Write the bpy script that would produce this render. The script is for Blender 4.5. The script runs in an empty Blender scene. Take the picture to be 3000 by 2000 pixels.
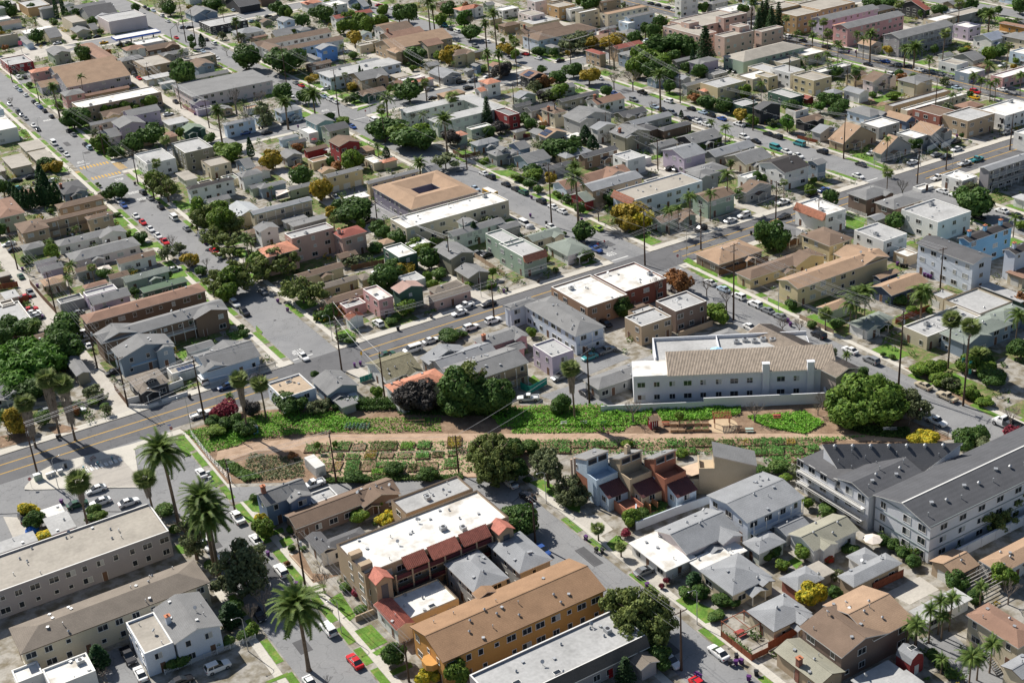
import bpy, math, random
import numpy as np
from mathutils import Vector, Matrix
R = math.radians
rng = random.Random(11)
sc = bpy.context.scene
col = sc.collection

# ------------------------------------------------------------------ camera, sky, sun, exposure
CAM_F, CAM_PITCH, CAM_ROLL, CAM_YAW, CAM_H = 46.9350, 0.45378, -0.07370, 0.52067, 155.0
cd = bpy.data.cameras.new('camera'); cam = bpy.data.objects.new('camera', cd); col.objects.link(cam)
cd.sensor_fit = 'HORIZONTAL'; cd.sensor_width = 36; cd.lens = CAM_F; cd.clip_start = 1; cd.clip_end = 6000
f = Vector((math.sin(CAM_YAW)*math.cos(CAM_PITCH), math.cos(CAM_YAW)*math.cos(CAM_PITCH), -math.sin(CAM_PITCH)))
r0 = Vector((math.cos(CAM_YAW), -math.sin(CAM_YAW), 0)); u0 = r0.cross(f)
rr = r0*math.cos(CAM_ROLL) + u0*math.sin(CAM_ROLL); uu = u0*math.cos(CAM_ROLL) - r0*math.sin(CAM_ROLL)
cam.matrix_world = Matrix(((rr.x, uu.x, -f.x, 0), (rr.y, uu.y, -f.y, 0), (rr.z, uu.z, -f.z, CAM_H), (0, 0, 0, 1)))
sc.camera = cam
SUN_EL, SUN_AZ = 42.0, -13.0            # azimuth from +Y towards +X
w = bpy.data.worlds.new('World'); sc.world = w; w.use_nodes = True
nt = w.node_tree; bg = nt.nodes['Background']; sk = nt.nodes.new('ShaderNodeTexSky'); sk.sky_type = 'NISHITA'; sk.sun_disc = False
sk.sun_elevation = R(SUN_EL); sk.sun_rotation = R(SUN_AZ); nt.links.new(sk.outputs[0], bg.inputs[0]); bg.inputs[1].default_value = 0.062
sl = bpy.data.lights.new('sun', 'SUN'); sl.energy = 5.0; sl.angle = R(.5); sl.color = (1, .95, .87)
so = bpy.data.objects.new('sun', sl); col.objects.link(so)
sv = Vector((math.sin(R(SUN_AZ))*math.cos(R(SUN_EL)), math.cos(R(SUN_AZ))*math.cos(R(SUN_EL)), math.sin(R(SUN_EL))))
so.rotation_euler = sv.to_track_quat('Z', 'Y').to_euler()
vs = sc.view_settings; vs.view_transform = 'Standard'; vs.look = 'None'; vs.exposure = 0.42; vs.gamma = 1; vs.use_curve_mapping = False
sc.cycles.max_bounces = 4; sc.cycles.diffuse_bounces = 2; sc.cycles.glossy_bounces = 2; sc.cycles.transmission_bounces = 2

# ------------------------------------------------------------------ materials
MATS = {}
def mat(name, rgb, rough=.85, var=.12, scale=.6, fine=6, bump=.0, spec=.25, metal=0, rgb2=None, cut=(.45, .7), kind='noise', trans=0, bands=0, obj=.0, crack=0):
    """one principled surface: base colour with large blotches and fine grain, optional second colour in patches"""
    if name in MATS: return MATS[name]
    m = bpy.data.materials.new(name); m.use_nodes = True; n = m.node_tree.nodes; L = m.node_tree.links
    b = n['Principled BSDF']; b.inputs['Roughness'].default_value = rough; b.inputs['Specular IOR Level'].default_value = spec; b.inputs['Metallic'].default_value = metal
    g = n.new('ShaderNodeNewGeometry')
    def noise(s, d=3):
        t = n.new('ShaderNodeTexNoise'); t.inputs['Scale'].default_value = s; t.inputs['Detail'].default_value = d; L.new(g.outputs['Position'], t.inputs['Vector']); return t.outputs['Fac']
    def ramp(fac, a, c, p0=0., p1=1.):
        r = n.new('ShaderNodeMapRange'); r.inputs[1].default_value = p0; r.inputs[2].default_value = p1; r.inputs[3].default_value = a; r.inputs[4].default_value = c; L.new(fac, r.inputs[0]); return r.outputs[0]
    def mul(a, c):
        t = n.new('ShaderNodeMath'); t.operation = 'MULTIPLY'; L.new(a, t.inputs[0]); L.new(c, t.inputs[1]); return t.outputs[0]
    v = mul(ramp(noise(scale), 1-var, 1+var, .25, .75), ramp(noise(fine, 2), 1-var, 1+var, .25, .75))
    if bands:
        wv = n.new('ShaderNodeTexWave'); wv.bands_direction = 'Z'; wv.inputs['Scale'].default_value = bands; wv.inputs['Distortion'].default_value = .6; L.new(g.outputs['Position'], wv.inputs['Vector']); v = mul(v, ramp(wv.outputs['Fac'], .95, 1.05))
    if crack:
        vo = n.new('ShaderNodeTexVoronoi'); vo.feature = 'DISTANCE_TO_EDGE'; vo.inputs['Scale'].default_value = crack; va = n.new('ShaderNodeVectorMath'); va.operation = 'ADD'; nz = n.new('ShaderNodeTexNoise'); nz.inputs['Scale'].default_value = .5; L.new(g.outputs['Position'], nz.inputs['Vector']); vm = n.new('ShaderNodeVectorMath'); vm.operation = 'SCALE'; vm.inputs['Scale'].default_value = 3.5; L.new(nz.outputs['Color'], vm.inputs[0]); L.new(g.outputs['Position'], va.inputs[0]); L.new(vm.outputs[0], va.inputs[1]); L.new(va.outputs[0], vo.inputs['Vector']); v = mul(v, ramp(vo.outputs['Distance'],   .78, 1, .004, .018))
    if obj:
        oi = n.new('ShaderNodeObjectInfo'); v = mul(v, ramp(oi.outputs['Random'], 1-obj, 1+obj))
    mx = n.new('ShaderNodeMix'); mx.data_type = 'RGBA'; mx.blend_type = 'MULTIPLY'; mx.inputs[0].default_value = 1
    cc = n.new('ShaderNodeCombineColor'); [L.new(v, cc.inputs[i]) for i in range(3)]
    L.new(cc.outputs[0], mx.inputs[7])
    if rgb2:
        m2 = n.new('ShaderNodeMix'); m2.data_type = 'RGBA'; m2.inputs[6].default_value = (*rgb, 1); m2.inputs[7].default_value = (*rgb2, 1)
        L.new(ramp(noise(scale*1.7+.05, 5), 0, 1, *cut), m2.inputs[0]); L.new(m2.outputs[2], mx.inputs[6])
    else: mx.inputs[6].default_value = (*rgb, 1)
    L.new(mx.outputs[2], b.inputs['Base Color'])
    if bump:
        bp = n.new('ShaderNodeBump'); bp.inputs['Strength'].default_value = bump; bp.inputs['Distance'].default_value = .1; L.new(noise(fine*1.5, 4), bp.inputs['Height']); L.new(bp.outputs[0], b.inputs['Normal'])
    if trans:
        tr = n.new('ShaderNodeBsdfTranslucent'); L.new(mx.outputs[2], tr.inputs[0]); ms = n.new('ShaderNodeMixShader'); ms.inputs[0].default_value = trans
        L.new(b.outputs[0], ms.inputs[1]); L.new(tr.outputs[0], ms.inputs[2]); L.new(ms.outputs[0], n['Material Output'].inputs['Surface'])
    MATS[name] = m; return m
WALLC = dict(wh=(.74,.73,.70), cr=(.58,.51,.38), tn=(.42,.32,.22), gy=(.36,.36,.35), bg=(.26,.32,.38), lb=(.50,.60,.70), bb=(.16,.33,.72), pk=(.60,.34,.33), pw=(.70,.60,.58), lv=(.50,.43,.52), br=(.20,.14,.10), gn=(.38,.44,.34), dg=(.07,.13,.10), rd=(.30,.05,.05), bw=(.60,.65,.73), gw=(.62,.66,.60), ol=(.26,.25,.19), dk=(.06,.06,.065), bl=(.17,.23,.34), te=(.24,.36,.38), ye=(.60,.50,.31), sg=(.33,.42,.33), pu=(.24,.22,.28), pb=(.50,.35,.30), bt=(.33,.21,.14), bk=(.26,.10,.07), dt=(.22,.16,.13), nv=(.06,.08,.13), gt=(.34,.32,.33), rb=(.30,.12,.09))
WALLC['or'] = (.56,.29,.09); WALLC.update(pc=(.60,.43,.36), oc=(.50,.33,.17), tb=(.22,.42,.60), l2=(.40,.38,.42))
ROOFC = dict(tn2=(.46,.36,.26), br=(.19,.135,.10), lg=(.27,.278,.29), g=(.215,.215,.215), dg=(.11,.11,.115), bn=(.19,.135,.10), rb=(.27,.165,.12), tn=(.36,.245,.165), w=(.76,.75,.72), cl=(.50,.22,.14), gn=(.20,.25,.19), gn2=(.085,.13,.085), be=(.37,.34,.295), gg=(.22,.25,.22), rd=(.28,.09,.07), bg=(.26,.29,.35), bg2=(.21,.18,.15), gw=(.42,.44,.45), pb=(.22,.13,.12), pt=(.40,.27,.23), dk=(.055,.05,.05), ot=(.23,.21,.14), ow=(.30,.29,.23), ob=(.30,.185,.11), ct=(.44,.16,.12), wh=(.74,.73,.70))
def wallm(c): return mat('stucco_'+c, WALLC[c], .9, .07, .25, 5, .15)
def roofm(c, flat=False):
    if flat:
        if c == 'lg': return mat('flat_roof_lg', (.41,.41,.405), .9, .12, .13, 1.5, .08, rgb2=(.31,.31,.305), cut=(.5,.8))
        if c == 'w': return mat('flat_roof_w', (.70,.69,.66), .8, .07, .15, 1.2, .05, rgb2=(.47,.43,.37), cut=(.52,.72))
        return mat('flat_roof_'+c, ROOFC[c], .9, .10, .13, 1.5, .08, rgb2=tuple(v*.78 for v in ROOFC[c]), cut=(.5,.8))
    if c in ('cl', 'ct', 'ot'): return mat('clay_roof_'+c, ROOFC[c], .8, .22, 1.2, 5, .5)
    return mat('shingle_'+c, ROOFC[c], .92, .13, .35, 4.5, .35, bands=3.2)
TRIM = mat('white_trim', (.72,.71,.68), .6, .04); DARKTRIM = mat('brown_trim', (.10,.07,.05), .7, .05); TEAL = mat('teal_trim', (.04,.22,.20), .6, .05); CLAY = mat('clay_trim', (.50,.20,.11), .8, .12)
GLASS = mat('window_glass', (.025,.03,.036), .05, .1, spec=.8); BLIND = mat('window_blind', (.42,.43,.42), .4, .1, spec=.5)
GDOOR = mat('garage_door_paint', (.66,.65,.61), .6, .05); DOOR = mat('door_paint', (.16,.09,.06), .6, .1)
METAL = mat('galvanised_metal', (.45,.46,.47), .45, .08, metal=.5); DKMETAL = mat('dark_metal', (.05,.05,.055), .5, .1, metal=.4)
WOOD = mat('weathered_wood', (.20,.13,.085), .85, .2, 1, 8); RWOOD = mat('red_wood', (.26,.085,.045), .8, .18, 1, 8); POLEW = mat('pole_wood', (.085,.055,.04), .9, .2, 1, 8)
CONC = mat('concrete', (.47,.44,.39), .9, .09, .12, 2, .05, rgb2=(.40,.37,.33), cut=(.45,.75)); BLOCKG = mat('yard_ground', (.34,.32,.285), .95, .14, .22, 2.2, .05, rgb2=(.18,.155,.11), cut=(.42,.62))
WALK = mat('sidewalk_concrete', (.53,.50,.44), .9, .08, .2, 3, .05)
ASPH = mat('asphalt', (.24,.241,.244), .92, .08, .08, 2.5, .06, rgb2=(.215,.217,.222), cut=(.45,.7), crack=.16); ASPHD = mat('dark_asphalt', (.135,.135,.14), .92, .08, .1, 2.5, .06, rgb2=(.112,.112,.117), cut=(.5,.7), crack=.1)
YELLOW = mat('yellow_road_paint', (.55,.33,.06), .8, .12); WHITEP = mat('white_road_paint', (.62,.62,.60), .8, .12)
GRASS = mat('lawn_grass', (.105,.21,.030), .95, .25, .35, 3, .5, rgb2=(.21,.22,.06), cut=(.5,.75)); SOIL = mat('soil', (.22,.145,.095), .97, .2, .3, 4, .5, rgb2=(.31,.22,.15), cut=(.45,.7)); CHIPS = mat('wood_chips', (.44,.315,.225), .97, .14, .3, 5, .4, rgb2=(.36,.245,.165), cut=(.45,.72))
def leafm(k, rgb, rgb2): return mat('leaves_'+k, tuple(v*1.85 for v in rgb), .6, .3, .8, 3.0, rgb2=tuple(v*1.95 for v in rgb2), cut=(.35,.7), trans=.30, obj=.15, spec=.15)
LEAF = dict(B=leafm('dark_green', (.030,.065,.018), (.062,.10,.022)), L=leafm('mid_green', (.055,.105,.018), (.12,.16,.025)), LL=leafm('bright_green', (.040,.095,.016), (.075,.14,.022)), O=leafm('grey_green', (.065,.085,.042), (.11,.12,.055)), E=leafm('gum_green', (.060,.085,.026), (.12,.135,.04)),
  Y=leafm('golden', (.14,.125,.02), (.26,.17,.025)), YY=leafm('yellow_flower', (.14,.16,.02), (.48,.36,.03)), D=leafm('purple', (.032,.030,.030), (.055,.05,.045)), M=leafm('rust', (.16,.07,.03), (.22,.12,.05)), DR=leafm('dark_red', (.10,.02,.025), (.20,.03,.05)), RD=leafm('red_flower', (.45,.03,.03), (.15,.10,.03)), C=leafm('cypress', (.016,.040,.016), (.03,.06,.02)), N=leafm('conifer', (.028,.055,.025), (.05,.08,.03)), S=leafm('shrub', (.04,.085,.02), (.085,.12,.03)), P=leafm('palm', (.045,.080,.020), (.095,.125,.03)), W=leafm('fan_palm', (.07,.10,.028), (.13,.15,.05)), G=leafm('undergrowth', (.065,.17,.02), (.13,.24,.03)), V=leafm('vegetable', (.05,.13,.03), (.10,.20,.05)), K=leafm('kale', (.05,.10,.08), (.09,.15,.11)), F=leafm('fig', (.045,.09,.016), (.105,.15,.025)))
BARK = mat('bark', (.16,.12,.09), .95, .25, 1, 8, .5); PBARK = mat('palm_bark', (.17,.125,.09), .95, .25, 2, 9, .5); THATCH = mat('dead_fronds', (.30,.25,.20), .95, .3, 1, 7, .3); TWIG = mat('bare_twigs', (.22,.185,.16), .95, .15)
CARC = dict(wh=(.78,.78,.77), dk=(.018,.018,.022), gy=(.22,.23,.24), lb=(.42,.52,.62), bl=(.035,.09,.30), rd=(.55,.015,.02), ye=(.75,.42,.03), gn=(.03,.10,.06), te=(.06,.28,.30), tn=(.48,.41,.30), mr=(.12,.015,.025), nv=(.03,.07,.17), li=(.30,.45,.06))
def carm(c): return mat('car_paint_'+c, CARC[c], .25, .02, spec=.6)
TYRE = mat('tyre', (.02,.02,.02), .8); RIM = mat('rim', (.4,.4,.41), .35, metal=.7); LIGHTW = mat('headlight', (.7,.7,.7), .2); LIGHTR = mat('taillight', (.35,.02,.02), .3)

# ------------------------------------------------------------------ mesh helpers
class MB:
    def __init__(s): s.v = []; s.f = []; s.m = []
    def face(s, pts, m=0):
        i = len(s.v); s.v += [tuple(p) for p in pts]; s.f.append(tuple(range(i, i+len(pts)))); s.m.append(m)
    def box(s, x0, y0, z0, x1, y1, z1, m=0, top=None, bottom=True):
        i = len(s.v); s.v += [(x0,y0,z0),(x1,y0,z0),(x1,y1,z0),(x0,y1,z0),(x0,y0,z1),(x1,y0,z1),(x1,y1,z1),(x0,y1,z1)]
        for k, q in enumerate(((0,1,5,4),(1,2,6,5),(2,3,7,6),(3,0,4,7),(4,5,6,7),(3,2,1,0))):
            if k == 5 and not bottom: continue
            s.f.append(tuple(i+a for a in q)); s.m.append(top if k == 4 and top is not None else m)
    def prism(s, pts, z0, z1, m=0, top=None):
        n = len(pts); a = sum(pts[k][0]*pts[(k+1) % n][1]-pts[(k+1) % n][0]*pts[k][1] for k in range(n))
        if a < 0: pts = pts[::-1]
        i = len(s.v); s.v += [(x,y,z0) for x,y in pts]+[(x,y,z1) for x,y in pts]
        for k in range(n): s.f.append((i+k, i+(k+1) % n, i+n+(k+1) % n, i+n+k)); s.m.append(m)
        s.f.append(tuple(range(i+n, i+2*n))); s.m.append(m if top is None else top)
        s.f.append(tuple(range(i+n-1, i-1, -1))); s.m.append(m)
    def tube(s, p, q, r1, r2, n=6, m=0, cap=True):
        p, q = Vector(p), Vector(q); d = (q-p).normalized(); a = d.orthogonal().normalized(); b = d.cross(a); i = len(s.v)
        for c, r in ((p, r1), (q, r2)):
            for k in range(n): t = 2*math.pi*k/n; s.v.append(tuple(c+a*(r*math.cos(t))+b*(r*math.sin(t))))
        for k in range(n): s.f.append((i+k, i+(k+1) % n, i+n+(k+1) % n, i+n+k)); s.m.append(m)
        if cap: s.f.append(tuple(range(i+n, i+2*n))); s.m.append(m); s.f.append(tuple(range(i+n-1, i-1, -1))); s.m.append(m)
    def lathe(s, prof, n=10, m=0, c=(0,0)):
        i = len(s.v)
        for r, z in prof:
            for k in range(n): t = 2*math.pi*k/n; s.v.append((c[0]+r*math.cos(t), c[1]+r*math.sin(t), z))
        for j in range(len(prof)-1):
            for k in range(n): s.f.append((i+j*n+k, i+j*n+(k+1) % n, i+(j+1)*n+(k+1) % n, i+(j+1)*n+k)); s.m.append(m)
        s.f.append(tuple(range(i+(len(prof)-1)*n, i+len(prof)*n))); s.m.append(m)
    def sweep(s, pts, rad, n=5, m=0):
        for k in range(len(pts)-1): s.tube(pts[k], pts[k+1], rad[k], rad[k+1], n, m, True)
    def mesh(s, name, mats, smooth=False):
        me = bpy.data.meshes.new(name); me.from_pydata(s.v, [], s.f)
        for m in mats: me.materials.append(m)
        if len(mats) > 1: me.polygons.foreach_set('material_index', s.m)
        if smooth: me.polygons.foreach_set('use_smooth', [True]*len(s.f))
        me.update(); return me
    def build(s, name, mats, parent=None, loc=(0,0,0), rz=0, smooth=False):
        return put(name, s.mesh(name, mats if isinstance(mats, (list, tuple)) else [mats], smooth), parent, loc, rz)
def bx(T, name, m, *a): b = MB(); b.box(*a); return b.build(name, m, T)
def tb(T, name, m, *a): b = MB(); b.tube(*a); return b.build(name, m, T)
def put(name, me, parent=None, loc=(0,0,0), rz=0, scale=None):
    o = bpy.data.objects.new(name, me); col.objects.link(o); o.location = loc
    if rz: o.rotation_euler = (0, 0, rz)
    if scale is not None: o.scale = scale
    if parent is not None: o.parent = parent
    return o
def tag(o, label, cat, group=None):
    o['label'] = label; o['category'] = cat
    if group: o['group'] = group
    return o
def thing(name, label, cat, loc=(0,0,0), rz=0, group=None):
    o = bpy.data.objects.new(name, None); col.objects.link(o); o.location = loc; o.rotation_euler = (0, 0, rz); o.empty_display_size = .2
    return tag(o, label, cat, group)
def structure(name, mb, m): o = mb.build(name, m); o['kind'] = 'structure'; return o
def stuff(o): o['kind'] = 'stuff'; return o
def far(x, y): return math.hypot(x, y)       # metres from the point below the camera
SHARED = {}
def shared(key, fn):
    if key not in SHARED: SHARED[key] = fn()
    return SHARED[key]

# ------------------------------------------------------------------ what stands where (metres)
LANDMARKS = '''
the yellow crosswalk
the blue gas station canopy
the red corner shop
the bright blue house
the U-shaped white court
the crimson house
the black Tudor cottage
the pink stepped complex
the brick-roofed apartments
the white Tudor house
the pink scalloped block
the arched grey block
the red garden shed
the avenue's red car
the black wall sign
the steep tan roofs
the teal pickup
the clipped cypress row
the brown U-shaped apartments
the dark brown apartments
the courtyard ring roof
the school bus
the dusty pink block
the dark green Victorian
the arched entry porch
the golden tree
the sage clay-tiled apartments
the brick shop's white roof
the red tile mansard
the taupe box house
the blue townhouses
the tall bluish apartments
the white Spanish block
the big queen palms
the twin roadside palms
the black-roofed Spanish house
the bike racks
the bright green tree
the thatched twin palms
the torn patio canopy
the orange clay-tiled house
the white storage container
the slate blue house
the stepped condos
the garden pergola
the red garden tool shed
the white tiled apartments
the great round fig tree
the dark-roofed apartments
the white dump truck
the long grey block
the white picket fence
the red tile awnings
the red sedan
the orange block
the street-corner date palm
the silver sedan
the pergola patio
the red barn shed
the white parasol
the tan-brown roofs
the bed of kale
the path's far bend
the strolling person
the garden hut on stilts
'''.strip().split('\n')
WALL_WORD = dict(wh='white', cr='cream', tn='tan', gy='grey', bg='blue-grey', lb='pale blue', bb='bright blue', pk='pink', pw='pale pink-white', lv='lavender', br='brown', gn='pale green', dg='dark green', rd='red', bw='bluish white', gw='greenish white', ol='olive', dk='dark', bl='slate blue', te='teal', ye='yellow-cream', sg='sage', tnn='tan', pu='purple-grey', pb='dusty pink', bt='tan brick', bk='red brick', dt='taupe', nv='navy', gt='grey stucco', rb='brick-red', pc='pale pink', oc='orange-tan', tb='sky blue', l2='lavender-grey'); WALL_WORD['or'] = 'orange'
ROOF_WORD = dict(lg='pale grey', g='grey', dg='charcoal', bn='brown', rb='reddish brown', tn='tan', tn2='tan gravel', w='white', cl='clay tile', gn='green', gn2='dark green', be='gravel-beige', gg='grey-green', rd='red-brown', bg='blue-grey', bg2='grey-brown', gw='whitish grey', pb='purple-brown', pt='pinkish', dk='black', ot='olive tile', ow='olive-grey', br='brown', ob='brown shingle', ct='clay tile', wh='white')
CAR_WORD = {'wh': 'white', 'dk': 'black', 'gy': 'grey', 'lb': 'pale blue', 'bl': 'blue', 'rd': 'red', 'ye': 'yellow', 'gn': 'dark green', 'te': 'teal', 'tn': 'tan', 'mr': 'maroon', 'nv': 'navy blue', 'li': 'lime green'}
STREET_WORD = {'A1': 'along the crosswalk street', 'A2': 'along the school bus street', 'A3': 'along the bare-tree street', 'A4': 'on the wide palm avenue', 'B': 'on the date palm street', 'C': 'on the condo street', 'M': 'on the yellow-lined main street', 'X2': 'on the middle cross street', 'X3': 'on the gas station street', 'off': 'off the street'}
TREE_NAMES = ['bare_tree', 'bright_tree', 'broadleaf_tree', 'conifer_tree', 'cypress_tree', 'date_palm', 'eucalyptus_tree', 'fan_palm', 'feather_palm', 'golden_tree', 'olive_tree', 'purple_tree', 'red_shrub', 'rusty_tree', 'shrub', 'slim_palm', 'small_tree']
BUILDING_NAMES = ['apartment_building/apartment building', 'carport/carport', 'entry_porch/porch', 'garage/garage', 'garden_shed/shed', 'house/house', 'low_building/outbuilding', 'patio_cover/patio cover', 'shop_building/shop', 'storage_building/storage building']
LOOKS = '''
spreading dark green broadleaf tree
slender feather palm
dark green garden tree
narrow dark cypress
rounded green shrub
leafy mid green bush
bushy mid green tree
stout feather-crowned palm
bare leafless branching tree
fan palm with a short dead skirt
slim tall fan palm
airy grey-green tree
dark green round bush
golden olive leafy tree
bright fresh green tree
dark purple-leaved tree
tall tiered conifer
rusty brown leafed tree
tall airy eucalyptus-like tree
yellow-flowering bushy tree
tall fan palm cloaked in grey thatch
fan palm with hanging brown thatch
dark red leafed shrub
bright red flowering shrub
plain wooden pole
wooden utility pole with crossarm
tall wooden utility pole with stacked crossarms
curved-arm street lamp
garden bed of mixed vegetables
framed garden bed of bare soil
garden bed of lush green leaves
purple wheeled rubbish bin
black wheeled rubbish bin
'''.strip().split('\n')
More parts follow.
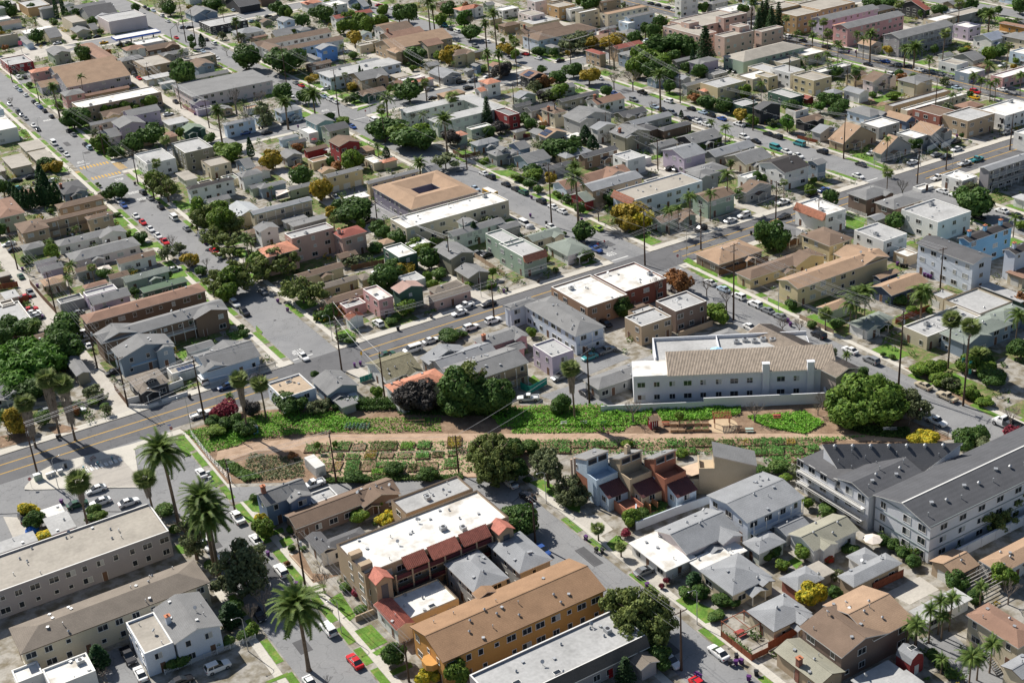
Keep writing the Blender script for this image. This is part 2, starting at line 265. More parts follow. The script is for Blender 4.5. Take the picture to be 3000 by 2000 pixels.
BUILDINGS = '''
5|*~0.2|140,819,12,10,30,F,wh,w,!
5|*~0.2|140,800,14,8,32,Gx,wh,bn,!
5|*~0.2|130,757,12,5,60,F,cr,be,a!
5|small pale blue cottage with grey gable|142,739,4,22,30,Gy,lb,g,!
5|cream cottage with grey roof facing the gas station street|155,743,7,20,32,Gx,cr,g,!
3|*~0.2|148,768,16,11,28,FO,wh,w,!
5|*~0.2|168,813,8,6,60,H,gy,g,!
5|*~1.1|183,810,23,9,32,Gx,gy,g,!
5|*~0.1|187,782,17,22,32,Gx,gy,dg,!
5|*~0.1|172,759,8,23,60,F,cr,be,!
0|long pale two-storey apartment block behind the gas station|187,740,21,22,70,F,pw,lg,g!
5|cream bungalow with dark trim by the clipped hedges|170,745,8,14,32,Gy,cr,g,!
3|*~0.1|179,747,4,13,28,Gx,cr,g,!
8|white flat-roofed gas station shop|186,687,14,10,36,F,wh,w,a!
5|brown gabled house behind the gas station shop|186,671,16,9,32,Gx,br,bn,!;195,670,8,7,31,Gy,br,bn,!
5|*~0.1|187,654,15,6,32,Gx,gy,g,!;188,653,6,5,31,Gy,gy,g,!
5|sage green two-storey house with grey gable roof|144,690,9,16,56,Gy,gn,g,!;144,689,3,11,55,Gy,gn,g,!
0|long apartment house with dull red hipped roof|159,656,8,46,58,H,tn,rb,a!
8|red and white corner shop with rooftop machinery|122,691,12,19,45,F,rd,lg,a!
0|pink corner building with clay tile mansard roof|126,660,10,7,56,H,pk,cl,!;138,663,16,8,44,F,pk,be,!
0|big lavender apartment complex with tan gabled roofs|134,644,30,19,54,Gx,l2,tn,!;132,619,30,28,56,Gx,l2,tn,!;124,636,13,11,36,Gx,l2,tn,!
5|peach house with grey hipped roof near the tall palm|127,603,9,9,58,H,pk,g,!
5|*~0.1|134,606,23,4,32,Gx,tn,rb,!
0|long tan apartment block with bright white flat roof and hedge trees|126,575,36,13,65,F,tn,w,a!
5|cream house with pale grey hipped roof beside the alley|166,647,11,8,60,H,cr,g,!
0|tan L-shaped apartment building with flat beige roofs|171,628,14,22,58,F,tn,be,!;190,626,16,8,58,F,tn,be,!
5|blue grey gabled house with brownish roof|190,608,9,13,59,Gy,bg,bn,!;190,607,4,8,58,Gy,bg,bn,!
3|*~0.1|167,614,13,8,30,FO,cr,lg,g!
3|*~0.1|170,602,8,4,28,FO,lb,lg,!
5|*~0.1|186,598,16,5,32,Gx,gn,g,!
0|very long white apartment building with dark grey slab roof|170,558,38,25,60,FO,pw,g,!
5|small lavender cottage beside the long white apartments|169,555,8,6,34,Gy,lv,g,!;168,547,7,3,28,F,lv,g,!
5|dark green bungalow with pale green gable roof|152,517,9,7,34,Gy,dg,gn,!;158,516,3,6,33,Gy,dg,gn,!
3|*~0.0|151,534,9,9,28,FO,wh,lg,!
5|lavender two-storey house with crossing grey gables|139,548,14,10,60,Gx,lv,g,!;131,534,11,12,59,Gy,lv,g,!;124,533,7,12,32,Gx,lv,g,c!
5|cream house with weathered grey gable roof|125,557,12,4,32,Gx,cr,g,!
5|*~0.3|166,507,13,4,55,H,lb,lg,!
5|*~0.0|128,521,12,4,32,Gx,tn,be,!
5|*~0.0|145,516,4,8,30,H,tn,rb,!
0|olive grey three-level flat-roofed apartment block|139,477,11,16,75,F,ol,lg,a!
5|cream flat-roofed house edged with clay tiles|143,462,8,10,50,F,cr,be,!
5|white flat-roofed corner house by the yellow crosswalk|125,480,11,16,56,F,wh,lg,a!
0|white two-storey flat block on the kerb opposite the leafy tree|89,568,9,23,60,F,wh,w,!
9|beige metal-roofed storage building, rearmost of three|94,538,8,14,36,FO,cr,be,!
9|beige metal-roofed storage building nearest the kerb|94,518,7,18,36,FO,cr,be,!
9|beige metal-roofed storage building, frontmost of three|84,519,8,18,36,FO,cr,be,!
5|*~0.2|96,602,4,21,60,F,lb,g,!
5|*~1.1|232,732,14,16,36,Gy,bg,g,!;239,731,7,12,35,Gy,bg,g,!
8|black-walled corner shop with pale flat roof|228,694,21,18,45,F,dk,lg,!
5|*~0.3|259,732,13,24,40,Gx,dk,dg,!
5|*~0.1|234,668,14,12,32,H,wh,lg,!;234,668,5,8,31,Gy,wh,lg,!
5|*~0.3|235,654,9,3,34,Gx,tn,rb,!
5|*~0.2|156,852,7,12,50,F,gy,lg,!
0|*~0.2|164,827,13,24,56,F,oc,lg,!
9|*~0.17|78,518,4,10,36,FO,cr,be,!
5|pale blue two-storey house with white gable roof|259,668,7,10,55,Gy,lb,lg,!
5|*~1.3|260,648,6,7,40,H,bg,g,!
5|*~0.3|250,660,16,4,30,Gx,gy,g,!
0|long white apartment complex with brown twin roofs|227,624,40,10,60,Gx,wh,bn,!;226,605,39,8,60,Gx,wh,bn,!;228,613,8,14,59,Gy,wh,bn,!
5|bright blue gabled house|246,591,9,7,66,Gy,bb,lg,!
5|*~0.3|234,579,12,5,30,Gx,br,bn,!
5|*~0.3|242,589,3,15,30,H,bg,g,!
0|white apartment house with red-brown gable roof behind round trees|282,652,22,8,56,Gx,wh,rd,!
5|*~0.3|287,702,10,9,50,H,wh,cl,!;287,700,4,7,49,Gy,wh,cl,!
5|*~0.3|296,687,9,13,50,F,wh,w,!
0|*~0.3|286,602,16,14,60,Gx,wh,bn,!
0|tan house with purplish brown roof and chimney|282,590,20,12,56,Gx,tn,rb,c!
0|long tan apartment row with pinkish brown roof|272,567,33,20,60,Gx,tn,tn,!
0|*~0.4|287,560,9,12,60,Gx,cr,rb,!
5|tan hipped-roof two-storey house beside the cream garages|270,562,8,8,60,H,tn,tn,!;270,560,4,6,59,Gy,tn,tn,!
3|*~0.3|268,594,7,5,40,F,cr,be,!
3|*~0.3|274,598,6,5,40,F,ye,be,!
0|long pale blue-white apartment building with light flat roof|228,542,36,13,60,FO,bw,lg,a!
5|tan and grey gabled house with twin cypresses in front|237,529,14,14,54,Gx,tn,g,!;244,528,6,9,53,Gy,tn,g,!
5|*~0.3|254,566,11,4,32,H,wh,lg,!
3|*~0.3|232,568,19,3,28,Gx,gy,g,!
5|dark green cottage with brown roof and picket yard|230,514,12,7,33,Gx,dg,bn,!;230,513,5,5,32,Gy,dg,bn,!
5|*~0.4|248,515,4,10,30,Gx,tn,rb,!
3|*~0.4|255,531,7,7,28,FO,ye,be,!
5|pale pink house with white flat roof and clay tiled front|253,520,11,5,40,F,pw,w,!;256,515,10,4,34,H,pw,cl,!
5|grey craftsman bungalow with white porch|269,513,10,14,34,Gy,gy,lg,!
3|*~0.4|283,516,4,4,30,Gy,gy,g,!
5|*~0.4|289,518,3,5,38,Gy,bl,g,!
5|*~0.4|275,537,6,6,30,Gx,ol,g,!
5|white Spanish house with clay tile hipped roof|273,481,7,8,60,H,wh,cl,!;270,482,5,6,32,Gx,wh,cl,!
0|U-shaped pale apartment court with white flat roof|228,468,30,7,60,FO,gw,lg,!;230,447,31,8,60,FO,gw,lg,!;254,448,7,26,60,FO,gw,lg,!
5|*~0.4|255,487,11,7,30,H,tn,tn,!
5|crimson stucco flat-roofed house|256,436,5,11,60,F,rd,g,!
5|pale green house with white flat roof and clay front|239,436,9,4,40,F,gn,w,!;231,433,5,6,36,H,gn,cl,!
5|blue grey hipped cottage beside the fenced lawn|231,418,10,6,35,H,bg,lg,!
5|grey bungalow with dormer and white picket fence|229,401,9,7,42,H,gy,g,d!;2343,3991,32,59,41,Gy,gy,g
5|teal grey two-storey gabled house at the street corner|193,478,8,12,64,Gy,te,g,!
5|green two-storey house with dark grey roof|193,466,9,9,64,Gx,gn,dg,!
5|dark red gabled two-storey house|187,444,9,10,70,Gy,rd,bn,!
5|*~0.22|178,479,8,4,33,H,lb,lg,!
5|*~0.3|179,472,7,4,30,Gx,gn,dg,!
5|white flat-topped house with roof terrace|189,477,4,10,40,F,wh,wh,!
5|*~0.22|180,459,9,4,30,Gx,rd,bn,!
5|grey bungalow with stepped gables beside the red shed roof|170,455,7,8,36,Gy,gy,g,!
5|yellow flat-roofed box house|176,444,7,5,35,F,ye,tn,!
5|*~0.20|190,442,11,7,33,H,tn,tn,!;190,441,5,5,32,Gy,tn,tn,!
5|*~0.20|196,426,6,4,30,H,cr,cl,!
5|*~0.20|193,428,4,9,32,F,cr,w,!
5|pale blue house beside the stout palm|191,510,10,8,46,H,lb,lg,!
5|*~0.3|182,513,7,6,36,H,lb,lg,!
5|*~0.20|203,404,5,7,34,Gx,bl,g,!
5|*~0.22|154,455,4,12,34,Gx,bg,g,!
5|*~0.4|340,643,9,7,40,Gx,tn,bn,!;340,642,3,5,39,Gy,tn,bn,!
5|white house with clay tile roof by the lime tree|339,620,14,8,50,H,wh,cl,!;347,619,6,6,49,Gy,wh,cl,!
5|*~1.6|358,624,5,6,40,Gx,gn,g,!
5|*~0.6|356,605,10,8,45,F,wh,w,!
5|*~0.6|338,574,10,7,40,H,tn,bn,!
5|*~0.3|310,677,4,21,36,Gx,bl,lg,!
5|*~0.4|341,639,5,6,40,Gx,br,dg,!
5|*~0.6|302,543,6,3,30,Gx,tn,g,!
5|pale pink flat block with patterned awnings|356,577,8,13,60,F,pw,be,!
0|*~0.6|370,595,7,8,80,F,pw,lg,!
0|orange-brown flat-roofed two-storey block|374,579,10,11,70,F,oc,be,!
5|*~0.6|351,568,16,13,40,F,cr,lg,a!
0|brown gabled apartment house with red chimney|333,546,22,10,60,Gx,tn,bn,c!
0|long pale apartment building with brown hipped roof|330,530,34,15,60,H,bw,bn,!
0|cream stucco block with raised roof tower|370,554,12,4,85,F,cr,wh,!;380,544,25,7,75,F,cr,tn,!
5|*~0.8|377,573,8,4,60,F,wh,w,!
0|long light blue house with grey gable roof|385,534,17,4,65,Gx,lb,g,!;382,530,4,8,50,F,lb,w,!
5|*~0.8|371,517,9,8,36,H,ol,g,!;371,516,4,6,35,Gy,ol,g,!
5|*~0.8|370,535,9,4,30,Gx,pk,g,!
5|pale green cottage with pointed hipped roof on the corner|332,520,4,8,38,H,gn,g,!
0|brick red-roofed apartment house behind the bare tree|335,487,4,12,60,H,tn,rd,!;346,489,15,7,60,Gx,tn,rd,!
0|stepped pink stucco apartment complex with rooftop boxes|389,486,30,20,90,F,pc,be,!;381,474,10,27,85,F,pc,be,!;384,460,17,7,95,F,pc,be,!;403,457,13,5,90,F,pc,be,!;402,482,14,6,115,F,pc,be,!;387,489,6,6,105,F,pc,be,!;395,463,6,7,115,F,pc,be,!
8|white flat shop with red roof edge|431,512,16,11,50,F,wh,w,!
5|*~0.7|436,532,11,5,50,H,gy,g,!
0|*~0.7|420,537,11,5,90,F,wh,lg,!
5|*~0.7|357,460,12,4,34,Gx,gy,g,!
0|sage green two-storey apartment row with tan roof|371,432,35,14,60,H,sg,be,!;371,432,8,7,60,F,sg,be,!
8|*~0.12|358,411,12,10,50,F,cr,w,!
8|*~0.12|370,413,8,15,50,F,cr,lg,!
5|cream stucco two-storey house with clay tile porch hoods|338,409,15,11,60,F,ye,lg,a!;336,415,10,4,34,H,ye,cl,!
5|grey craftsman house with stone porch|335,425,12,4,40,Gx,gy,g,!
5|*~0.7|340,434,5,6,40,Gy,gy,lg,!
5|*~0.12|3326,3875,78,77,40,F,dg,lg
5|black Tudor house with white timber gable|3297,3739,107,45,60,Gy,dk,dg
5|black Tudor cottage with solar panels|293,479,9,9,50,Gy,dk,rb,s!
5|*~0.6|289,460,15,6,34,Gx,gn,g,!
5|long olive bungalow with dark gabled roof|286,444,19,4,36,Gx,ol,dg,!
5|white Tudor house with brown roof and tall chimney|291,426,14,8,50,Gx,wh,rb,c!
5|*~0.6|276,461,9,6,34,Gy,gn,lg,!;277,459,3,6,33,Gy,gn,lg,!
5|*~1.6|270,442,12,6,34,Gx,gy,dg,!;277,440,5,5,33,Gy,gy,dg,!
5|*~0.5|269,452,8,4,32,Gx,gy,dg,!
5|cream two-storey house with brown hipped roof and brick chimney|270,425,6,10,60,H,cr,bn,c!
5|grey two-storey gabled house over garages|271,410,16,11,60,Gy,gy,g,g!;271,409,7,8,59,Gy,gy,g,!
5|*~0.9|292,410,12,7,33,Gx,ol,dg,!;293,408,4,6,32,Gy,ol,dg,!
5|white gabled two-storey house with pale roof|2709,3973,93,52,56,Gy,wh,lg
5|*~0.9|2884,3987,191,58,33,Gx,gy,lg
5|olive two-storey gabled house with porch balcony|2724,3821,121,98,60,Gy,ol,g,c;2727,3810,45,70,59,Gy,ol,g
5|brown bungalow with dark hipped roof|2923,3848,137,44,35,H,br,dg;2854,3884,79,85,35,H,br,dg
3|*~0.28|2792,3714,95,56,30,Gx,gy,g
5|long dark bungalow with worn grey roof|2907,3652,139,106,34,Gx,dk,g
5|lavender two-storey house with pale roof above a row of garages|2733,3487,101,128,60,Gx,lv,lg,g;2866,3481,187,76,36,Gx,gy,lg
5|*~0.35|2894,3353,124,116,35,Gx,cr,g
5|long dark brown house with white window trim|2507,3763,149,48,46,Gx,br,dg
5|white two-storey box house with balcony|2580,3605,76,88,60,F,wh,lg
5|grey cottage with solar panels on tan roof|255,408,10,6,36,Gy,gy,tn,s!
5|small cream hipped house on a green lawn|251,423,5,3,32,H,cr,g,!
5|blue grey bungalow with broad pale roof|2340,3873,100,109,36,Gx,bg,g
5|*~0.21|2360,3778,112,39,32,Gx,gy,dg
5|*~0.5|241,404,5,9,32,Gx,bl,g,!
3|*~0.9|263,404,6,4,28,FO,wh,w,!
5|*~0.28|2708,3371,126,85,34,H,gy,g
5|*~0.9|2829,3927,40,44,30,Gx,gy,g
3|*~0.28|2684,3661,40,44,26,F,wh,w
5|*~0.8|385,601,12,6,50,F,tn,be,!
5|*~0.8|400,578,13,3,50,Gx,tn,bn,!
0|orange tan stepped apartment block with chimneys|434,468,15,18,90,F,oc,be,!;449,468,22,18,95,F,oc,be,!;434,482,15,11,100,F,oc,be,!
0|dark lavender apartment block with long grey gable roof|437,453,35,9,85,Gx,lv,g,!
0|pink apartment block with scalloped grey roof|434,435,36,9,85,Gx,pk,g,!;435,438,8,8,82,H,pk,cl,!
0|grey apartment block with arched end windows and long galleries|436,406,34,10,85,Gx,gt,g,b!
5|small grey house between the pink block and round tree|432,419,8,8,36,Gy,gy,tn,!
5|*~0.11|494,445,4,18,50,Gx,dk,rd,!
5|purple-grey flat box house with white roof|478,405,8,9,60,F,lv,w,!
5|white house with blue grey ribbed roof|4720,3868,99,108,42,Gx,wh,bg
5|*~0.14|4790,3750,93,130,50,H,cr,g
5|*~0.11|481,426,15,8,50,F,cr,w,!
5|*~0.11|494,426,19,8,50,F,gy,be,!
5|*~0.13|4444,3725,73,116,33,Gx,gy,g
8|*~0.13|4329,3712,67,96,40,F,wh,be
8|*~0.13|4259,3585,94,73,40,F,bg,w
8|peach-pink corner shop with green awning|4288,3444,217,59,46,F,pk,w
8|*~0.13|4613,3597,82,87,50,F,lb,w
5|*~0.12|386,424,10,9,40,F,cr,be,!
8|cream flat shop with bright roof on the wide avenue|400,425,12,10,44,F,cr,w,!
5|*~0.12|392,435,17,7,50,H,sg,be,!
5|white two-storey flat block beside the cream block|371,403,8,12,65,F,wh,lg,g!
5|cream two-storey flat block with garages below|3702,3883,96,122,65,F,ye,be,g
5|*~0.12|362,406,5,8,60,F,ye,be,!
5|*~0.12|387,402,17,5,40,F,gy,w,!
5|*~0.10|3908,3869,78,56,40,Gx,ye,bn
5|white gabled house with brown roof beside the green lot|3894,3751,130,63,46,Gy,pw,bn;3979,3740,42,49,45,Gy,pw,bn
5|*~0.15|3752,3682,59,92,40,Gy,wh,lg,g
3|*~0.12|3700,3770,58,58,33,H,gy,lg
5|dark green flat-roofed house beside the red shed|3541,3839,68,134,36,F,dg,lg
4|small red garden shed with white cross door|3598,3806,40,39,26,Gy,rd,rd
0|long narrow tan building with pale grey roof beside the empty lot|3732,3488,313,40,36,F,tn,lg
0|*~0.13|3732,3415,322,33,36,F,cr,w
5|pale blue cottage with grey hipped roof behind the tan gables|3570,3445,86,124,40,H,lb,g;3614,3429,39,90,39,Gy,lb,g
5|dark bungalow with brown roof beside the yellow tree|3360,3568,96,54,35,Gx,dk,bn;3412,3552,41,48,34,Gy,dk,bn
5|pale grey cottage with gabled porch|3310,3430,90,51,36,Gy,gy,lg;3356,3415,41,46,35,Gy,gy,lg
0|red-brown apartment house with dark flat roof|3704,3235,91,128,60,F,rb,bn
5|*~0.13|3887,3264,94,72,40,H,br,rb
0|tan stucco two-storey block with pale flat roof|3713,3114,139,116,66,F,tn,lg
8|white commercial building with black wall sign|3877,3087,185,124,56,F,wh,w,a
5|steep tan-roofed house with brick chimney beside a bare tree|3292,3298,171,76,32,Gy,tn,tn,p0.55
5|tan steep-roofed house on the avenue corner with a palm|3307,3130,153,44,32,Gy,gy,tn,p0.6
5|*~0.15|3628,3322,56,112,36,Gy,bl,tn,p0.5
5|*~0.16|3536,3120,104,100,50,Gy,gy,tn,p0.4;3590,3107,47,73,49,Gy,gy,tn
5|*~0.15|3486,3317,103,91,45,F,gy,w
5|*~0.16|3476,3136,111,88,50,F,gy,w
5|*~0.14|3745,2884,76,56,60,F,wh,w
5|white Spanish house with black gable roof and arched windows|2874,3136,113,136,65,Gx,wh,dk;3017,3133,45,56,60,Gx,bg,g
0|grey-pink apartment house with white balconies|3337,2698,240,45,75,Gx,gt,lg,b
5|*~0.11|514,446,15,7,40,Gx,tn,g,!
5|*~0.13|5013,3919,40,162,36,H,or,rb
0|long apartment house with reddish roof and pale green garages|66,457,9,21,58,H,gn,rb,!
5|*~0.17|79,485,6,6,30,H,br,rb,!
5|dark grey hipped house with white porch at the crosswalk|92,474,9,14,34,H,bg,dg,c!;96,473,4,10,33,Gy,bg,dg,!
0|tan U-shaped apartment house with brown hipped roof|74,441,25,4,58,Gx,tn,bn,b!;69,436,9,12,58,H,tn,bn,!;90,434,9,4,58,H,tn,bn,!;85,452,16,6,58,H,tn,bn,!
5|long pale bungalow court with grey hipped roof and shutters|77,423,22,6,33,H,gw,g,!;90,421,9,5,32,Gy,gw,g,!
5|long white bungalow court with three grey hips|77,406,22,9,33,H,pw,g,!
5|white cottage with brown gable roof and railed porch|880,3935,121,47,35,Gx,wh,bn
5|sage cottage with green-grey mottled shingle roof|852,3775,138,47,35,Gx,gn,gg
5|low building with dark green flat roof|874,3669,137,44,32,FO,dg,gn2
3|small grey hip-roofed garage beside the alley|67,428,7,6,29,H,gy,g,!
3|*~0.18|67,413,7,3,29,Gx,wh,g,!
3|*~0.18|67,405,7,5,29,Gx,lv,g,!
5|cottage with sandy tan hipped roof beside the alley|647,3920,69,64,32,H,tn,tn
5|small grey cottage with brown roof and little palm|755,3963,65,39,32,Gx,gy,bn
5|*~0.19|741,3816,72,35,32,H,gn,rb
3|*~0.19|825,3842,61,44,30,Gx,gy,bn
5|lavender house with crossing grey gables|719,3646,113,70,46,Gx,lv,g;725,3732,91,42,42,F,lv,lg
3|*~0.19|652,3759,70,44,30,F,gy,g
0|long apartment building with salmon brown roof behind the grey one|662,3495,348,71,60,H,br,rb,a
0|dark brown apartment building with grey gable roof and galleries|657,3338,356,79,60,Gx,br,g,b;657,3343,110,73,60,Gy,br,g;912,3322,101,44,60,Gy,br,g
1|*~0.37|527,3903,43,67,30,FO,gy,lg
5|*~0.37|504,3829,37,44,40,F,tn,be
5|cream building with pale flat roof at the alley edge|440,3673,114,172,40,F,cr,lg
5|*~1.37|480,3531,80,48,34,Gx,gy,bn
5|*~0.17|76,506,3,8,34,H,gy,g,!
5|white two-storey house with black hipped roof and porch|127,439,17,4,60,H,wh,dk,!
5|*~0.0|130,428,8,5,34,Gx,gn,g,!;130,427,3,4,33,Gy,gn,g,!
5|cream house with pale roof and teal bargeboards|132,406,9,12,40,Gy,cr,gw,!;132,406,3,8,39,Gy,cr,gw,!
3|*~0.0|132,459,5,11,30,FO,wh,be,!
5|white house with grey hipped roof behind black-roofed house|147,440,8,6,56,H,wh,g,!
5|*~1.22|147,432,6,4,34,Gx,gn,g,!
5|*~0.22|117,402,4,4,30,Gx,gy,g,!
5|*~0.22|1287,3895,56,49,34,H,cr,bn
1|*~0.18|55,411,4,4,26,FO,br,be,!
5|*~0.22|149,428,10,4,40,H,bg,g,!
5|*~0.22|157,421,10,4,33,Gx,gn,g,!
0|cream two-storey apartment row with pale roof and teal edge|1351,3994,214,44,60,Gx,cr,lg,tb
3|*~1.22|1434,3930,80,44,30,FO,gy,g
3|*~0.22|1439,3880,124,44,30,FO,gy,g
5|white two-storey gabled house beside the garages|1311,3840,68,60,56,Gy,wh,g
5|cream house with blue-grey roof over two open garages|170,417,14,4,60,Gx,ye,g,g!
0|cream apartment row with dark grey roof beside the courtyard block|178,401,20,3,60,Gx,ye,g,!
0|purple-walled courtyard apartment block with tan ring roof|1774,3685,256,290,60,C,pu,tn,a
0|long cream apartment block with stained white flat roof|1678,3535,375,111,65,F,cr,w,a
1|*~0.22|1690,3982,79,50,28,FO,wh,w
0|tall dusty pink block with clay roofs and rooftop pots|1344,3651,142,58,84,F,pb,lg,a;1476,3579,90,73,70,H,pb,rd,c;1241,3602,105,91,64,H,pb,cl
5|cream cottage row with dark brown roof|1277,3451,146,44,34,Gx,cr,bn
3|*~0.22|1441,3522,62,44,30,Gx,cr,bn
5|yellow cottage row with grey-brown roof|1284,3339,134,36,34,Gx,ye,bg2
3|*~0.24|1421,3329,34,45,30,H,ye,bg2
5|*~0.24|1266,3232,142,44,32,Gx,tn,bn
5|dark green box house with white flat roof and awnings|1559,3356,61,104,56,F,dg,w
5|olive green gabled house with grey roof and white windows|1669,3240,85,113,56,Gy,ol,g;1667,3133,73,83,32,Gy,ol,g
3|*~0.23|1597,3539,40,44,30,H,cr,tn
0|pale green apartment row with grey roof and cypress|1774,3408,188,49,50,Gx,gw,g;1835,3446,50,50,59,Gy,gw,g
0|sage green apartment house with clay tiled front|1845,3205,59,128,65,F,sg,lg;1832,3092,79,142,65,F,sg,lg
5|*~0.21|1930,3375,69,44,40,Gx,gy,g
5|pink stucco box house with white roof and skylight|1368,3108,44,100,60,F,pk,w,k;1299,3180,62,44,30,F,pk,lg
2|white arched entry porch with clay tile gable|1267,3097,50,33,32,Gy,wh,cl,n
5|dark green Victorian house with pinkish roof and dormer|1431,3106,80,52,62,Gy,dg,pt
5|dusty pink brick cottage with grey-brown roof|1509,3053,126,43,34,Gx,pb,bg2;1536,3098,97,44,35,H,pb,bg2
5|pink house with grey roof and tall brick chimney|1467,2696,129,69,40,H,pk,g,c;1551,2687,42,50,39,Gy,pk,g
3|*~0.23|1655,3463,67,44,30,FO,wh,w
5|small sage-roofed cottage behind the pale green house|1961,3248,113,57,32,Gx,cr,gg;2029,3230,42,52,31,Gy,cr,gg
5|pale corner house with green-grey hipped roof and two garages|1977,3082,89,118,33,H,wh,gg,g
5|long white-fronted house with reddish brown roof|2284,3547,270,91,40,Gx,bw,rb;2429,3535,122,67,39,Gy,bw,rb
0|tan two-storey apartment row with pale grey roof|2309,3428,208,82,60,Gx,tn,lg
5|small brick red house with green-grey roof|2275,3422,40,93,34,Gx,rd,gg
0|pale blue-white apartment building with red tile mansard front|2361,3272,279,113,60,F,bw,be
5|*~0.28|2531,3412,56,36,40,F,gy,be
5|sage cottage with brown roof behind the golden tree|2344,3108,133,55,34,Gx,gn,bn;2419,3090,55,51,33,Gy,gn,bn
5|sage two-storey house with brown roof and porch|2525,3104,116,85,60,Gx,sg,bn
5|*~0.25|2648,3300,89,67,60,H,gy,g;2651,3291,41,49,59,Gy,gy,g
5|grey cottage with brown gable roof beside the long porch|2703,3128,115,49,40,Gy,gy,bn
8|tan brick commercial building with stained white roof|1785,2697,131,177,60,F,bt,w,a
8|red brick commercial building with white roof and parapet|1923,2716,141,150,60,F,bk,w,a
5|tan flat box house with white windows|1828,2515,97,73,58,F,tn,lg;1869,2586,68,44,50,F,tn,lg
5|dark taupe box house with clay edge and stair porch|1942,2519,104,86,65,F,dt,lg
0|pale blue-white apartment building with grey hipped roof and outside stair|1663,2574,94,253,58,H,bw,g,b;1617,2819,90,39,58,H,bw,g
5|low tan hip-roofed house on the corner lawn|2270,2740,168,112,34,H,dt,tn
5|long cream house with brown-grey hipped roof|2269,2604,276,65,34,H,ye,bn;2426,2592,116,51,33,Gy,ye,bn
5|*~0.35|2794,3232,76,44,40,F,wh,w
5|*~0.26|1968,3378,35,68,30,Gx,lb,g
3|*~0.27|1916,2648,40,44,28,FO,tn,br
5|taupe two-storey house with grey hipped roof, rear of a pair|2902,2797,116,85,58,H,dt,g;2972,2785,43,63,57,Gy,dt,g
5|taupe two-storey house with grey hipped roof, front of a pair|2905,2685,121,83,58,H,dt,g
0|tall white Spanish apartment house with bay windows beside the avenue|2705,2769,83,130,66,F,wh,w,a
0|large white stucco apartment house with outside stair and clay hood|2906,2514,139,143,66,F,wh,lg,a
5|white stucco box house with brick-red roof edge|2698,2525,94,117,58,F,wh,lg,a
3|*~0.32|2851,2705,50,44,28,Gx,gy,lg
0|yellow-cream apartment house with brown-grey roof and railed landing|2561,2600,95,123,56,H,ye,bn,b
0|long yellow apartment house with sandy brown gable roof|2287,2434,342,83,58,Gx,ye,tn;2528,2434,100,117,58,Gy,ye,tn
0|tall pale blue-white apartment building with grey roof and garage door|2697,2204,82,201,90,Gy,bw,dg
0|blue townhouses with dark roof and many chimneys|2816,2321,183,44,86,Gx,tb,dk,c
0|pale townhouse block with dark roof beside the blue townhouses|2840,2185,162,44,86,Gx,bw,dk,c
3|brown garage with bright white roof|2712,2447,40,52,32,F,tn,w
5|dark navy cottage with sandy brown roof|2480,2282,141,77,35,Gx,nv,tn
3|*~0.33|2544,2386,77,30,30,Gx,nv,tn
5|low house with tan roof behind the big queen palms|2282,2315,98,43,33,Gx,gn,tn
5|low white house with grey-green roof behind the queen palms|2283,2188,112,55,30,H,wh,gg;2286,2176,53,45,29,Gy,wh,gg
3|*~0.34|2567,2183,53,50,34,F,cr,lg
3|long beige garage building with pale flat roof|2566,2062,124,117,34,F,cr,lg
0|cream building with large pale flat roof and clay hoods|2360,2047,193,80,40,F,cr,lg,a
5|blue-grey house with broad grey-green hipped roof behind twin palms|2391,1961,181,77,44,H,bg,gg;2394,1950,86,57,43,Gy,bg,gg
5|*~0.34|2567,1985,100,63,40,H,bg,gg;2630,1973,34,50,39,Gy,bg,gg
1|long carport with dark green doors and concrete roof|2708,2050,40,138,30,FO,dg,lg
8|white commercial garage with flat roof|3274,2747,69,84,44,F,wh,w
3|*~0.30|3298,2522,43,51,32,FO,wh,lg
5|*~0.32|2544,2775,90,102,30,H,gy,g;2591,2767,40,69,29,Gy,gy,g
6|*~0.16|3190,2838,55,37,10,F,wh,w
3|*~0.30|2825,2141,68,59,34,FO,cr,rb
5|blue-grey two-storey house with solar canopy and dark chimney|671,3220,148,79,56,Gy,bg,g;762,3204,54,63,55,Gy,bg,g
5|dark craftsman bungalow with gabled porch and white picket wall|662,3051,84,98,36,H,dk,bg2,d;665,3033,30,77,35,Gy,dk,bg2
3|white flat-roofed garage with solar panel|768,3103,83,44,30,F,wh,be,gs
5|pale blue house with crossing grey roofs behind a white fence|841,3037,147,120,38,Gx,lb,g;826,3036,75,37,38,Gy,lb,g
5|small olive house in the shade of the big green tree|561,3248,38,119,32,Gy,ol,g
5|*~0.37|441,3516,120,44,34,Gx,gy,bn
5|*~0.19|843,3184,73,44,34,Gx,gy,g;889,3102,81,50,44,Gy,lb,g
5|bluish white flat box house with tan gravel roof above the garden bank|935,2765,87,99,46,F,bw,tn2
5|blue house with grey gable roof and torn patio canopy|1036,2727,85,102,36,Gy,bg,g;1044,2664,43,62,26,FO,gy,g
5|white house with ribbed olive tile roof|1185,2705,102,121,36,Gx,wh,ot;1241,2690,43,88,35,Gy,wh,ot
5|white house with orange clay tile hipped roof|1159,2592,142,71,50,H,wh,cl;1162,2579,63,56,49,Gy,wh,cl
5|grey house with broad pale roof and twin gables|1311,2716,119,50,35,Gy,gy,lg;1319,2645,162,101,34,Gx,gy,lg
0|grey-roofed apartment building above the tall garden tree|1311,2528,183,111,58,Gx,tn,g,b
5|slate blue house with steep grey roof and cross gable|710,2321,101,62,56,Gx,bl,g,cp0.5;758,2303,53,44,55,Gy,bl,g;810,2305,57,44,32,F,gy,lg
5|long brown bungalow row with brown roof|740,2238,241,66,33,Gx,dt,bn;889,2225,89,53,32,Gy,dt,bn
5|tan building with patched pale roof beside the garden lane|933,2112,158,67,58,F,tn,lg,a
5|lavender box house with green yard fence|1551,2512,64,89,60,F,lv,lg
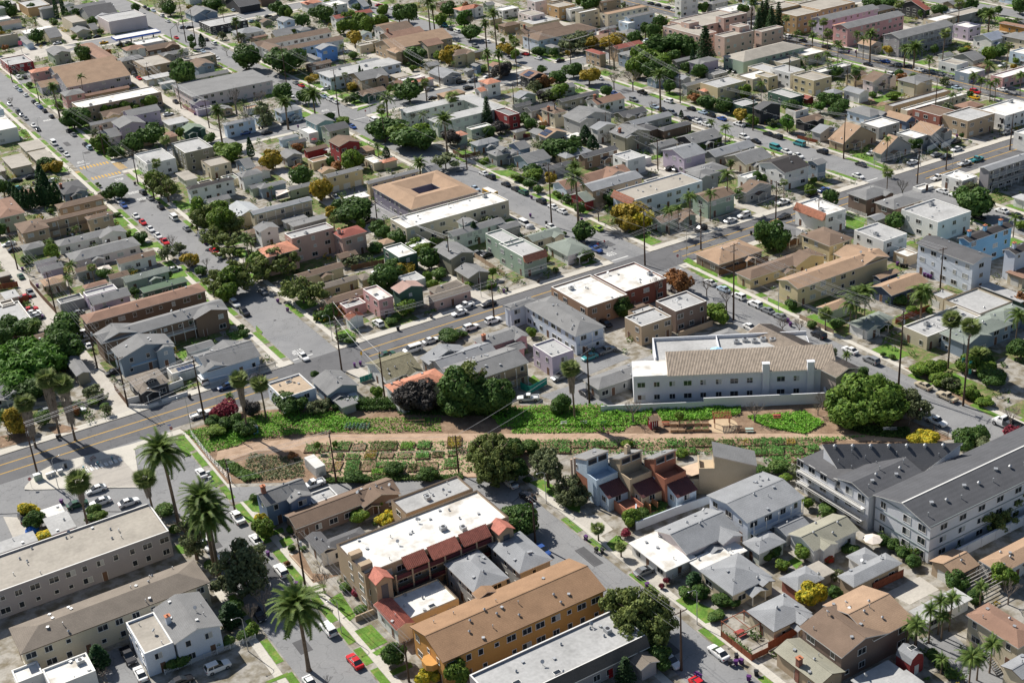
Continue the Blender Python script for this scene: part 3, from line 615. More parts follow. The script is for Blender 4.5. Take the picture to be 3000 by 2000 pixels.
5|*~0.26|1522,2652,40,44,30,Gx,pk,g
5|very long low grey-roofed building beside the white tiled apartments|1570,2341,458,66,34,H,gy,g,a
0|pale blue-white two-storey house with light roof beside the condos|1458,1672,149,126,58,Gx,bw,lg,bp0.2
0|long grey apartment block with gravel-coloured flat roof|100,2350,413,129,62,F,gt,be
0|long cream apartment building with grey-brown hipped roof|164,2134,358,93,58,H,cr,bg2
5|pale blue-white gabled house with chimneys and white picket fence|403,1993,91,126,58,Gy,bw,g,c;350,2005,54,111,54,F,bw,be
3|small white box garage at the picture's bottom left corner|142,2091,46,42,34,F,wh,w
5|white flat-roofed house at the bottom left|188,2029,79,62,42,F,wh,w,a
7|pink-walled patio room with grey flat roof|317,2542,52,76,28,FO,pk,lg
7|white corrugated patio cover|322,2604,44,59,24,FO,wh,w,n
3|*~0.50|205,2537,83,44,30,FO,gy,lg
5|white cottage with charcoal shingle roof beside the red tiled block|754,2119,97,44,34,H,wh,dg;742,2121,36,75,35,Gy,wh,dg
0|tan three-storey apartment block with red tile awnings and galleries|758,1939,317,124,86,F,tn,w,a
5|grey box house with pale hipped roof behind the orange block, left of a pair|913,1803,78,115,56,H,gy,lg
5|grey box house with pale hipped roof behind the orange block, right of a pair|1013,1803,76,119,56,H,gy,lg
5|cream house with white flat roof and red tiled entry|777,1830,117,80,36,F,cr,w;755,1815,39,94,36,Gy,wh,ct
0|orange apartment block with brown shingle gable roof|766,1655,343,123,64,Gx,or,ob,a
0|grey townhouse row with pale flat roof and shingle mansard|792,1517,302,93,56,F,gt,lg,a
5|long pale house with silver gable roof behind the white carport|1316,1684,132,101,38,Gx,pw,lg;1393,1667,52,78,37,Gy,pw,lg
1|white flat-roofed carport beside the parked silver sedan|1257,1673,76,119,29,FO,wh,w
1|narrow white-roofed carport with louvred gate|1313,1635,114,44,27,FO,wh,w
5|cream bungalow with light grey hipped roof on the clipped lawn|1306,1536,96,98,34,H,cr,lg;1368,1524,31,71,33,Gy,cr,lg
5|cream bungalow with light grey hipped roof behind the fenced patio|1297,1414,91,74,33,H,cr,lg;1346,1401,39,57,32,Gy,cr,lg
5|low house with pale hipped roof beside the narrow carport|1431,1607,70,50,32,H,gw,lg
4|small grey entry shed beside the feathery pine|1051,1473,40,44,30,Gy,gt,bg2
5|white cottage with worn olive-grey roof and gabled porch|1517,1549,119,73,35,Gx,wh,ow;1533,1539,38,51,35,Gy,wh,ow
3|small white outbuilding with silver roof behind the worn cottage|1515,1623,64,44,30,Gx,wh,lg
5|small brick-red cottage with pale hipped roof|1412,1479,67,51,30,H,rb,lg;1479,1487,34,44,26,FO,gy,be
5|long tan cottage with silver-grey hipped roof above a red fence|1497,1423,124,43,35,H,tn,lg
5|small white pavilion with pale hipped roof by the parasol|1559,1463,50,44,30,H,wh,lg
5|taupe two-storey house with long tan-brown roof|1320,1273,110,103,58,Gy,dt,bn;1394,1273,98,124,58,Gx,dt,tn
5|low tan house with brick chimney and front patio|1262,1264,60,112,34,Gy,tn,ow,c
5|red barn-shaped shed with grey gambrel roof|1424,1217,35,34,28,GB,rd,lg
7|*~0.60|1322,1208,87,44,25,FO,wh,lg,n
7|*~0.58|1368,1176,46,40,26,FO,wh,lg,n
3|garage with tan gable roof against the long white wall|1668,1338,65,64,32,Gx,tn,tn
5|house with broad orange-tan roof beside the white boundary wall|1737,1292,135,53,36,H,wh,tn;1819,1283,50,41,35,Gy,wh,tn
5|cream apartment house with red-brown hipped roof and outside stair|1570,1119,59,113,58,H,cr,rb
1|long white carport behind the feather palms|1531,1280,117,42,28,FO,wh,lg
5|*~0.58|1516,1066,52,44,55,Gx,cr,lg
3|*~0.22|144,449,5,6,28,F,cr,gg,!
5|*~0.1|234,840,14,8,33,Gy,bg,g,!;241,839,6,6,32,Gy,bg,g,!
5|*~0.2|129,785,10,10,32,Gy,gy,g,!
5|*~0.4|288,536,11,9,56,H,ye,bn,!;294,535,5,6,55,Gy,ye,bn,!
5|*~0.11|578,452,10,7,33,Gx,tn,rb,!
3|*~0.1|229,855,5,5,28,Gy,tn,lg,!
5|*~0.3|299,739,10,8,34,Gy,wh,dg,!
3|*~0.23|1514,3229,63,62,28,F,wh,lg
3|*~0.7|461,533,6,6,28,Gx,lb,bn,!
5|*~0.7|491,556,12,8,56,H,bg,g,!;492,555,5,6,55,Gy,bg,g,!
3|*~0.11|575,468,7,6,28,F,wh,bn,!
3|*~0.3|255,688,6,5,28,Gy,ol,bn,!
5|*~0.1|172,586,13,8,34,Gx,wh,g,!
5|*~0.8|332,442,13,7,32,Gx,bg,g,!
5|*~0.2|173,871,14,7,33,H,ye,g,!;174,870,6,6,32,Gy,ye,g,!
3|*~0.10|494,480,6,5,28,Gy,bg,rb,!
3|*~0.3|249,614,6,5,28,Gy,gy,rb,!
3|*~0.3|292,765,6,5,28,Gx,lb,rb,!
5|*~0.11|3960,3595,107,95,56,H,cr,g;3963,3584,45,68,55,Gy,cr,g
5|*~0.7|356,444,12,7,56,H,lv,g,!;357,443,5,5,55,Gy,lv,g,!
3|*~0.7|487,568,6,5,28,Gx,gw,bg2,!
3|*~0.3|185,533,6,5,28,F,wh,tn,!
5|*~0.3|275,740,10,9,56,Gx,br,rb,!
3|*~0.17|68,483,6,6,28,Gy,br,g,!
3|*~0.8|342,468,5,5,28,Gy,gn,dg,!
3|*~0.6|406,655,6,5,28,Gy,wh,bg2,!
3|*~0.1|291,784,6,5,28,Gx,lb,gg,!
5|*~0.1|245,817,10,8,56,Gx,lv,bn,!
3|*~0.11|4434,3865,51,47,28,Gx,gw,g
3|*~0.22|174,432,6,4,28,Gy,cr,tn,!
5|*~0.3|338,748,11,9,56,H,wh,g,!;338,747,4,7,55,Gy,wh,g,!
5|*~0.3|274,781,9,8,33,H,wh,bg2,!;274,780,4,6,32,Gy,wh,bg2,!
3|*~0.11|554,452,5,5,28,Gx,tn,g,!
5|*~0.0|133,566,13,8,32,Gx,ye,bn,!;134,564,6,6,31,Gy,ye,bn,!
5|*~0.7|444,557,12,7,56,Gy,br,bn,!;444,556,5,6,55,Gy,br,bn,!
3|*~0.4|354,678,6,5,28,Gy,bg,lg,!
3|*~0.6|344,598,7,6,28,F,ye,g,!
3|*~0.11|564,459,6,6,28,F,br,g,!
5|*~0.6|387,652,9,8,56,Gy,gn,bg2,!;387,651,4,6,55,Gy,gn,bg2,!
5|*~0.11|549,469,10,8,33,Gx,wh,gg,!;555,468,4,6,32,Gy,wh,gg,!
5|*~0.2|146,874,9,8,32,Gx,cr,g,!;151,873,4,6,31,Gy,cr,g,!
3|*~0.7|441,546,5,6,28,F,cr,g,!
3|*~0.2|151,888,5,5,28,Gx,tn,bn,!
3|*~0.1|175,538,6,6,28,Gy,tn,g,!
3|*~0.1|177,783,7,6,28,Gy,bg,bg2,!
3|*~0.3|293,794,5,5,28,Gx,bg,bn,!
3|*~0.22|155,448,6,6,28,Gy,wh,bn,!
5|*~0.1|251,764,14,8,32,H,ol,bn,!;251,762,6,6,31,Gy,ol,bn,!
3|*~0.12|3449,3711,66,56,28,F,wh,tn
3|*~0.6|398,680,7,5,28,F,gn,g,!
3|*~0.8|407,588,7,6,28,F,cr,gg,!
5|*~0.11|546,437,12,9,34,H,lb,bn,!;552,436,5,7,33,Gy,lb,bn,!
3|*~0.6|386,682,5,5,28,F,gw,bn,!
5|*~0.1|280,819,10,8,34,H,cr,dg,!
5|*~0.8|343,476,13,9,56,H,bg,g,!;350,475,6,7,55,Gy,bg,g,!
3|*~0.7|448,590,6,6,28,Gy,gn,gg,!
5|*~0.1|246,780,13,9,56,Gy,gw,bg2,!;253,779,6,7,55,Gy,gw,bg2,!
5|*~0.7|458,575,11,9,33,Gx,lv,lg,!;464,574,5,7,32,Gy,lv,lg,!
5|*~0.37|300,3257,137,74,32,Gx,gw,g;376,3246,58,55,31,Gy,gw,g
5|*~0.3|279,753,12,7,33,Gy,wh,bn,!;280,752,5,5,32,Gy,wh,bn,!
5|*~0.10|484,465,12,9,33,H,tn,dg,!
3|*~0.3|377,706,6,5,28,Gx,ol,g,!
3|*~0.10|484,485,6,6,28,F,ol,gg,!
3|*~0.1|185,829,7,6,28,Gy,wh,g,!
3|*~0.7|397,515,6,6,28,Gy,ye,tn,!
3|*~0.1|245,873,6,6,28,Gy,ye,gg,!
5|*~0.9|2479,3841,121,80,32,H,ye,lg
5|*~0.10|507,514,13,8,56,Gx,br,bg2,!;514,513,6,6,55,Gy,br,bg2,!
3|*~0.11|493,438,6,5,28,Gx,gy,bg2,!
5|*~0.1|175,669,10,9,56,H,wh,rb,!;180,668,4,6,55,Gy,wh,rb,!
5|*~0.3|246,648,10,8,34,Gx,ye,g,!
3|*~0.7|357,434,7,6,28,F,gy,g,!
5|*~0.3|292,622,12,8,34,Gx,ol,tn,!;292,621,5,6,33,Gy,ol,tn,!
3|*~0.13|4915,3869,60,48,28,Gx,wh,lg
3|*~0.2|127,767,6,5,28,Gx,gn,rb,!
3|*~0.7|453,545,5,6,28,Gx,ye,rb,!
3|*~0.6|296,514,6,6,28,Gy,bg,rb,!
3|*~0.1|278,808,6,5,28,Gy,cr,lg,!
3|*~0.7|462,542,6,5,28,Gy,br,lg,!
3|*~0.2|146,709,5,5,28,Gx,ol,dg,!
3|*~0.3|280,769,5,5,28,Gx,br,gg,!
5|*~0.2|180,857,10,8,34,H,ol,lg,!
5|*~0.1|189,768,10,10,33,Gy,gy,lg,!;194,766,4,7,32,Gy,gy,lg,!
3|*~0.13|4597,3784,67,57,28,Gy,gn,gg
5|*~0.3|350,736,12,9,33,Gx,gw,bg2,!;356,735,5,7,32,Gy,gw,bg2,!
5|*~0.2|144,839,10,8,56,H,gn,lg,!;144,838,4,6,55,Gy,gn,lg,!
5|*~0.6|382,611,12,9,33,Gx,gw,rb,!
3|*~0.0|135,451,5,4,28,F,ol,bg2,!
5|*~0.11|504,463,9,8,32,Gx,tn,bn,!;509,462,4,6,31,Gy,tn,bn,!
5|*~0.8|354,518,13,9,32,Gx,ol,tn,!
5|*~0.7|488,533,11,8,34,Gy,ye,gg,!
3|*~0.8|400,586,5,6,28,F,gy,dg,!
3|*~0.5|256,416,5,6,28,Gy,ol,g,!
5|*~0.8|395,557,14,7,32,Gx,cr,gg,!
3|*~0.7|456,591,6,6,28,Gy,lb,dg,!
3|*~0.3|281,619,6,5,28,Gy,lb,gg,!
3|*~0.13|4407,3652,56,46,28,F,tn,rb
3|*~0.13|510,400,5,6,28,Gx,gy,g,!
3|*~0.11|505,441,7,5,28,F,bg,lg,!
3|*~0.1|245,859,7,5,28,Gx,tn,bg2,!
'''.strip().split('\n')
TREES = '''
b2|0~0.2|150,751,45,80
q8|1~1.2|150,773,30,90
q8|1~2.2|154,766,30,100
b2|0~1.2|156,849,50,80
b2|2~0.2|157,837,40,70
c4|3~0.2|155,838,15,90
c4|3~1.2|176,810,15,140
c4|3~1.1|180,810,15,140
b2|2~1.2|168,834,35,70
b2|2~5.2|186,805,25,50
s14|4~3.1|181,812,20,30
b2|2~3.1|185,767,30,60
l14|5~1.1|177,747,20,30
l14|5~0.2|168,744,20,30
s14|4~0.1|183,746,18,30
q8|1~2.1|156,686,30,90
b2|0~1.1|158,682,45,90
b2|2~2.2|159,696,30,70
b2|2~0.1|181,680,35,70
b2|0~2.0|122,568,65,90;120,570,50,80
b2|0~3.0|140,521,60,90
b2|0~1.0|130,517,50,80
l16|6~0.0|121,528,45,70
b2|2~0.0|122,514,30,50
s14|4~2.0|125,514,20,30
b2|0~2.1|179,596,60,130
b2|2~4.1|184,618,40,100
p5|7~0.2|120,589,36,140
q8|1~1.0|136,607,30,120
s14|4~1.1|154,655,20,30
l16|6~1.0|137,575,32,60
l16|6~3.0|141,576,32,60
l16|6~3.1|145,575,32,63
l16|6~2.1|150,577,32,60
l16|6~0.1|154,577,32,62
l16|6~1.1|156,573,32,70
l16|6~2.0|142,571,28,40
l16|6~4.1|149,573,28,40
r0|8~0.2|108,627,30,50
b2|0~9.3|214,608,75,120
r0|8~2.1|182,538,60,140
r0|8~3.3|177,512,60,140
p5|7~1.0|161,499,40,140
l16|6~13.22|156,478,65,70;156,486,40,60
c4|3~2.22|164,476,16,80
s14|4~2.1|185,598,25,30
l14|5~3.1|193,598,20,30
w7|9~0.0|137,494,26,90
t15|10~0.0|125,468,25,90
l16|6~11.0|151,520,20,50
s14|4~6.3|159,507,25,40
s14|4~3.3|199,604,25,25
s14|4~2.3|202,601,25,25
q8|1~0.1|192,634,30,80
l14|5~0.1|186,661,20,30
b2|2~1.1|215,784,30,60
b2|0~0.1|228,761,45,90
o10|11~0.1|229,773,40,80
t15|10~0.1|238,700,24,110
p5|7~0.1|232,665,36,110
b2|2~5.1|210,673,22,70
c4|3~0.1|214,669,20,70
b2|2~6.1|208,666,20,50
r0|8~0.1|217,716,30,70
o10|11~3.3|234,666,30,50
q8|1~3.2|168,789,20,40
s14|4~3.2|170,795,30,30
b2|0~3.1|252,755,50,70
b2|2~6.3|252,763,40,60
s14|4~0.2|123,656,20,30
b14|12~0.0|146,625,25,40
l16|6~3.2|124,605,20,40
s14|4~2.2|129,617,20,40
b2|2~0.17|97,519,35,50
y9|13~0.0|99,513,30,50
y9|13~0.17|96,516,30,40
r0|8~1.1|217,642,40,60
b2|2~4.2|186,815,30,50
o10|11~0.0|124,548,20,40
s14|4~1.2|146,692,22,40
l14|5~0.0|121,524,15,20
o10|11~2.1|228,678,25,50
b2|0~7.3|274,714,45,80
b2|2~2.3|274,703,40,70
l16|6~9.3|275,699,30,60
b2|0~2.3|271,671,45,80
b2|0~3.3|285,681,55,90
b2|0~0.3|285,670,50,90
l16|6~5.3|300,703,30,60
q8|1~1.3|290,669,30,90
b2|2~1.3|311,685,40,50
r0|8~0.3|316,688,40,60
c4|3~2.3|319,688,15,50
l16|6~2.3|288,654,42,80
l16|6~4.3|293,654,45,80
l16|6~7.3|295,648,45,80
l16|6~1.3|280,639,45,80
l16|6~3.3|285,637,45,80
l16|6~6.3|290,632,50,90
l16|6~10.3|300,636,45,80
y9|13~1.3|273,611,48,80
b2|0~1.3|227,588,95,120
b2|0~4.3|229,601,50,100
l16|6~11.3|314,661,35,70
b2|0~8.3|313,640,50,100
b2|0~8.4|309,621,50,140
p5|7~4.3|312,604,40,160
p5|7~6.4|311,597,30,150
b2|0~5.6|340,634,50,80
l16|6~7.4|325,616,35,70
ll1|14~0.6|332,604,50,100
r0|8~2.6|333,599,40,80
p5|7~2.6|306,537,36,170
p5|7~3.6|320,552,40,170
b2|0~2.6|320,577,55,80
l14|5~0.6|329,561,16,25
y9|13~0.6|317,536,40,60
y9|13~1.6|318,544,30,50
b2|0~3.4|279,556,60,90
y9|13~0.4|292,543,65,90;287,541,40,80
p5|7~1.6|288,505,36,120
p5|7~0.6|293,504,36,110
d11|15~1.6|295,506,50,70
s14|4~0.6|294,521,25,30
q8|1~0.3|254,583,30,80
s14|4~0.3|261,588,30,40
b2|0~5.3|248,537,50,80
c4|3~0.3|242,540,12,90
c4|3~1.3|242,537,11,80
w7|9~0.3|232,534,20,80
y9|13~2.3|236,536,30,40
y9|13~0.3|228,562,35,40
b2|0~1.4|246,501,70,100
r0|8~0.4|255,502,30,50
w7|9~0.4|252,497,26,80
b2|0~6.3|206,542,50,80
b2|2~0.3|211,531,40,70
p5|7~0.3|206,510,55,90
p5|7~1.3|190,501,42,110
p5|7~2.3|225,480,44,100
t15|10~0.20|212,457,28,130
r0|8~0.20|230,469,50,70
q8|1~0.4|230,458,30,70
l16|6~12.3|210,491,35,35
s14|4~1.3|209,502,25,30
b2|0~2.20|215,460,75,80;213,465,50,70
b2|0~1.20|217,444,90,90
l16|6~2.4|215,448,60,90
l16|6~0.4|220,443,60,90
b2|0~0.4|219,438,50,80
p5|7~0.4|223,427,50,130
t15|10~0.5|250,469,40,80
n3|16~0.5|252,446,30,130
s14|4~0.4|248,453,30,40
b2|2~0.5|246,434,30,50
d11|15~0.5|251,435,40,50
d11|15~0.4|229,435,40,60
p5|7~0.20|203,411,36,50
o10|11~0.20|214,412,60,60
y9|13~3.22|165,457,48,80
l16|6~2.22|188,436,40,80;185,433,30,70;190,435,30,70
q8|1~0.20|198,434,26,70
c4|3~0.20|204,440,16,40
m13|17~0.3|181,471,30,40
m13|17~0.22|171,445,30,40
m13|17~0.20|183,439,30,40
l16|6~0.5|236,404,25,50
r0|8~1.3|191,532,55,120
o10|11~4.3|185,514,50,100;184,509,40,70
l16|6~8.3|249,541,20,40
s14|4~2.22|174,470,10,20
b14|12~1.3|183,444,20,40
l16|6~0.3|249,600,20,40
l14|5~0.3|261,661,20,30
b2|2~1.6|299,510,40,60
l14|5~0.20|228,408,20,20
l14|5~0.4|271,545,20,30
l16|6~3.4|244,516,20,50
b14|12~0.3|228,518,25,40
o10|11~1.3|224,517,25,40
b2|0~3.8|396,586,45,80
b2|2~4.8|402,586,30,70
o10|11~1.8|343,518,60,90;340,521,50,80
o10|11~0.8|352,524,60,90
y9|13~1.8|352,518,40,60
y9|13~0.8|358,511,60,80;363,513,40,70
b2|2~0.6|327,525,40,50
b14|12~1.6|332,520,25,40
b2|2~5.8|385,508,40,120
b2|2~3.8|379,505,40,100
b2|2~1.8|382,516,30,80
b2|2~0.8|370,508,40,70
b2|0~2.8|365,485,75,100
b2|0~0.7|375,480,80,100;374,472,50,90
l16|6~1.8|348,472,70,110
l16|6~2.8|346,464,70,110
l16|6~0.8|337,462,50,100
l16|6~3.8|347,458,60,100
b2|2~3.9|340,443,40,90
b2|0~1.8|341,456,60,80
b2|2~6.7|366,473,40,50
n3|16~0.7|369,455,55,190
c4|3~0.7|362,455,15,90
b2|2~4.7|355,442,40,60
b2|2~5.7|357,452,35,50
r0|8~0.8|337,479,60,140
r0|8~1.8|338,493,30,80
r0|8~0.7|323,446,70,110
r0|8~0.9|319,454,50,90
p5|7~0.9|313,414,42,150
b2|2~2.9|332,433,30,60
t15|10~0.6|292,488,30,190
l16|6~0.6|314,525,25,60
y9|13~0.9|316,468,48,80
b2|0~0.8|318,483,50,70
b2|0~0.6|307,478,45,60
m13|17~0.6|299,477,45,60
o10|11~0.6|292,474,40,60
o10|11~1.6|289,459,40,50
l16|6~2.6|296,461,45,60
l16|6~1.6|291,458,30,50
d11|15~0.6|287,460,30,50
b2|2~0.9|311,448,30,50
l16|6~0.28|297,429,32,60
b2|2~1.5|264,438,30,50
b2|2~2.5|263,431,30,50
l14|5~0.5|265,427,20,20
B2|0~0.5|2509,3947,60,70;2538,3903,50,70
b2|2~1.9|262,400,30,50
c4|3~0.9|268,401,26,70
C4|3~0.28|2651,3921,24,60
R0|8~1.9|2746,3959,40,50
o10|11~1.5|251,405,40,40
L14|5~1.9|2460,3944,15,30
P5|7~1.28|2419,3692,34,50
S14|4~1.35|2955,3661,22,30
L14|5~0.7|3020,3670,25,30
Q8|1~1.9|3062,3742,26,60
Q8|1~1.35|3036,3630,32,70
c4|3~0.35|314,402,10,30
Y9|13~0.12|3259,3808,34,60
L16|6~0.12|3269,3751,30,50
b2|0~1.28|329,404,45,60
B2|2~5.35|3302,3962,40,60
m13|17~0.7|331,415,30,40
o10|11~0.7|334,420,25,40
l16|6~1.12|349,405,30,60
Q8|1~2.7|3505,3972,30,70
p5|7~0.7|428,493,40,130
b2|2~3.7|435,507,30,90
n3|16~2.7|426,483,36,160
n3|16~1.7|415,473,36,160
n3|16~3.7|434,489,34,160
b2|2~2.7|434,537,30,60
b2|2~1.7|436,516,25,50
q8|1~0.7|414,531,20,40
B14|12~0.5|2340,3851,34,40
s14|4~0.9|294,415,22,30
q8|1~0.8|382,513,20,60
P5|7~0.35|2876,3410,20,30
S14|4~0.7|3014,3805,10,20
r0|8~3.9|308,413,20,70
b14|12~0.6|311,498,25,40
B14|12~0.35|3320,3772,25,30
n3|16~0.12|422,472,40,160
n3|16~0.10|430,476,36,160
b2|0~1.7|416,466,50,90
t15|10~0.7|422,462,24,110
t15|10~1.12|429,452,28,90
t15|10~2.10|429,445,28,110
t15|10~0.12|425,438,28,80
q8|1~3.7|414,446,30,80
q8|1~5.10|416,438,36,80
q8|1~2.10|409,415,40,90
q8|1~1.10|425,420,34,100
p5|7~0.10|423,410,40,120
q8|1~0.10|424,415,30,90
y9|13~0.10|438,413,34,50
b2|2~0.10|440,413,30,50
P5|7~0.11|4262,3881,50,90
P5|7~1.11|4264,3936,30,80
W7|9~0.11|4350,3808,30,150
Q8|1~0.11|4175,3717,34,90
L14|5~0.13|4619,3935,25,20
L14|5~0.11|4527,3937,25,20
Y9|13~0.13|4652,3940,20,20
b2|0~0.11|506,447,45,60
p5|7~0.14|496,409,50,80
b2|2~4.13|509,423,30,70
b14|12~2.11|508,408,40,40
o10|11~2.13|516,409,30,30
L16|6~0.13|4569,3754,36,70
B2|0~0.13|4647,3762,45,60
T15|10~0.13|4493,3597,26,110
Q8|1~4.13|4238,3476,36,100
Q8|1~1.13|4163,3483,34,70
Q8|1~0.13|4135,3421,30,70
Q8|1~0.14|4114,3356,34,70
Q8|1~1.14|4134,3349,30,80
Q8|1~2.14|4286,3356,34,70
b2|0~0.10|494,479,50,70
b2|0~1.10|499,474,50,70
t15|10~0.11|486,454,30,80
t15|10~1.11|485,417,34,140
b2|2~4.11|518,439,40,80
q8|1~4.12|401,413,30,70
q8|1~3.12|401,419,25,50
q8|1~1.12|395,420,25,50
b14|12~1.12|397,427,30,40
q8|1~2.12|393,404,26,60
b2|2~3.12|395,403,42,50
q8|1~0.12|386,407,20,50
B2|2~2.10|3937,3892,30,60
B2|2~1.15|3905,3856,16,80
M13|17~0.11|4065,3766,30,50
Q8|1~1.11|4030,3671,28,60
O10|11~0.11|4164,3627,30,40
R0|8~0.13|4168,3665,24,40
B14|12~0.13|4113,3449,16,30
Q8|1~0.16|3932,3378,26,60
B2|0~0.12|3660,3735,40,50;3653,3763,35,50
B2|2~0.15|3630,3662,36,50
B2|2~0.12|3484,3776,36,60
LL1|14~0.35|3309,3602,30,70
LL1|14~0.12|3564,3699,24,50
B14|12~0.15|3570,3623,30,40
R0|8~1.15|3302,3356,30,50
R0|8~0.15|3330,3245,30,50
Q8|1~0.15|3333,3129,22,80
B2|2~1.16|3487,3142,24,50
B14|12~0.16|3699,3125,10,24
R0|8~0.35|3269,3448,20,40
L14|5~0.15|3892,3638,30,30
S14|4~0.15|3853,3711,20,25
R0|8~0.12|3771,3950,30,50
Q8|1~0.32|3214,3019,20,30
O10|11~0.12|3324,3690,25,30
b2|2~7.14|533,422,40,80
b2|2~0.11|496,448,30,60
L14|5~0.14|4616,3644,20,30
c4|3~9.17|88,487,28,120
c4|3~7.17|88,483,24,110
c4|3~5.17|79,478,16,75
c4|3~3.17|80,476,16,75
c4|3~5.18|82,477,16,75
c4|3~4.18|84,477,16,75
c4|3~2.17|85,476,16,75
c4|3~4.17|86,475,16,75
c4|3~0.18|88,475,16,75
c4|3~0.0|90,476,18,80
c4|3~8.17|78,482,16,70
c4|3~12.17|78,494,16,60
c4|3~11.17|78,487,16,65
b2|2~1.17|76,498,30,70
r0|8~0.17|81,517,30,50
b2|0~0.0|109,465,36,60;106,466,26,50
o10|11~0.18|104,469,16,30
l16|6~2.18|123,469,36,70
e6|18~1.0|122,457,50,100
e6|18~2.0|122,449,40,90
e6|18~0.0|119,456,30,80
l14|5~3.0|126,456,15,24
l16|6~3.19|124,421,42,90
e6|18~1.3|125,415,55,90
l16|6~5.22|126,405,50,100
e6|18~3.0|120,413,40,70
e6|18~0.3|129,403,50,80
E6|18~5.19|1200,3968,50,70
l16|6~6.22|128,414,40,90
Q8|1~2.22|1229,3736,30,90
Q8|1~1.22|1235,3717,30,80
E6|18~6.22|1223,3914,45,60
r0|8~1.19|108,403,34,60
O10|11~2.19|1088,3989,24,40
O10|11~0.19|1036,3949,34,50
Y9|13~0.19|1080,3852,32,50
R0|8~0.19|1057,3804,34,50
R0|8~0.22|1106,3783,26,50
b14|12~1.0|102,416,28,40
l14|5~0.19|100,425,16,20
q8|1~0.17|75,427,26,40
q8|1~2.18|76,404,30,30
Q8|1~0.19|705,3856,26,60
B14|12~0.37|664,3934,16,30
T15|10~0.18|796,3929,18,50
B14|12~1.18|830,3945,22,30
l14|5~0.18|89,425,16,20
q8|1~0.18|85,431,20,50
b14|12~0.18|66,423,20,30
E6|18~1.19|1080,3645,36,60
E6|18~2.19|1072,3548,40,70
E6|18~4.22|1140,3592,50,100;1147,3541,45,90
L16|6~1.19|1108,3562,40,90
B14|12~3.19|1081,3759,20,30
O10|11~1.19|1083,3749,15,20
L16|6~0.19|1077,3518,34,60
E6|18~0.19|1060,3573,30,50
B2|0~0.19|608,3564,50,80
B2|2~0.38|585,3509,40,70
B2|0~1.37|529,3661,45,50
Q8|1~0.37|550,3631,30,40
B2|2~2.37|480,3706,40,60
B2|2~0.37|464,3647,40,60
B14|12~1.19|987,3799,16,30
B14|12~6.19|1030,3295,12,20
B14|12~5.24|1025,3256,15,20
B14|12~0.19|864,3745,16,26
s14|4~0.0|107,486,9,12
s14|4~1.0|107,483,9,12
s14|4~0.18|85,467,16,20
s14|4~3.18|103,447,16,16
C4|3~0.22|1237,3756,15,40
E6|18~3.22|1194,3604,36,70
E6|18~3.19|1185,3836,34,40
L14|5~1.22|1225,3833,20,20
E6|18~1.22|1263,3640,55,90;1285,3584,50,80
L16|6~1.22|1236,3665,40,70
E6|18~2.22|1221,3591,36,70
E6|18~0.22|1244,3357,50,90;1261,3312,46,80;1226,3397,40,70
y9|13~1.22|165,413,44,90;164,411,30,60
b2|0~1.22|166,431,50,80
B2|0~0.22|1639,3861,70,80;1639,3922,40,70
Y9|13~0.22|1601,3930,30,50
T15|10~0.22|1553,3809,20,50
B2|2~0.22|1657,3700,32,50
B2|2~1.22|1646,3645,26,50
L16|6~0.22|1632,3777,20,40
B2|2~0.20|1672,3575,40,50
B14|12~0.23|1576,3562,30,36
O10|11~0.22|1477,3520,40,36
L16|6~1.20|1684,3497,36,40
L16|6~2.23|1683,3451,30,40
B2|2~2.23|1645,3336,40,70
Y9|13~0.23|1563,3337,38,50
B2|2~0.23|1519,3328,38,60
B2|0~0.23|1477,3301,42,70;1450,3289,32,60
B2|2~1.23|1553,3375,30,50
S14|4~1.23|1638,3260,30,30
L16|6~1.23|1590,3243,20,40
L14|5~0.23|1584,3201,18,30
B2|2~0.24|1261,3197,25,50
M13|17~0.24|1283,3197,20,36
B14|12~1.24|1243,3206,24,30
L16|6~0.23|1443,3089,28,50
S14|4~2.24|1378,3062,20,20
S14|4~0.23|1403,3078,18,20
C4|3~0.23|1858,3427,18,70
C4|3~0.21|1946,3462,16,55
S14|4~0.20|1747,3494,18,30
L16|6~0.26|1753,3142,14,40
L14|5~1.26|1720,3096,20,24
L14|5~1.23|1669,3135,14,20
B14|12~0.40|1454,2871,36,30
S14|4~0.40|1494,2868,16,14
L14|5~0.24|1220,3215,10,20
S14|4~0.22|1242,3265,8,12
S14|4~1.24|1240,3243,8,12
B14|12~0.20|1960,3566,10,20
B14|12~0.24|1228,3053,24,20
S14|4~0.24|1233,3023,20,20
b14|12~2.22|152,434,30,40
q8|1~0.22|152,426,16,40
P5|7~0.28|2202,3357,46,150
Y9|13~0.25|2310,3249,50,80;2324,3210,50,80;2280,3196,44,60
YY9|19~0.25|2329,3177,44,60
R0|8~0.28|2256,3321,40,80
B2|2~0.26|2119,3207,38,70
Q8|1~0.25|2354,3081,34,80
Q8|1~2.25|2439,3087,36,100
Q8|1~1.25|2404,3097,26,70
Q8|1~4.25|2522,3088,32,90
Q8|1~0.35|2625,3127,40,120
Q8|1~3.25|2471,3121,26,90
B2|2~1.32|2504,2808,36,90
B2|2~0.27|1896,2695,34,60
M13|17~0.27|2118,2761,36,60
M13|17~0.29|2113,2711,34,70
R0|8~0.27|2028,2713,34,90
R0|8~1.29|2155,2654,40,60
R0|8~2.29|2131,2541,34,80
L16|6~0.29|2088,2534,30,40
L16|6~1.29|2068,2488,26,40
L14|5~0.29|2086,2554,16,26
L14|5~3.27|1634,2742,16,30
S14|4~0.26|1925,3069,12,16
B14|12~0.27|2045,3078,24,40
B14|12~1.26|2027,3081,20,34
B14|12~0.26|2105,3292,9,14
L16|6~0.21|2312,3801,40,40
L14|5~0.21|2270,3828,30,30
B14|12~0.21|2261,3742,30,40
S14|4~0.21|2255,3677,20,30
B14|12~0.28|2276,3529,24,30
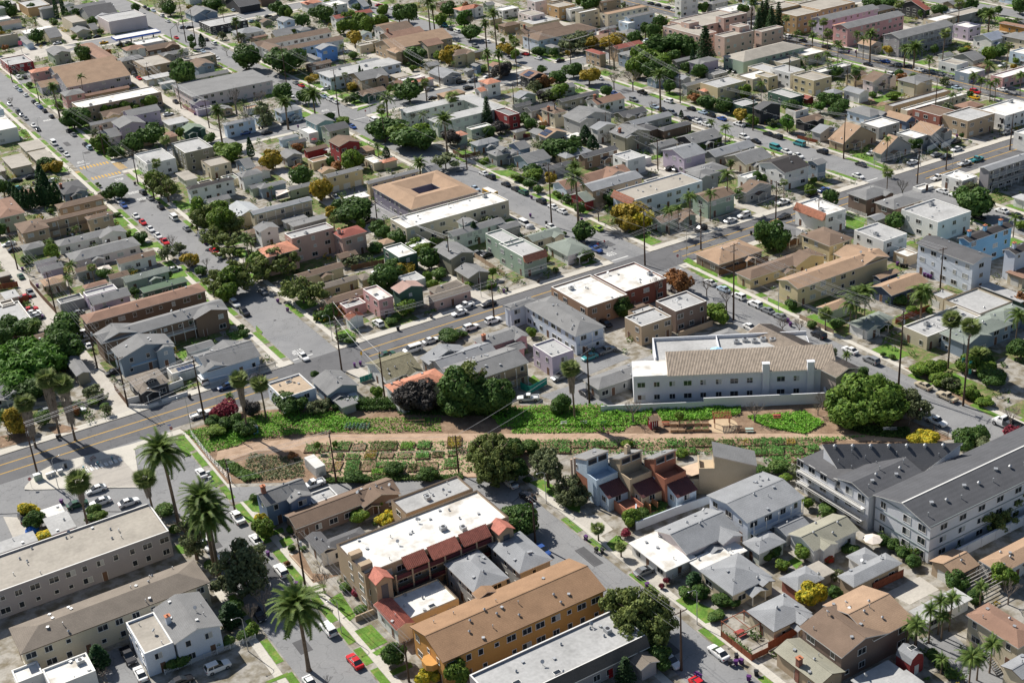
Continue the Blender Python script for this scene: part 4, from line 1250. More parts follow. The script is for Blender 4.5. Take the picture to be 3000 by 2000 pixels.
L14|5~1.28|2289,3621,16,20
L14|5~0.28|2288,3593,20,20
B2|2~0.28|2376,3413,30,50
B2|2~0.35|2850,3239,30,50
S14|4~0.35|2714,3167,30,50
S14|4~1.21|2357,3843,20,30
R0|8~2.16|3101,2836,34,80
R0|8~1.16|3269,2745,34,60
R0|8~0.16|3306,2741,40,50
O10|11~0.16|3285,2723,34,40
B2|0~0.30|3150,2582,60,90
B2|2~0.16|3204,2678,40,60
B2|2~0.32|2852,2896,28,80
T15|10~0.15|3085,2887,25,80
T15|10~0.35|2802,3058,18,70
B2|0~0.32|2522,2790,44,90;2520,2768,36,70;2511,2786,36,60
L14|5~0.35|2991,3123,14,30
B2|2~0.33|2885,2663,34,60
Q8|1~1.33|2314,2244,50,90
Q8|1~0.33|2343,2243,40,100
Q8|1~2.33|2289,2241,40,80
Q8|1~0.31|2485,2182,44,80
Q8|1~0.34|2486,2185,34,60
W7|9~0.34|2330,1951,30,130
W7|9~1.34|2334,1902,30,130
Q8|1~0.49|2513,1906,38,100
L14|5~0.34|2491,2216,18,26
L14|5~0.33|2528,2320,14,14
S14|4~0.33|2494,2303,16,14
B14|12~0.33|2284,2279,24,30
T15|10~0.33|2250,2288,24,50
B14|12~1.32|2276,2443,18,30
L14|5~1.32|2312,2513,20,20
S14|4~2.33|2236,2324,16,20
S14|4~1.33|2509,2283,26,26
R0|8~1.33|2150,2341,40,60
R0|8~0.33|2177,2306,36,60
Q8|1~0.30|3102,2401,28,60
L14|5~0.30|3168,2426,20,30
B14|12~0.31|2380,2196,18,20
B14|12~1.33|2346,2194,20,24
S14|4~0.34|2531,2197,12,16
M13|17~0.34|2736,2068,24,50
LL1|14~0.37|475,3462,60,90;496,3391,65,100;432,3375,60,90;523,3418,50,90;440,3453,50,90;476,3347,60,90;532,3362,50,90;426,3311,50,70
B2|0~0.38|451,3257,50,60;402,3286,40,50
B2|0~1.38|578,3407,50,90;571,3417,40,90
WW7|20~0.38|451,3011,32,160
WW7|20~1.38|477,2972,32,150
WW7|20~1.37|389,2996,30,120
Y9|13~0.38|371,3098,34,70;378,3081,30,60
Q8|1~0.36|352,3120,30,40
S14|4~0.38|437,3098,26,40
O10|11~1.38|579,3149,30,40
O10|11~2.38|585,3126,24,30
L14|5~0.38|569,3122,20,20
O10|11~0.38|565,3174,16,30
P5|7~0.36|556,2441,58,190
P5|7~0.42|560,2235,56,170
WT7|21~0.36|397,2576,36,110
WT7|21~1.36|525,2514,30,100
WT7|21~0.41|824,2727,28,150
B14|12~7.19|909,3074,16,30
DR12|22~0.42|812,2844,34,50
DR12|22~0.19|798,2857,20,30
B14|12~1.36|774,2821,26,30
B14|12~2.36|791,2794,26,30
L14|5~4.42|766,2772,30,26
B14|12~2.42|823,2731,30,40
L14|5~2.42|836,2752,20,30
D11|15~0.41|865,2806,26,50
B14|12~4.42|819,2793,20,30
Q8|1~0.42|839,2872,16,40
YY9|19~0.36|305,2692,26,36
S14|4~0.36|423,2605,20,30
S14|4~0.19|583,3086,14,16
S14|4~0.42|728,2442,14,20
S14|4~4.36|550,2510,26,30
W7|9~0.39|888,2769,28,100
B2|0~0.39|954,2765,44,50;952,2807,26,50
O10|11~1.39|1003,2722,30,36
O10|11~0.39|1026,2724,20,30
D11|15~0.40|1208,2584,56,80;1188,2592,36,60;1227,2554,36,60;1191,2594,30,80
B2|0~0.40|1292,2503,60,120;1270,2497,50,70;1310,2485,50,90
E6|18~0.40|1310,2505,44,130
B2|2~0.40|1265,2512,40,80
B2|0~1.40|1314,2455,44,70;1350,2442,44,90;1363,2446,30,90
L16|6~0.39|1149,2686,18,40
B14|12~0.39|1076,2901,12,20
E6|18~0.41|1199,2247,40,90
E6|18~0.52|1181,2177,44,100;1169,2215,40,80;1218,2208,40,90;1168,2174,40,70;1199,2166,36,70;1217,2218,30,100
B14|12~1.41|935,2373,26,30
B14|12~0.52|1073,2284,26,30
B14|12~1.52|1023,2351,26,30
B14|12~2.41|950,2366,20,20
YY9|19~0.41|892,2268,22,26
L14|5~0.52|930,2245,20,30
YY9|19~1.41|920,2246,16,26
B14|12~0.41|933,2391,18,26
M13|17~0.41|865,2556,14,20
R0|8~0.41|848,2517,20,24
R0|8~1.42|797,2566,24,20
L14|5~0.41|924,2544,9,30
L14|5~0.39|964,2538,8,20
WT7|21~0.45|1471,2298,28,140
B2|2~0.43|1471,2354,28,50
B14|12~2.43|1460,2351,24,40
R0|8~0.45|1574,2208,40,70
R0|8~0.44|1794,2038,40,60
O10|11~0.52|1267,2099,42,90;1268,2117,30,90;1263,2075,30,80
O10|11~0.43|1279,2031,36,60;1274,1996,30,50;1257,2016,26,40
B14|12~2.54|1235,2176,30,40
B2|2~0.56|1280,2252,30,50
B14|12~0.54|1241,2143,12,12
L14|5~0.44|1568,2018,18,20
L16|6~0.45|1647,2127,12,40
B14|12~0.43|1396,1898,24,14
B14|12~1.43|1407,1883,16,16
S14|4~1.43|1316,2247,24,30
L14|5~0.43|1498,2127,14,20
B14|12~0.44|1662,1864,20,20
S14|4~0.43|1362,1887,16,20
B2|0~0.47|1979,1909,70,90;2015,1895,75,110;2013,1855,65,90;2004,1909,50,110;2033,1891,46,110;1948,1891,50,70;2062,1874,40,80;1978,1874,50,70
R0|8~1.47|1955,1987,40,50
R0|8~2.47|1928,1973,30,40
O10|11~0.47|2086,1852,40,70;2080,1820,36,60
R0|8~0.47|2055,1815,36,40
YY9|19~0.48|2016,1746,28,30;2029,1730,26,30
B2|0~0.49|2068,1658,36,60;2090,1654,30,60
O10|11~0.49|2073,1620,34,50
DR12|22~0.49|2170,1621,34,50
R0|8~0.49|2203,1661,34,80
L16|6~0.47|2281,1946,30,40
L14|5~0.47|2253,1967,30,30
L14|5~0.48|2254,1901,30,30
O10|11~0.34|2253,1874,24,30
L16|6~0.34|2350,1905,30,50
B2|2~0.34|2386,1900,34,50
T15|10~0.34|2379,1905,30,40
L16|6~0.49|2362,1866,30,40
B14|12~0.49|2344,1831,34,40
L14|5~1.49|2255,1817,24,30
L14|5~0.49|2253,1777,24,20
B2|2~1.34|2494,1872,36,60
O10|11~0.33|2133,2153,24,50
Q8|1~0.47|2135,2096,18,40
B14|12~0.47|2133,2042,20,30
S14|4~0.47|2256,2090,9,14
S14|4~1.47|2263,2068,9,14
E6|18~0.49|1960,1457,44,80;1941,1450,34,60
O10|11~2.48|1896,1469,30,40
O10|11~2.49|1926,1445,30,50
S14|4~0.59|1664,1667,22,20
L14|5~1.59|1644,1703,14,26
RD12|23~0.48|1688,1753,8,14
S14|4~0.44|1694,1841,30,30
O10|11~0.44|1716,1797,30,40
L14|5~1.44|1676,1804,16,20
P5|7~1.42|561,2211,56,150
O10|11~1.50|546,2308,36,100;549,2306,26,60
O10|11~0.50|551,2343,24,90
O10|11~0.55|589,2156,60,100;586,2118,45,80;565,2153,40,70;620,2179,36,80
R0|8~0.51|560,2033,30,60
C4|3~0.51|527,2059,24,50
B14|12~0.51|543,2078,20,40
B14|12~1.51|559,2260,16,20
L14|5~1.50|541,2429,16,20
S14|4~2.55|530,2005,16,20
L14|5~0.55|548,2008,16,24
S14|4~0.51|467,2013,16,24
S14|4~3.51|502,2004,14,22
S14|4~2.51|412,1999,18,26
S14|4~4.51|391,2001,14,24
S14|4~1.51|480,2003,9,24
B14|12~0.50|302,2639,26,40
YY9|19~0.50|305,2575,24,24
S14|4~0.50|408,2587,16,20
L14|5~0.50|426,2584,20,20
C4|3~0.50|284,2086,20,50
R0|8~0.50|279,2049,26,30
S14|4~2.50|337,2152,16,14
P5|7~0.55|594,1851,60,140
R0|8~0.55|592,2051,40,70
L16|6~0.42|690,2290,26,50
YY9|19~0.42|698,2329,20,40
B2|2~0.53|728,1771,26,46
S14|4~0.55|750,2026,16,16
S14|4~0.52|759,2028,12,16
DR12|22~0.55|761,2001,14,20
S14|4~0.53|741,1946,16,14
R0|8~1.55|712,2043,34,60
R0|8~0.52|734,2114,18,30
M13|17~0.55|690,2172,10,14
S14|4~2.42|718,2216,10,14
S14|4~3.42|739,2204,9,10
YY9|19~0.53|747,1695,18,30
YY9|19~0.54|763,1692,16,30
L16|6~0.54|788,1646,24,60
YY9|19~1.52|917,2189,22,24
L14|5~1.52|879,2228,24,30
YY9|19~0.52|934,2197,16,24
R0|8~0.53|603,1788,16,30
S14|4~1.42|746,2280,14,18
E6|18~0.56|1133,1587,50,110;1111,1613,44,90;1147,1570,44,100;1111,1554,50,100;1090,1569,40,80;1139,1545,40,80;1121,1531,36,70;1091,1554,30,60;1109,1624,30,90
B2|0~0.52|1122,1984,44,70;1096,1959,30,60
T15|10~0.43|1237,1867,18,30
C4|3~0.56|1296,1636,16,30
S14|4~0.56|1261,1618,18,22
B14|12~0.56|1283,1598,18,30
B14|12~1.57|1302,1561,24,24
B14|12~0.57|1312,1548,20,20
S14|4~1.57|1259,1533,16,14
S14|4~0.57|1272,1535,14,14
N3|16~0.56|1029,1489,22,60
L16|6~0.57|1085,1524,22,40
B14|12~4.56|1107,1500,26,40
B14|12~3.57|1104,1484,20,30
T15|10~0.56|1241,1795,14,24
DR12|22~0.43|1290,1845,14,20
B14|12~2.44|1474,1708,14,40
L14|5~0.56|1464,1632,18,30
L14|5~1.57|1460,1617,16,20
L16|6~0.43|1324,1869,22,40
DR12|22~1.56|1258,1672,7,16
DR12|22~0.56|1243,1665,7,14
L14|5~0.59|1519,1578,22,30
B14|12~5.57|1479,1617,20,30
L14|5~0.57|1462,1576,16,20
YY9|19~0.60|1431,1462,30,50
B14|12~0.60|1478,1449,16,30
RD12|23~0.59|1550,1541,12,14
B14|12~1.58|1673,1337,26,40
Q8|1~0.58|1475,1255,26,60
Q8|1~4.58|1519,1262,24,70
Q8|1~0.59|1550,1269,24,70
Q8|1~2.48|1572,1264,24,70
Q8|1~5.58|1544,1256,20,50
Q8|1~2.58|1484,1259,24,60
Q8|1~1.58|1473,1272,20,50
Q8|1~10.58|1541,1148,26,60
Q8|1~7.58|1486,1144,30,60
Q8|1~9.58|1510,1148,24,50
Q8|1~3.58|1475,1194,18,30
Q8|1~1.48|1661,1274,20,50
L16|6~0.58|1746,1295,26,50
R0|8~0.58|1713,1254,30,60
B14|12~0.58|1667,1291,18,30
B14|12~2.59|1675,1497,16,24
B14|12~3.59|1673,1467,16,24
B14|12~2.60|1665,1435,18,26
B14|12~0.59|1671,1518,16,24
B14|12~1.59|1603,1537,18,20
S14|4~0.58|1496,1232,14,16
S14|4~1.58|1487,1203,14,16
S14|4~2.58|1482,1179,14,16
E6|18~0.48|1857,1437,34,60;1865,1454,30,50
O10|11~0.59|1520,1492,16,26
E6|18~1.48|1884,1415,30,50
l16|6~16.3|360,713,21,39
B2|2~1.28|2251,3416,21,41
o10|11~5.3|298,786,24,53
b14|12~0.8|386,582,17,38
B14|12~3.14|5010,3896,21,40
O10|11~0.21|1946,3509,27,48
b2|2~1.18|65,455,27,51
b14|12~0.2|127,762,14,33
l16|6~2.2|140,796,23,44
B2|2~3.11|4109,3815,21,44
l16|6~1.4|288,552,26,54
l16|6~1.7|447,577,19,37
O10|11~0.13|3871,3345,26,55
q8|1~3.10|501,515,16,34
q8|1~2.3|335,764,28,62
y9|13~3.3|294,744,14,32
y9|13~2.10|505,544,14,26
B2|2~1.11|4500,3985,20,46
o10|11~2.8|409,571,25,51
b14|12~0.7|489,562,18,35
l16|6~3.6|333,559,19,37
o10|11~0.3|263,621,21,38
m13|17~2.2|172,884,24,49
y9|13~0.1|240,762,22,47
b14|12~1.1|184,801,17,32
q8|1~0.5|284,530,19,42
l16|6~4.6|340,583,23,42
Y9|13~0.14|4536,3598,14,28
M13|17~0.38|515,3093,15,29
l16|6~1.2|122,742,23,43
o10|11~0.2|137,820,24,41
l16|6~5.8|400,599,23,50
m13|17~1.2|144,674,21,37
b2|2~1.12|386,412,22,46
o10|11~3.11|555,433,14,25
m13|17~0.10|442,430,14,26
o10|11~2.3|339,705,14,25
l16|6~0.18|74,420,27,61
o10|11~5.6|415,657,19,43
m13|17~1.6|408,647,27,58
b2|2~2.1|229,837,25,57
m13|17~0.1|205,767,26,63
L16|6~1.13|5148,3967,23,46
m13|17~1.4|355,642,25,43
b14|12~1.7|457,588,18,31
b14|12~0.10|483,466,16,33
m13|17~2.1|260,858,22,39
O10|11~0.36|580,3044,13,28
l16|6~0.2|126,738,18,37
q8|1~1.6|398,656,25,52
b2|2~3.2|178,791,27,63
m13|17~2.6|376,654,18,34
l16|6~15.3|310,774,21,45
Y9|13~0.21|2338,3724,25,47
b2|2~3.3|236,637,27,62
y9|13~1.1|261,839,22,39
q8|1~3.1|245,761,17,32
b2|2~5.4|359,686,25,53
o10|11~1.1|205,869,17,31
B14|12~2.14|4665,3551,14,27
m13|17~1.1|171,689,21,41
L16|6~0.32|2901,3043,20,45
b2|2~5.13|524,427,21,48
l14|5~3.3|266,776,13,31
b2|2~0.7|395,479,21,43
y9|13~2.6|336,514,15,35
b14|12~0.22|150,406,15,33
y9|13~0.2|136,773,27,63
B14|12~1.25|2657,3379,14,31
q8|1~1.1|241,878,15,27
L14|5~0.26|1943,3149,16,28
l16|6~1.10|485,547,19,46
b14|12~0.1|226,861,18,38
m13|17~0.2|132,746,20,41
o10|11~1.2|194,880,26,45
l16|6~0.10|447,447,25,45
l16|6~4.2|206,894,23,54
l14|5~1.3|296,672,18,31
B2|2~0.14|4534,3468,26,60
b2|2~4.3|262,775,19,42
l16|6~14.3|249,680,22,51
o10|11~1.20|194,413,19,39
l16|6~0.7|448,569,26,50
q8|1~0.2|139,764,26,63
y9|13~0.7|453,493,17,29
'''.strip().split('\n')
CARS = '''
s|wh|A1~0.2|117.7,660.5,90
s|lb|A1|117.7,652.4,90
s|wh|A1~1.2|117.7,641.2,90
s|dk|A1~0.2|117.7,626.1,90
s|wh|A1~0.1|117.7,619.8,90
s|bl|A1~0.2|117.7,613.8,90
s|dk|A1~1.2|117.7,606.2,90
s|dk|A1~2.2|117.7,594.3,90
u|dk|A1~0.2|107.8,612.6,-90
s|gy|A1~0.2|107.8,607.5,-90
s|gy|A1~1.2|107.8,599.8,-90
s|wh|A1~1.17|107.8,585.6,-90
s|dk|A1~0.17|107.8,578,-90
v|wh|A1~0.0|107.8,551.5,-90
s|gy|A1~0.17|107.8,540.8,-90
s|wh|A1~0.0|107.8,532.2,-90
s|dk|A1~1.0|117.7,565.9,90
s|gy|A1~0.0|117.7,558.5,90
u|lb|A1|117.7,534.7,90
s|dk|A1~0.0|117.7,540.7,90
u|wh|off~0.2|123.1,677.4,270
u|dk|off~0.2|125.5,676.4,90
v|wh|off~0.2|128.5,694.9,270
s|ye|X3|177.7,721.1,0
s|dk|X3~0.2|173.8,739.4,180
s|dk|X3~0.1|179,739,180
s|wh|X3|157.8,739.9,180
s|dk|off~0.2|152.9,746.1,0
s|rd|A2~0.1|210.8,700.7,-90
s|gy|A2~0.1|222.5,723.2,0
s|dk|X3~0.3|224.8,719.9,0
s|wh|A2~2.1|221.2,691.8,90
s|dk|A2~0.1|221.2,683.5,90
u|wh|A2~0.1|221.2,671.5,90
s|lb|A2~0.1|210.8,659.4,-90
s|wh|A2~3.1|210.8,639.5,-90
u|wh|off~0.1|223.4,762.4,90
s|lb|off~0.1|224.1,780.3,270
s|dk|off~1.1|223.2,787.7,90
s|dk|off~2.1|223.8,795.7,90
s|wh|A2~0.1|221.2,745.7,90
s|wh|A2~1.1|210.8,819.3,-90
s|gy|off~1.1|169.2,642.8,90
s|dk|off~3.1|168.4,635.2,90
s|rd|off~0.1|168.3,629.8,270
s|dk|off~4.1|167.8,575.5,270
s|wh|off~0.1|158.5,558.2,0
s|bl|X2|173.9,507.6,180
s|lb|off~1.1|258.8,742.8,90
s|lb|off~0.3|256,705.9,0
s|dk|off~0.1|182.7,709,180
s|gy|off~0.1|187.8,709.7,0
s|wh|A1~2.2|107.8,630.6,-90
u|dk|off~0.3|226.5,615,90
s|dk|off~1.3|267.2,710.9,0
s|dk|off~0.3|267.8,704.4,0
s|wh|off~1.3|227,545.5,180
s|lb|A2~0.3|221.2,534.8,90
u|wh|A2~0.3|221.2,528.4,90
s|wh|A2~0.3|221.2,522.6,90
s|wh|A2~1.3|210.8,546.7,-90
s|rd|A2~0.3|221.2,559.2,90
s|gy|A2~0.3|221.2,565.7,90
s|dk|off~2.3|192.4,509,0
s|wh|off~2.3|197.8,509,0
s|dk|X2~0.3|180.9,501.7,0
v|wh|A2|221.2,485.9,90
s|bl|A2|210.8,483.7,-90
s|wh|X2~0.4|243.4,507.6,180
s|dk|X2~0.4|255.1,497.4,0
s|gy|off~0.4|260.5,510.4,0
u|dk|off~0.4|276.5,510.2,0
u|gy|off~0.4|281.6,509.1,180
u|dk|X2|274.3,500.1,0
s|wh|off~0.6|290.4,510.1,180
s|wh|off~0.3|264.4,600.6,0
s|dk|A3~0.3|314.7,657.6,-90
s|gy|A3|314.7,635.8,-90
s|wh|A3~0.3|323.8,642.2,90
s|wh|off~1.4|325.7,674.4,90
v|te|off|325.5,613.7,270
s|dk|A3~0.4|323.8,604.6,90
u|wh|A3~0.4|323.8,597.3,90
u|gy|A3~0.6|314.7,563.1,-90
s|wh|A3~0.4|323.8,567.3,90
s|rd|A3~0.3|324.7,688,0
s|rd|A3~0.6|323.8,532.3,90
s|wh|A3~0.6|323.8,521,90
s|dk|off~0.6|328.4,509.6,0
s|wh|A3~0.9|323.8,471.7,90
s|bl|A3~0.9|314.7,447.7,-90
p|dk|A3|323.8,440.7,90
u|gy|A3~0.9|314.7,434.1,-90
u|wh|A3~0.9|323.8,422.9,90
s|lb|A3~0.9|314.7,420.1,-90
s|dk|A3~0.9|314.7,414.9,-90
u|gy|A3~0.7|314.7,408.6,-90
s|dk|A3~0.7|323.8,408.1,90
s|lb|A3~0.7|323.8,400.9,90
s|dk|A3~1.7|323.8,395.8,90
s|bl|A3~0.7|323.8,389.3,90
s|dk|A3~1.9|314.7,398.4,-90
s|wh|A3~0.7|314.7,393.1,-90
s|wh|A3~1.7|314.7,387.5,-90
p|wh|A3|323.8,379.2,90
u|wh|A3~0.35|314.7,365.4,-90
s|dk|A3~1.35|314.7,359,-90
s|lb|off~0.8|378.9,510.3,0
s|wh|off~0.8|373.2,534,180
s|dk|A4~0.8|428.7,573.8,90
s|dk|A4~1.8|428.8,567.8,90
s|dk|A4~0.7|428.3,558.7,90
s|wh|A4~0.8|427.4,552.1,90
s|wh|A4~0.7|428.8,546.7,90
s|dk|off~0.7|371.6,440.6,0
s|dk|off~1.7|372.1,437.5,0
s|dk|off~0.28|273.3,356.1,0
s|gy|off~0.28|274.9,353.8,0
s|wh|off~1.8|412.8,588.2,180
s|dk|A3~0.35|323.8,362.8,90
u|dk|A4|426.9,440.7,90
s|dk|off~0.10|418,406,270
s|bl|A4~0.10|427.1,404.8,90
s|gy|A4~0.10|426.4,397.3,90
s|dk|A4~0.11|427.5,392.2,90
s|wh|A4~0.11|426.3,385.3,90
s|gy|A4~0.11|427.9,380.2,90
s|gy|A4~1.13|427.8,375.2,90
s|gy|A4~0.13|426.9,368.9,90
s|bl|A4~0.13|428.1,360.7,90
s|lb|off~0.13|416.3,356.1,270
s|wh|A4~0.13|426.8,342.8,90
u|wh|off~0.11|412.7,387.1,270
s|wh|off~0.11|412.8,379.8,270
u|gy|off~0.11|414.8,370.8,270
u|rd|off|416.9,347.3,270
s|ye|off|410.9,342.6,90
u|wh|A4|427.7,468.1,90
s|dk|A4~0.12|428,457.1,90
u|dk|A3~0.12|323.8,357.7,90
v|te|A3~0.35|323.8,346.1,90
v|te|A3~1.35|314.7,348.3,-90
s|wh|A3~1.35|314.7,342.7,-90
s|wh|A3~0.35|314.7,336.7,-90
u|dk|A3~0.35|323.8,334.2,90
s|dk|A3~0.15|323.8,315.5,90
s|wh|off~0.15|335,321.2,0
s|wh|off~0.31|337.7,305.1,0
s|gy|off~0.16|349.4,305.2,0
s|dk|off~1.16|350,301.8,180
s|wh|off~0.16|358.6,304.7,180
p|wh|M~0.16|349.6,293.2,0
p|te|M|355.6,293.1,0
p|gy|off~0.14|385.5,305.6,180
s|wh|off~0.13|454.5,365.9,180
s|dk|off~0.16|364.8,310.6,180
s|dk|off~1.17|83.6,512.3,0
s|dk|off~0.17|89.2,512.5,0
s|wh|X2~0.17|94.5,502.7,180
u|dk|A1~0.0|117.7,464.6,90
s|gy|A1~2.0|117.7,456.6,90
s|dk|A1~1.19|117.7,444.7,90
s|wh|A1~2.0|107.8,441.5,-90
s|rd|A1~0.0|107.8,433.8,-90
s|wh|A1~1.19|107.8,425.3,-90
s|wh|A1~0.19|107.8,417.4,-90
p|rd|A1|107.8,410.1,-90
v|wh|A1~0.19|117.7,430.8,90
s|gy|A1~0.19|117.7,417.5,90
s|wh|A1~0.18|107.8,461.7,-90
s|bl|A1~0.0|107.8,455.4,-90
s|wh|A1~1.22|117.7,386.5,90
s|rd|A1~0.22|117.7,391.6,90
s|dk|A1~0.19|107.8,387.5,-90
s|wh|A1~0.22|117.7,366.7,90
u|wh|A1|107.8,347.1,-90
u|dk|A1~0.22|107.8,339.5,-90
s|wh|off~0.17|65.5,444.6,180
s|dk|off~1.18|65.9,437.9,0
s|gy|off~0.18|57.3,415.9,180
s|gn|off~0.18|61.9,412.5,90
p|gy|off~0.37|61.1,396.5,270
s|rd|off~0.18|58.5,394.5,180
s|rd|off~0.37|57.9,383.9,0
s|wh|off~1.37|58,380.9,0
s|wh|off~0.37|57.7,378.6,180
s|gy|off~1.37|58,376.5,180
s|gy|off~0.19|68.3,371.3,180
u|wh|off~0.38|65.2,356,180
s|wh|off~1.19|65.4,352.3,180
s|wh|off~0.19|102.3,384.8,0
s|te|X2|81.5,502.9,180
u|wh|off~0.24|134.5,307.8,90
s|wh|M~0.23|155.6,299.4,180
p|wh|off~0.23|159,302.2,180
s|dk|M~0.26|165,299.4,180
u|wh|M~0.26|160.3,289.1,0
u|wh|M~0.40|153.4,289.1,0
s|wh|M~0.40|140.9,289.1,0
s|gy|A1~0.22|117.7,350.3,90
s|wh|off~0.23|151.4,341.1,180
s|dk|off~0.26|183.2,330.4,0
s|gy|off~0.26|181.6,333.5,0
s|dk|off~0.20|168.2,381.5,180
s|dk|off~0.22|169.2,414.9,270
s|wh|off~0.22|169.3,410.3,270
s|wh|A2~0.21|221.2,397.2,90
u|dk|A2~0.21|221.2,392.1,90
s|dk|A2~0.21|221.2,381.9,90
b|ye|A2|210.8,374.1,-90
s|lb|A2~0.21|210.8,385.4,-90
u|gn|A2|221.2,370.4,90
u|dk|A2~0.26|221.2,359.2,90
s|wh|A2~1.21|221.2,352.2,90
s|wh|A2~0.28|221.2,346.6,90
s|dk|A2~1.21|221.2,375.5,90
s|wh|A2~0.26|210.8,337.2,-90
v|wh|off~0.26|205.5,344.7,270
s|li|A2|221.2,326.4,90
s|gy|A2~0.26|210.8,322.9,-90
p|gy|A2|210.8,317.4,-90
p|bl|A2|210.8,312.3,-90
u|dk|off~0.25|244.7,304.4,180
s|wh|off~0.25|256.5,303.9,0
u|wh|off~0.35|262.3,304.5,180
s|dk|off~0.27|182.8,267.7,270
s|wh|A2~1.29|221.2,271.1,90
s|lb|A2~0.29|221.2,265.1,90
u|wh|A2~0.29|221.2,258.6,90
u|wh|A2~0.46|221.2,251.8,90
s|gy|A2~0.29|221.2,246.8,90
s|dk|A2~0.29|210.8,253.4,-90
s|wh|A2~0.46|210.8,241.7,-90
s|wh|A2~0.29|210.8,272.6,-90
s|wh|A3~0.15|314.7,307.6,-90
s|bl|off|296.9,305,0
p|wh|off~0.35|279.2,305.2,0
s|dk|M~0.32|271.3,295.9,180
s|wh|A3~1.16|323.8,279.4,90
s|wh|A3~0.16|323.8,274.1,90
s|wh|A3~0.30|323.8,255.7,90
s|dk|A3~1.30|323.8,250.6,90
s|dk|A3~0.30|314.7,256.7,-90
u|dk|A2~0.33|221.2,227.2,90
s|gy|A2~0.33|221.2,241.7,90
s|dk|off~0.32|291.1,304.7,180
p|wh|M~0.30|332.3,289.1,0
p|wh|M~0.36|76.6,289.1,0
s|nv|M|87,299.4,180
v|wh|off~0.19|83.2,306.2,90
s|wh|off~1.38|65,347.2,90
s|dk|off~0.38|65.9,326.4,180
s|wh|off~0.38|51.8,310.4,0
s|gy|off~0.38|45.9,315.4,0
s|gy|off~0.37|39.1,326.9,270
s|wh|off~0.36|45.2,270.2,180
s|wh|off~0.50|44.5,264.3,180
s|wh|off~2.36|49.6,260.2,0
s|gn|off~0.36|40,266.6,0
s|wh|B~0.36|67,262.2,90
s|dk|M~0.39|94.4,299.4,180
s|wh|A1~0.39|109.7,302.2,-90
s|gn|M|127.8,289.1,0
v|wh|off~0.40|134.3,287,180
p|wh|off~0.41|85.5,241.6,180
s|te|off|168.2,254.1,180
p|gy|off~0.27|173.7,254.4,0
u|gy|off~0.45|156.2,249.6,180
s|dk|off~0.45|156.3,238.3,270
p|wh|off~0.43|144,245.3,148
u|dk|C|120.5,208.4,90
s|wh|C~0.52|120.5,215.4,90
s|wh|A2~0.33|221.2,216,90
u|gy|A2|221.2,208.8,90
s|tn|A2|221.2,191.9,90
p|tn|A2|221.2,184.8,90
s|mr|A2|210.8,185.8,-90
p|wh|A2|210.8,178.4,-90
t|wh|A2|221.2,168,90
s|rd|A2~0.47|211.6,202,180
p|dk|off|33.5,207.9,270
s|wh|off~0.51|33.8,201.7,90
u|wh|off~0.51|46,195,0
s|dk|off~0.51|39.1,195.3,0
p|wh|B~0.51|58,234,-90
p|wh|B~0.42|67,239.7,90
s|wh|B~0.51|58,226.1,-90
s|wh|B~0.42|67,229.3,90
s|dk|off~0.50|28.7,268.5,90
u|wh|B~0.42|67,215.8,90
u|wh|B~0.55|67,193.1,90
s|rd|B|67,181.8,90
s|wh|B~0.53|58,180.9,-90
s|dk|B|58,205.2,-90
s|gy|off~0.43|124.5,172.3,0
s|wh|C~0.56|112.5,153.7,-90
s|wh|C~1.57|112.5,148.6,-90
s|wh|C~0.57|120.5,145.4,90
s|rd|C|112.5,140.6,-90
s|bl|C|112.5,190.2,-90
'''.strip().split('\n')
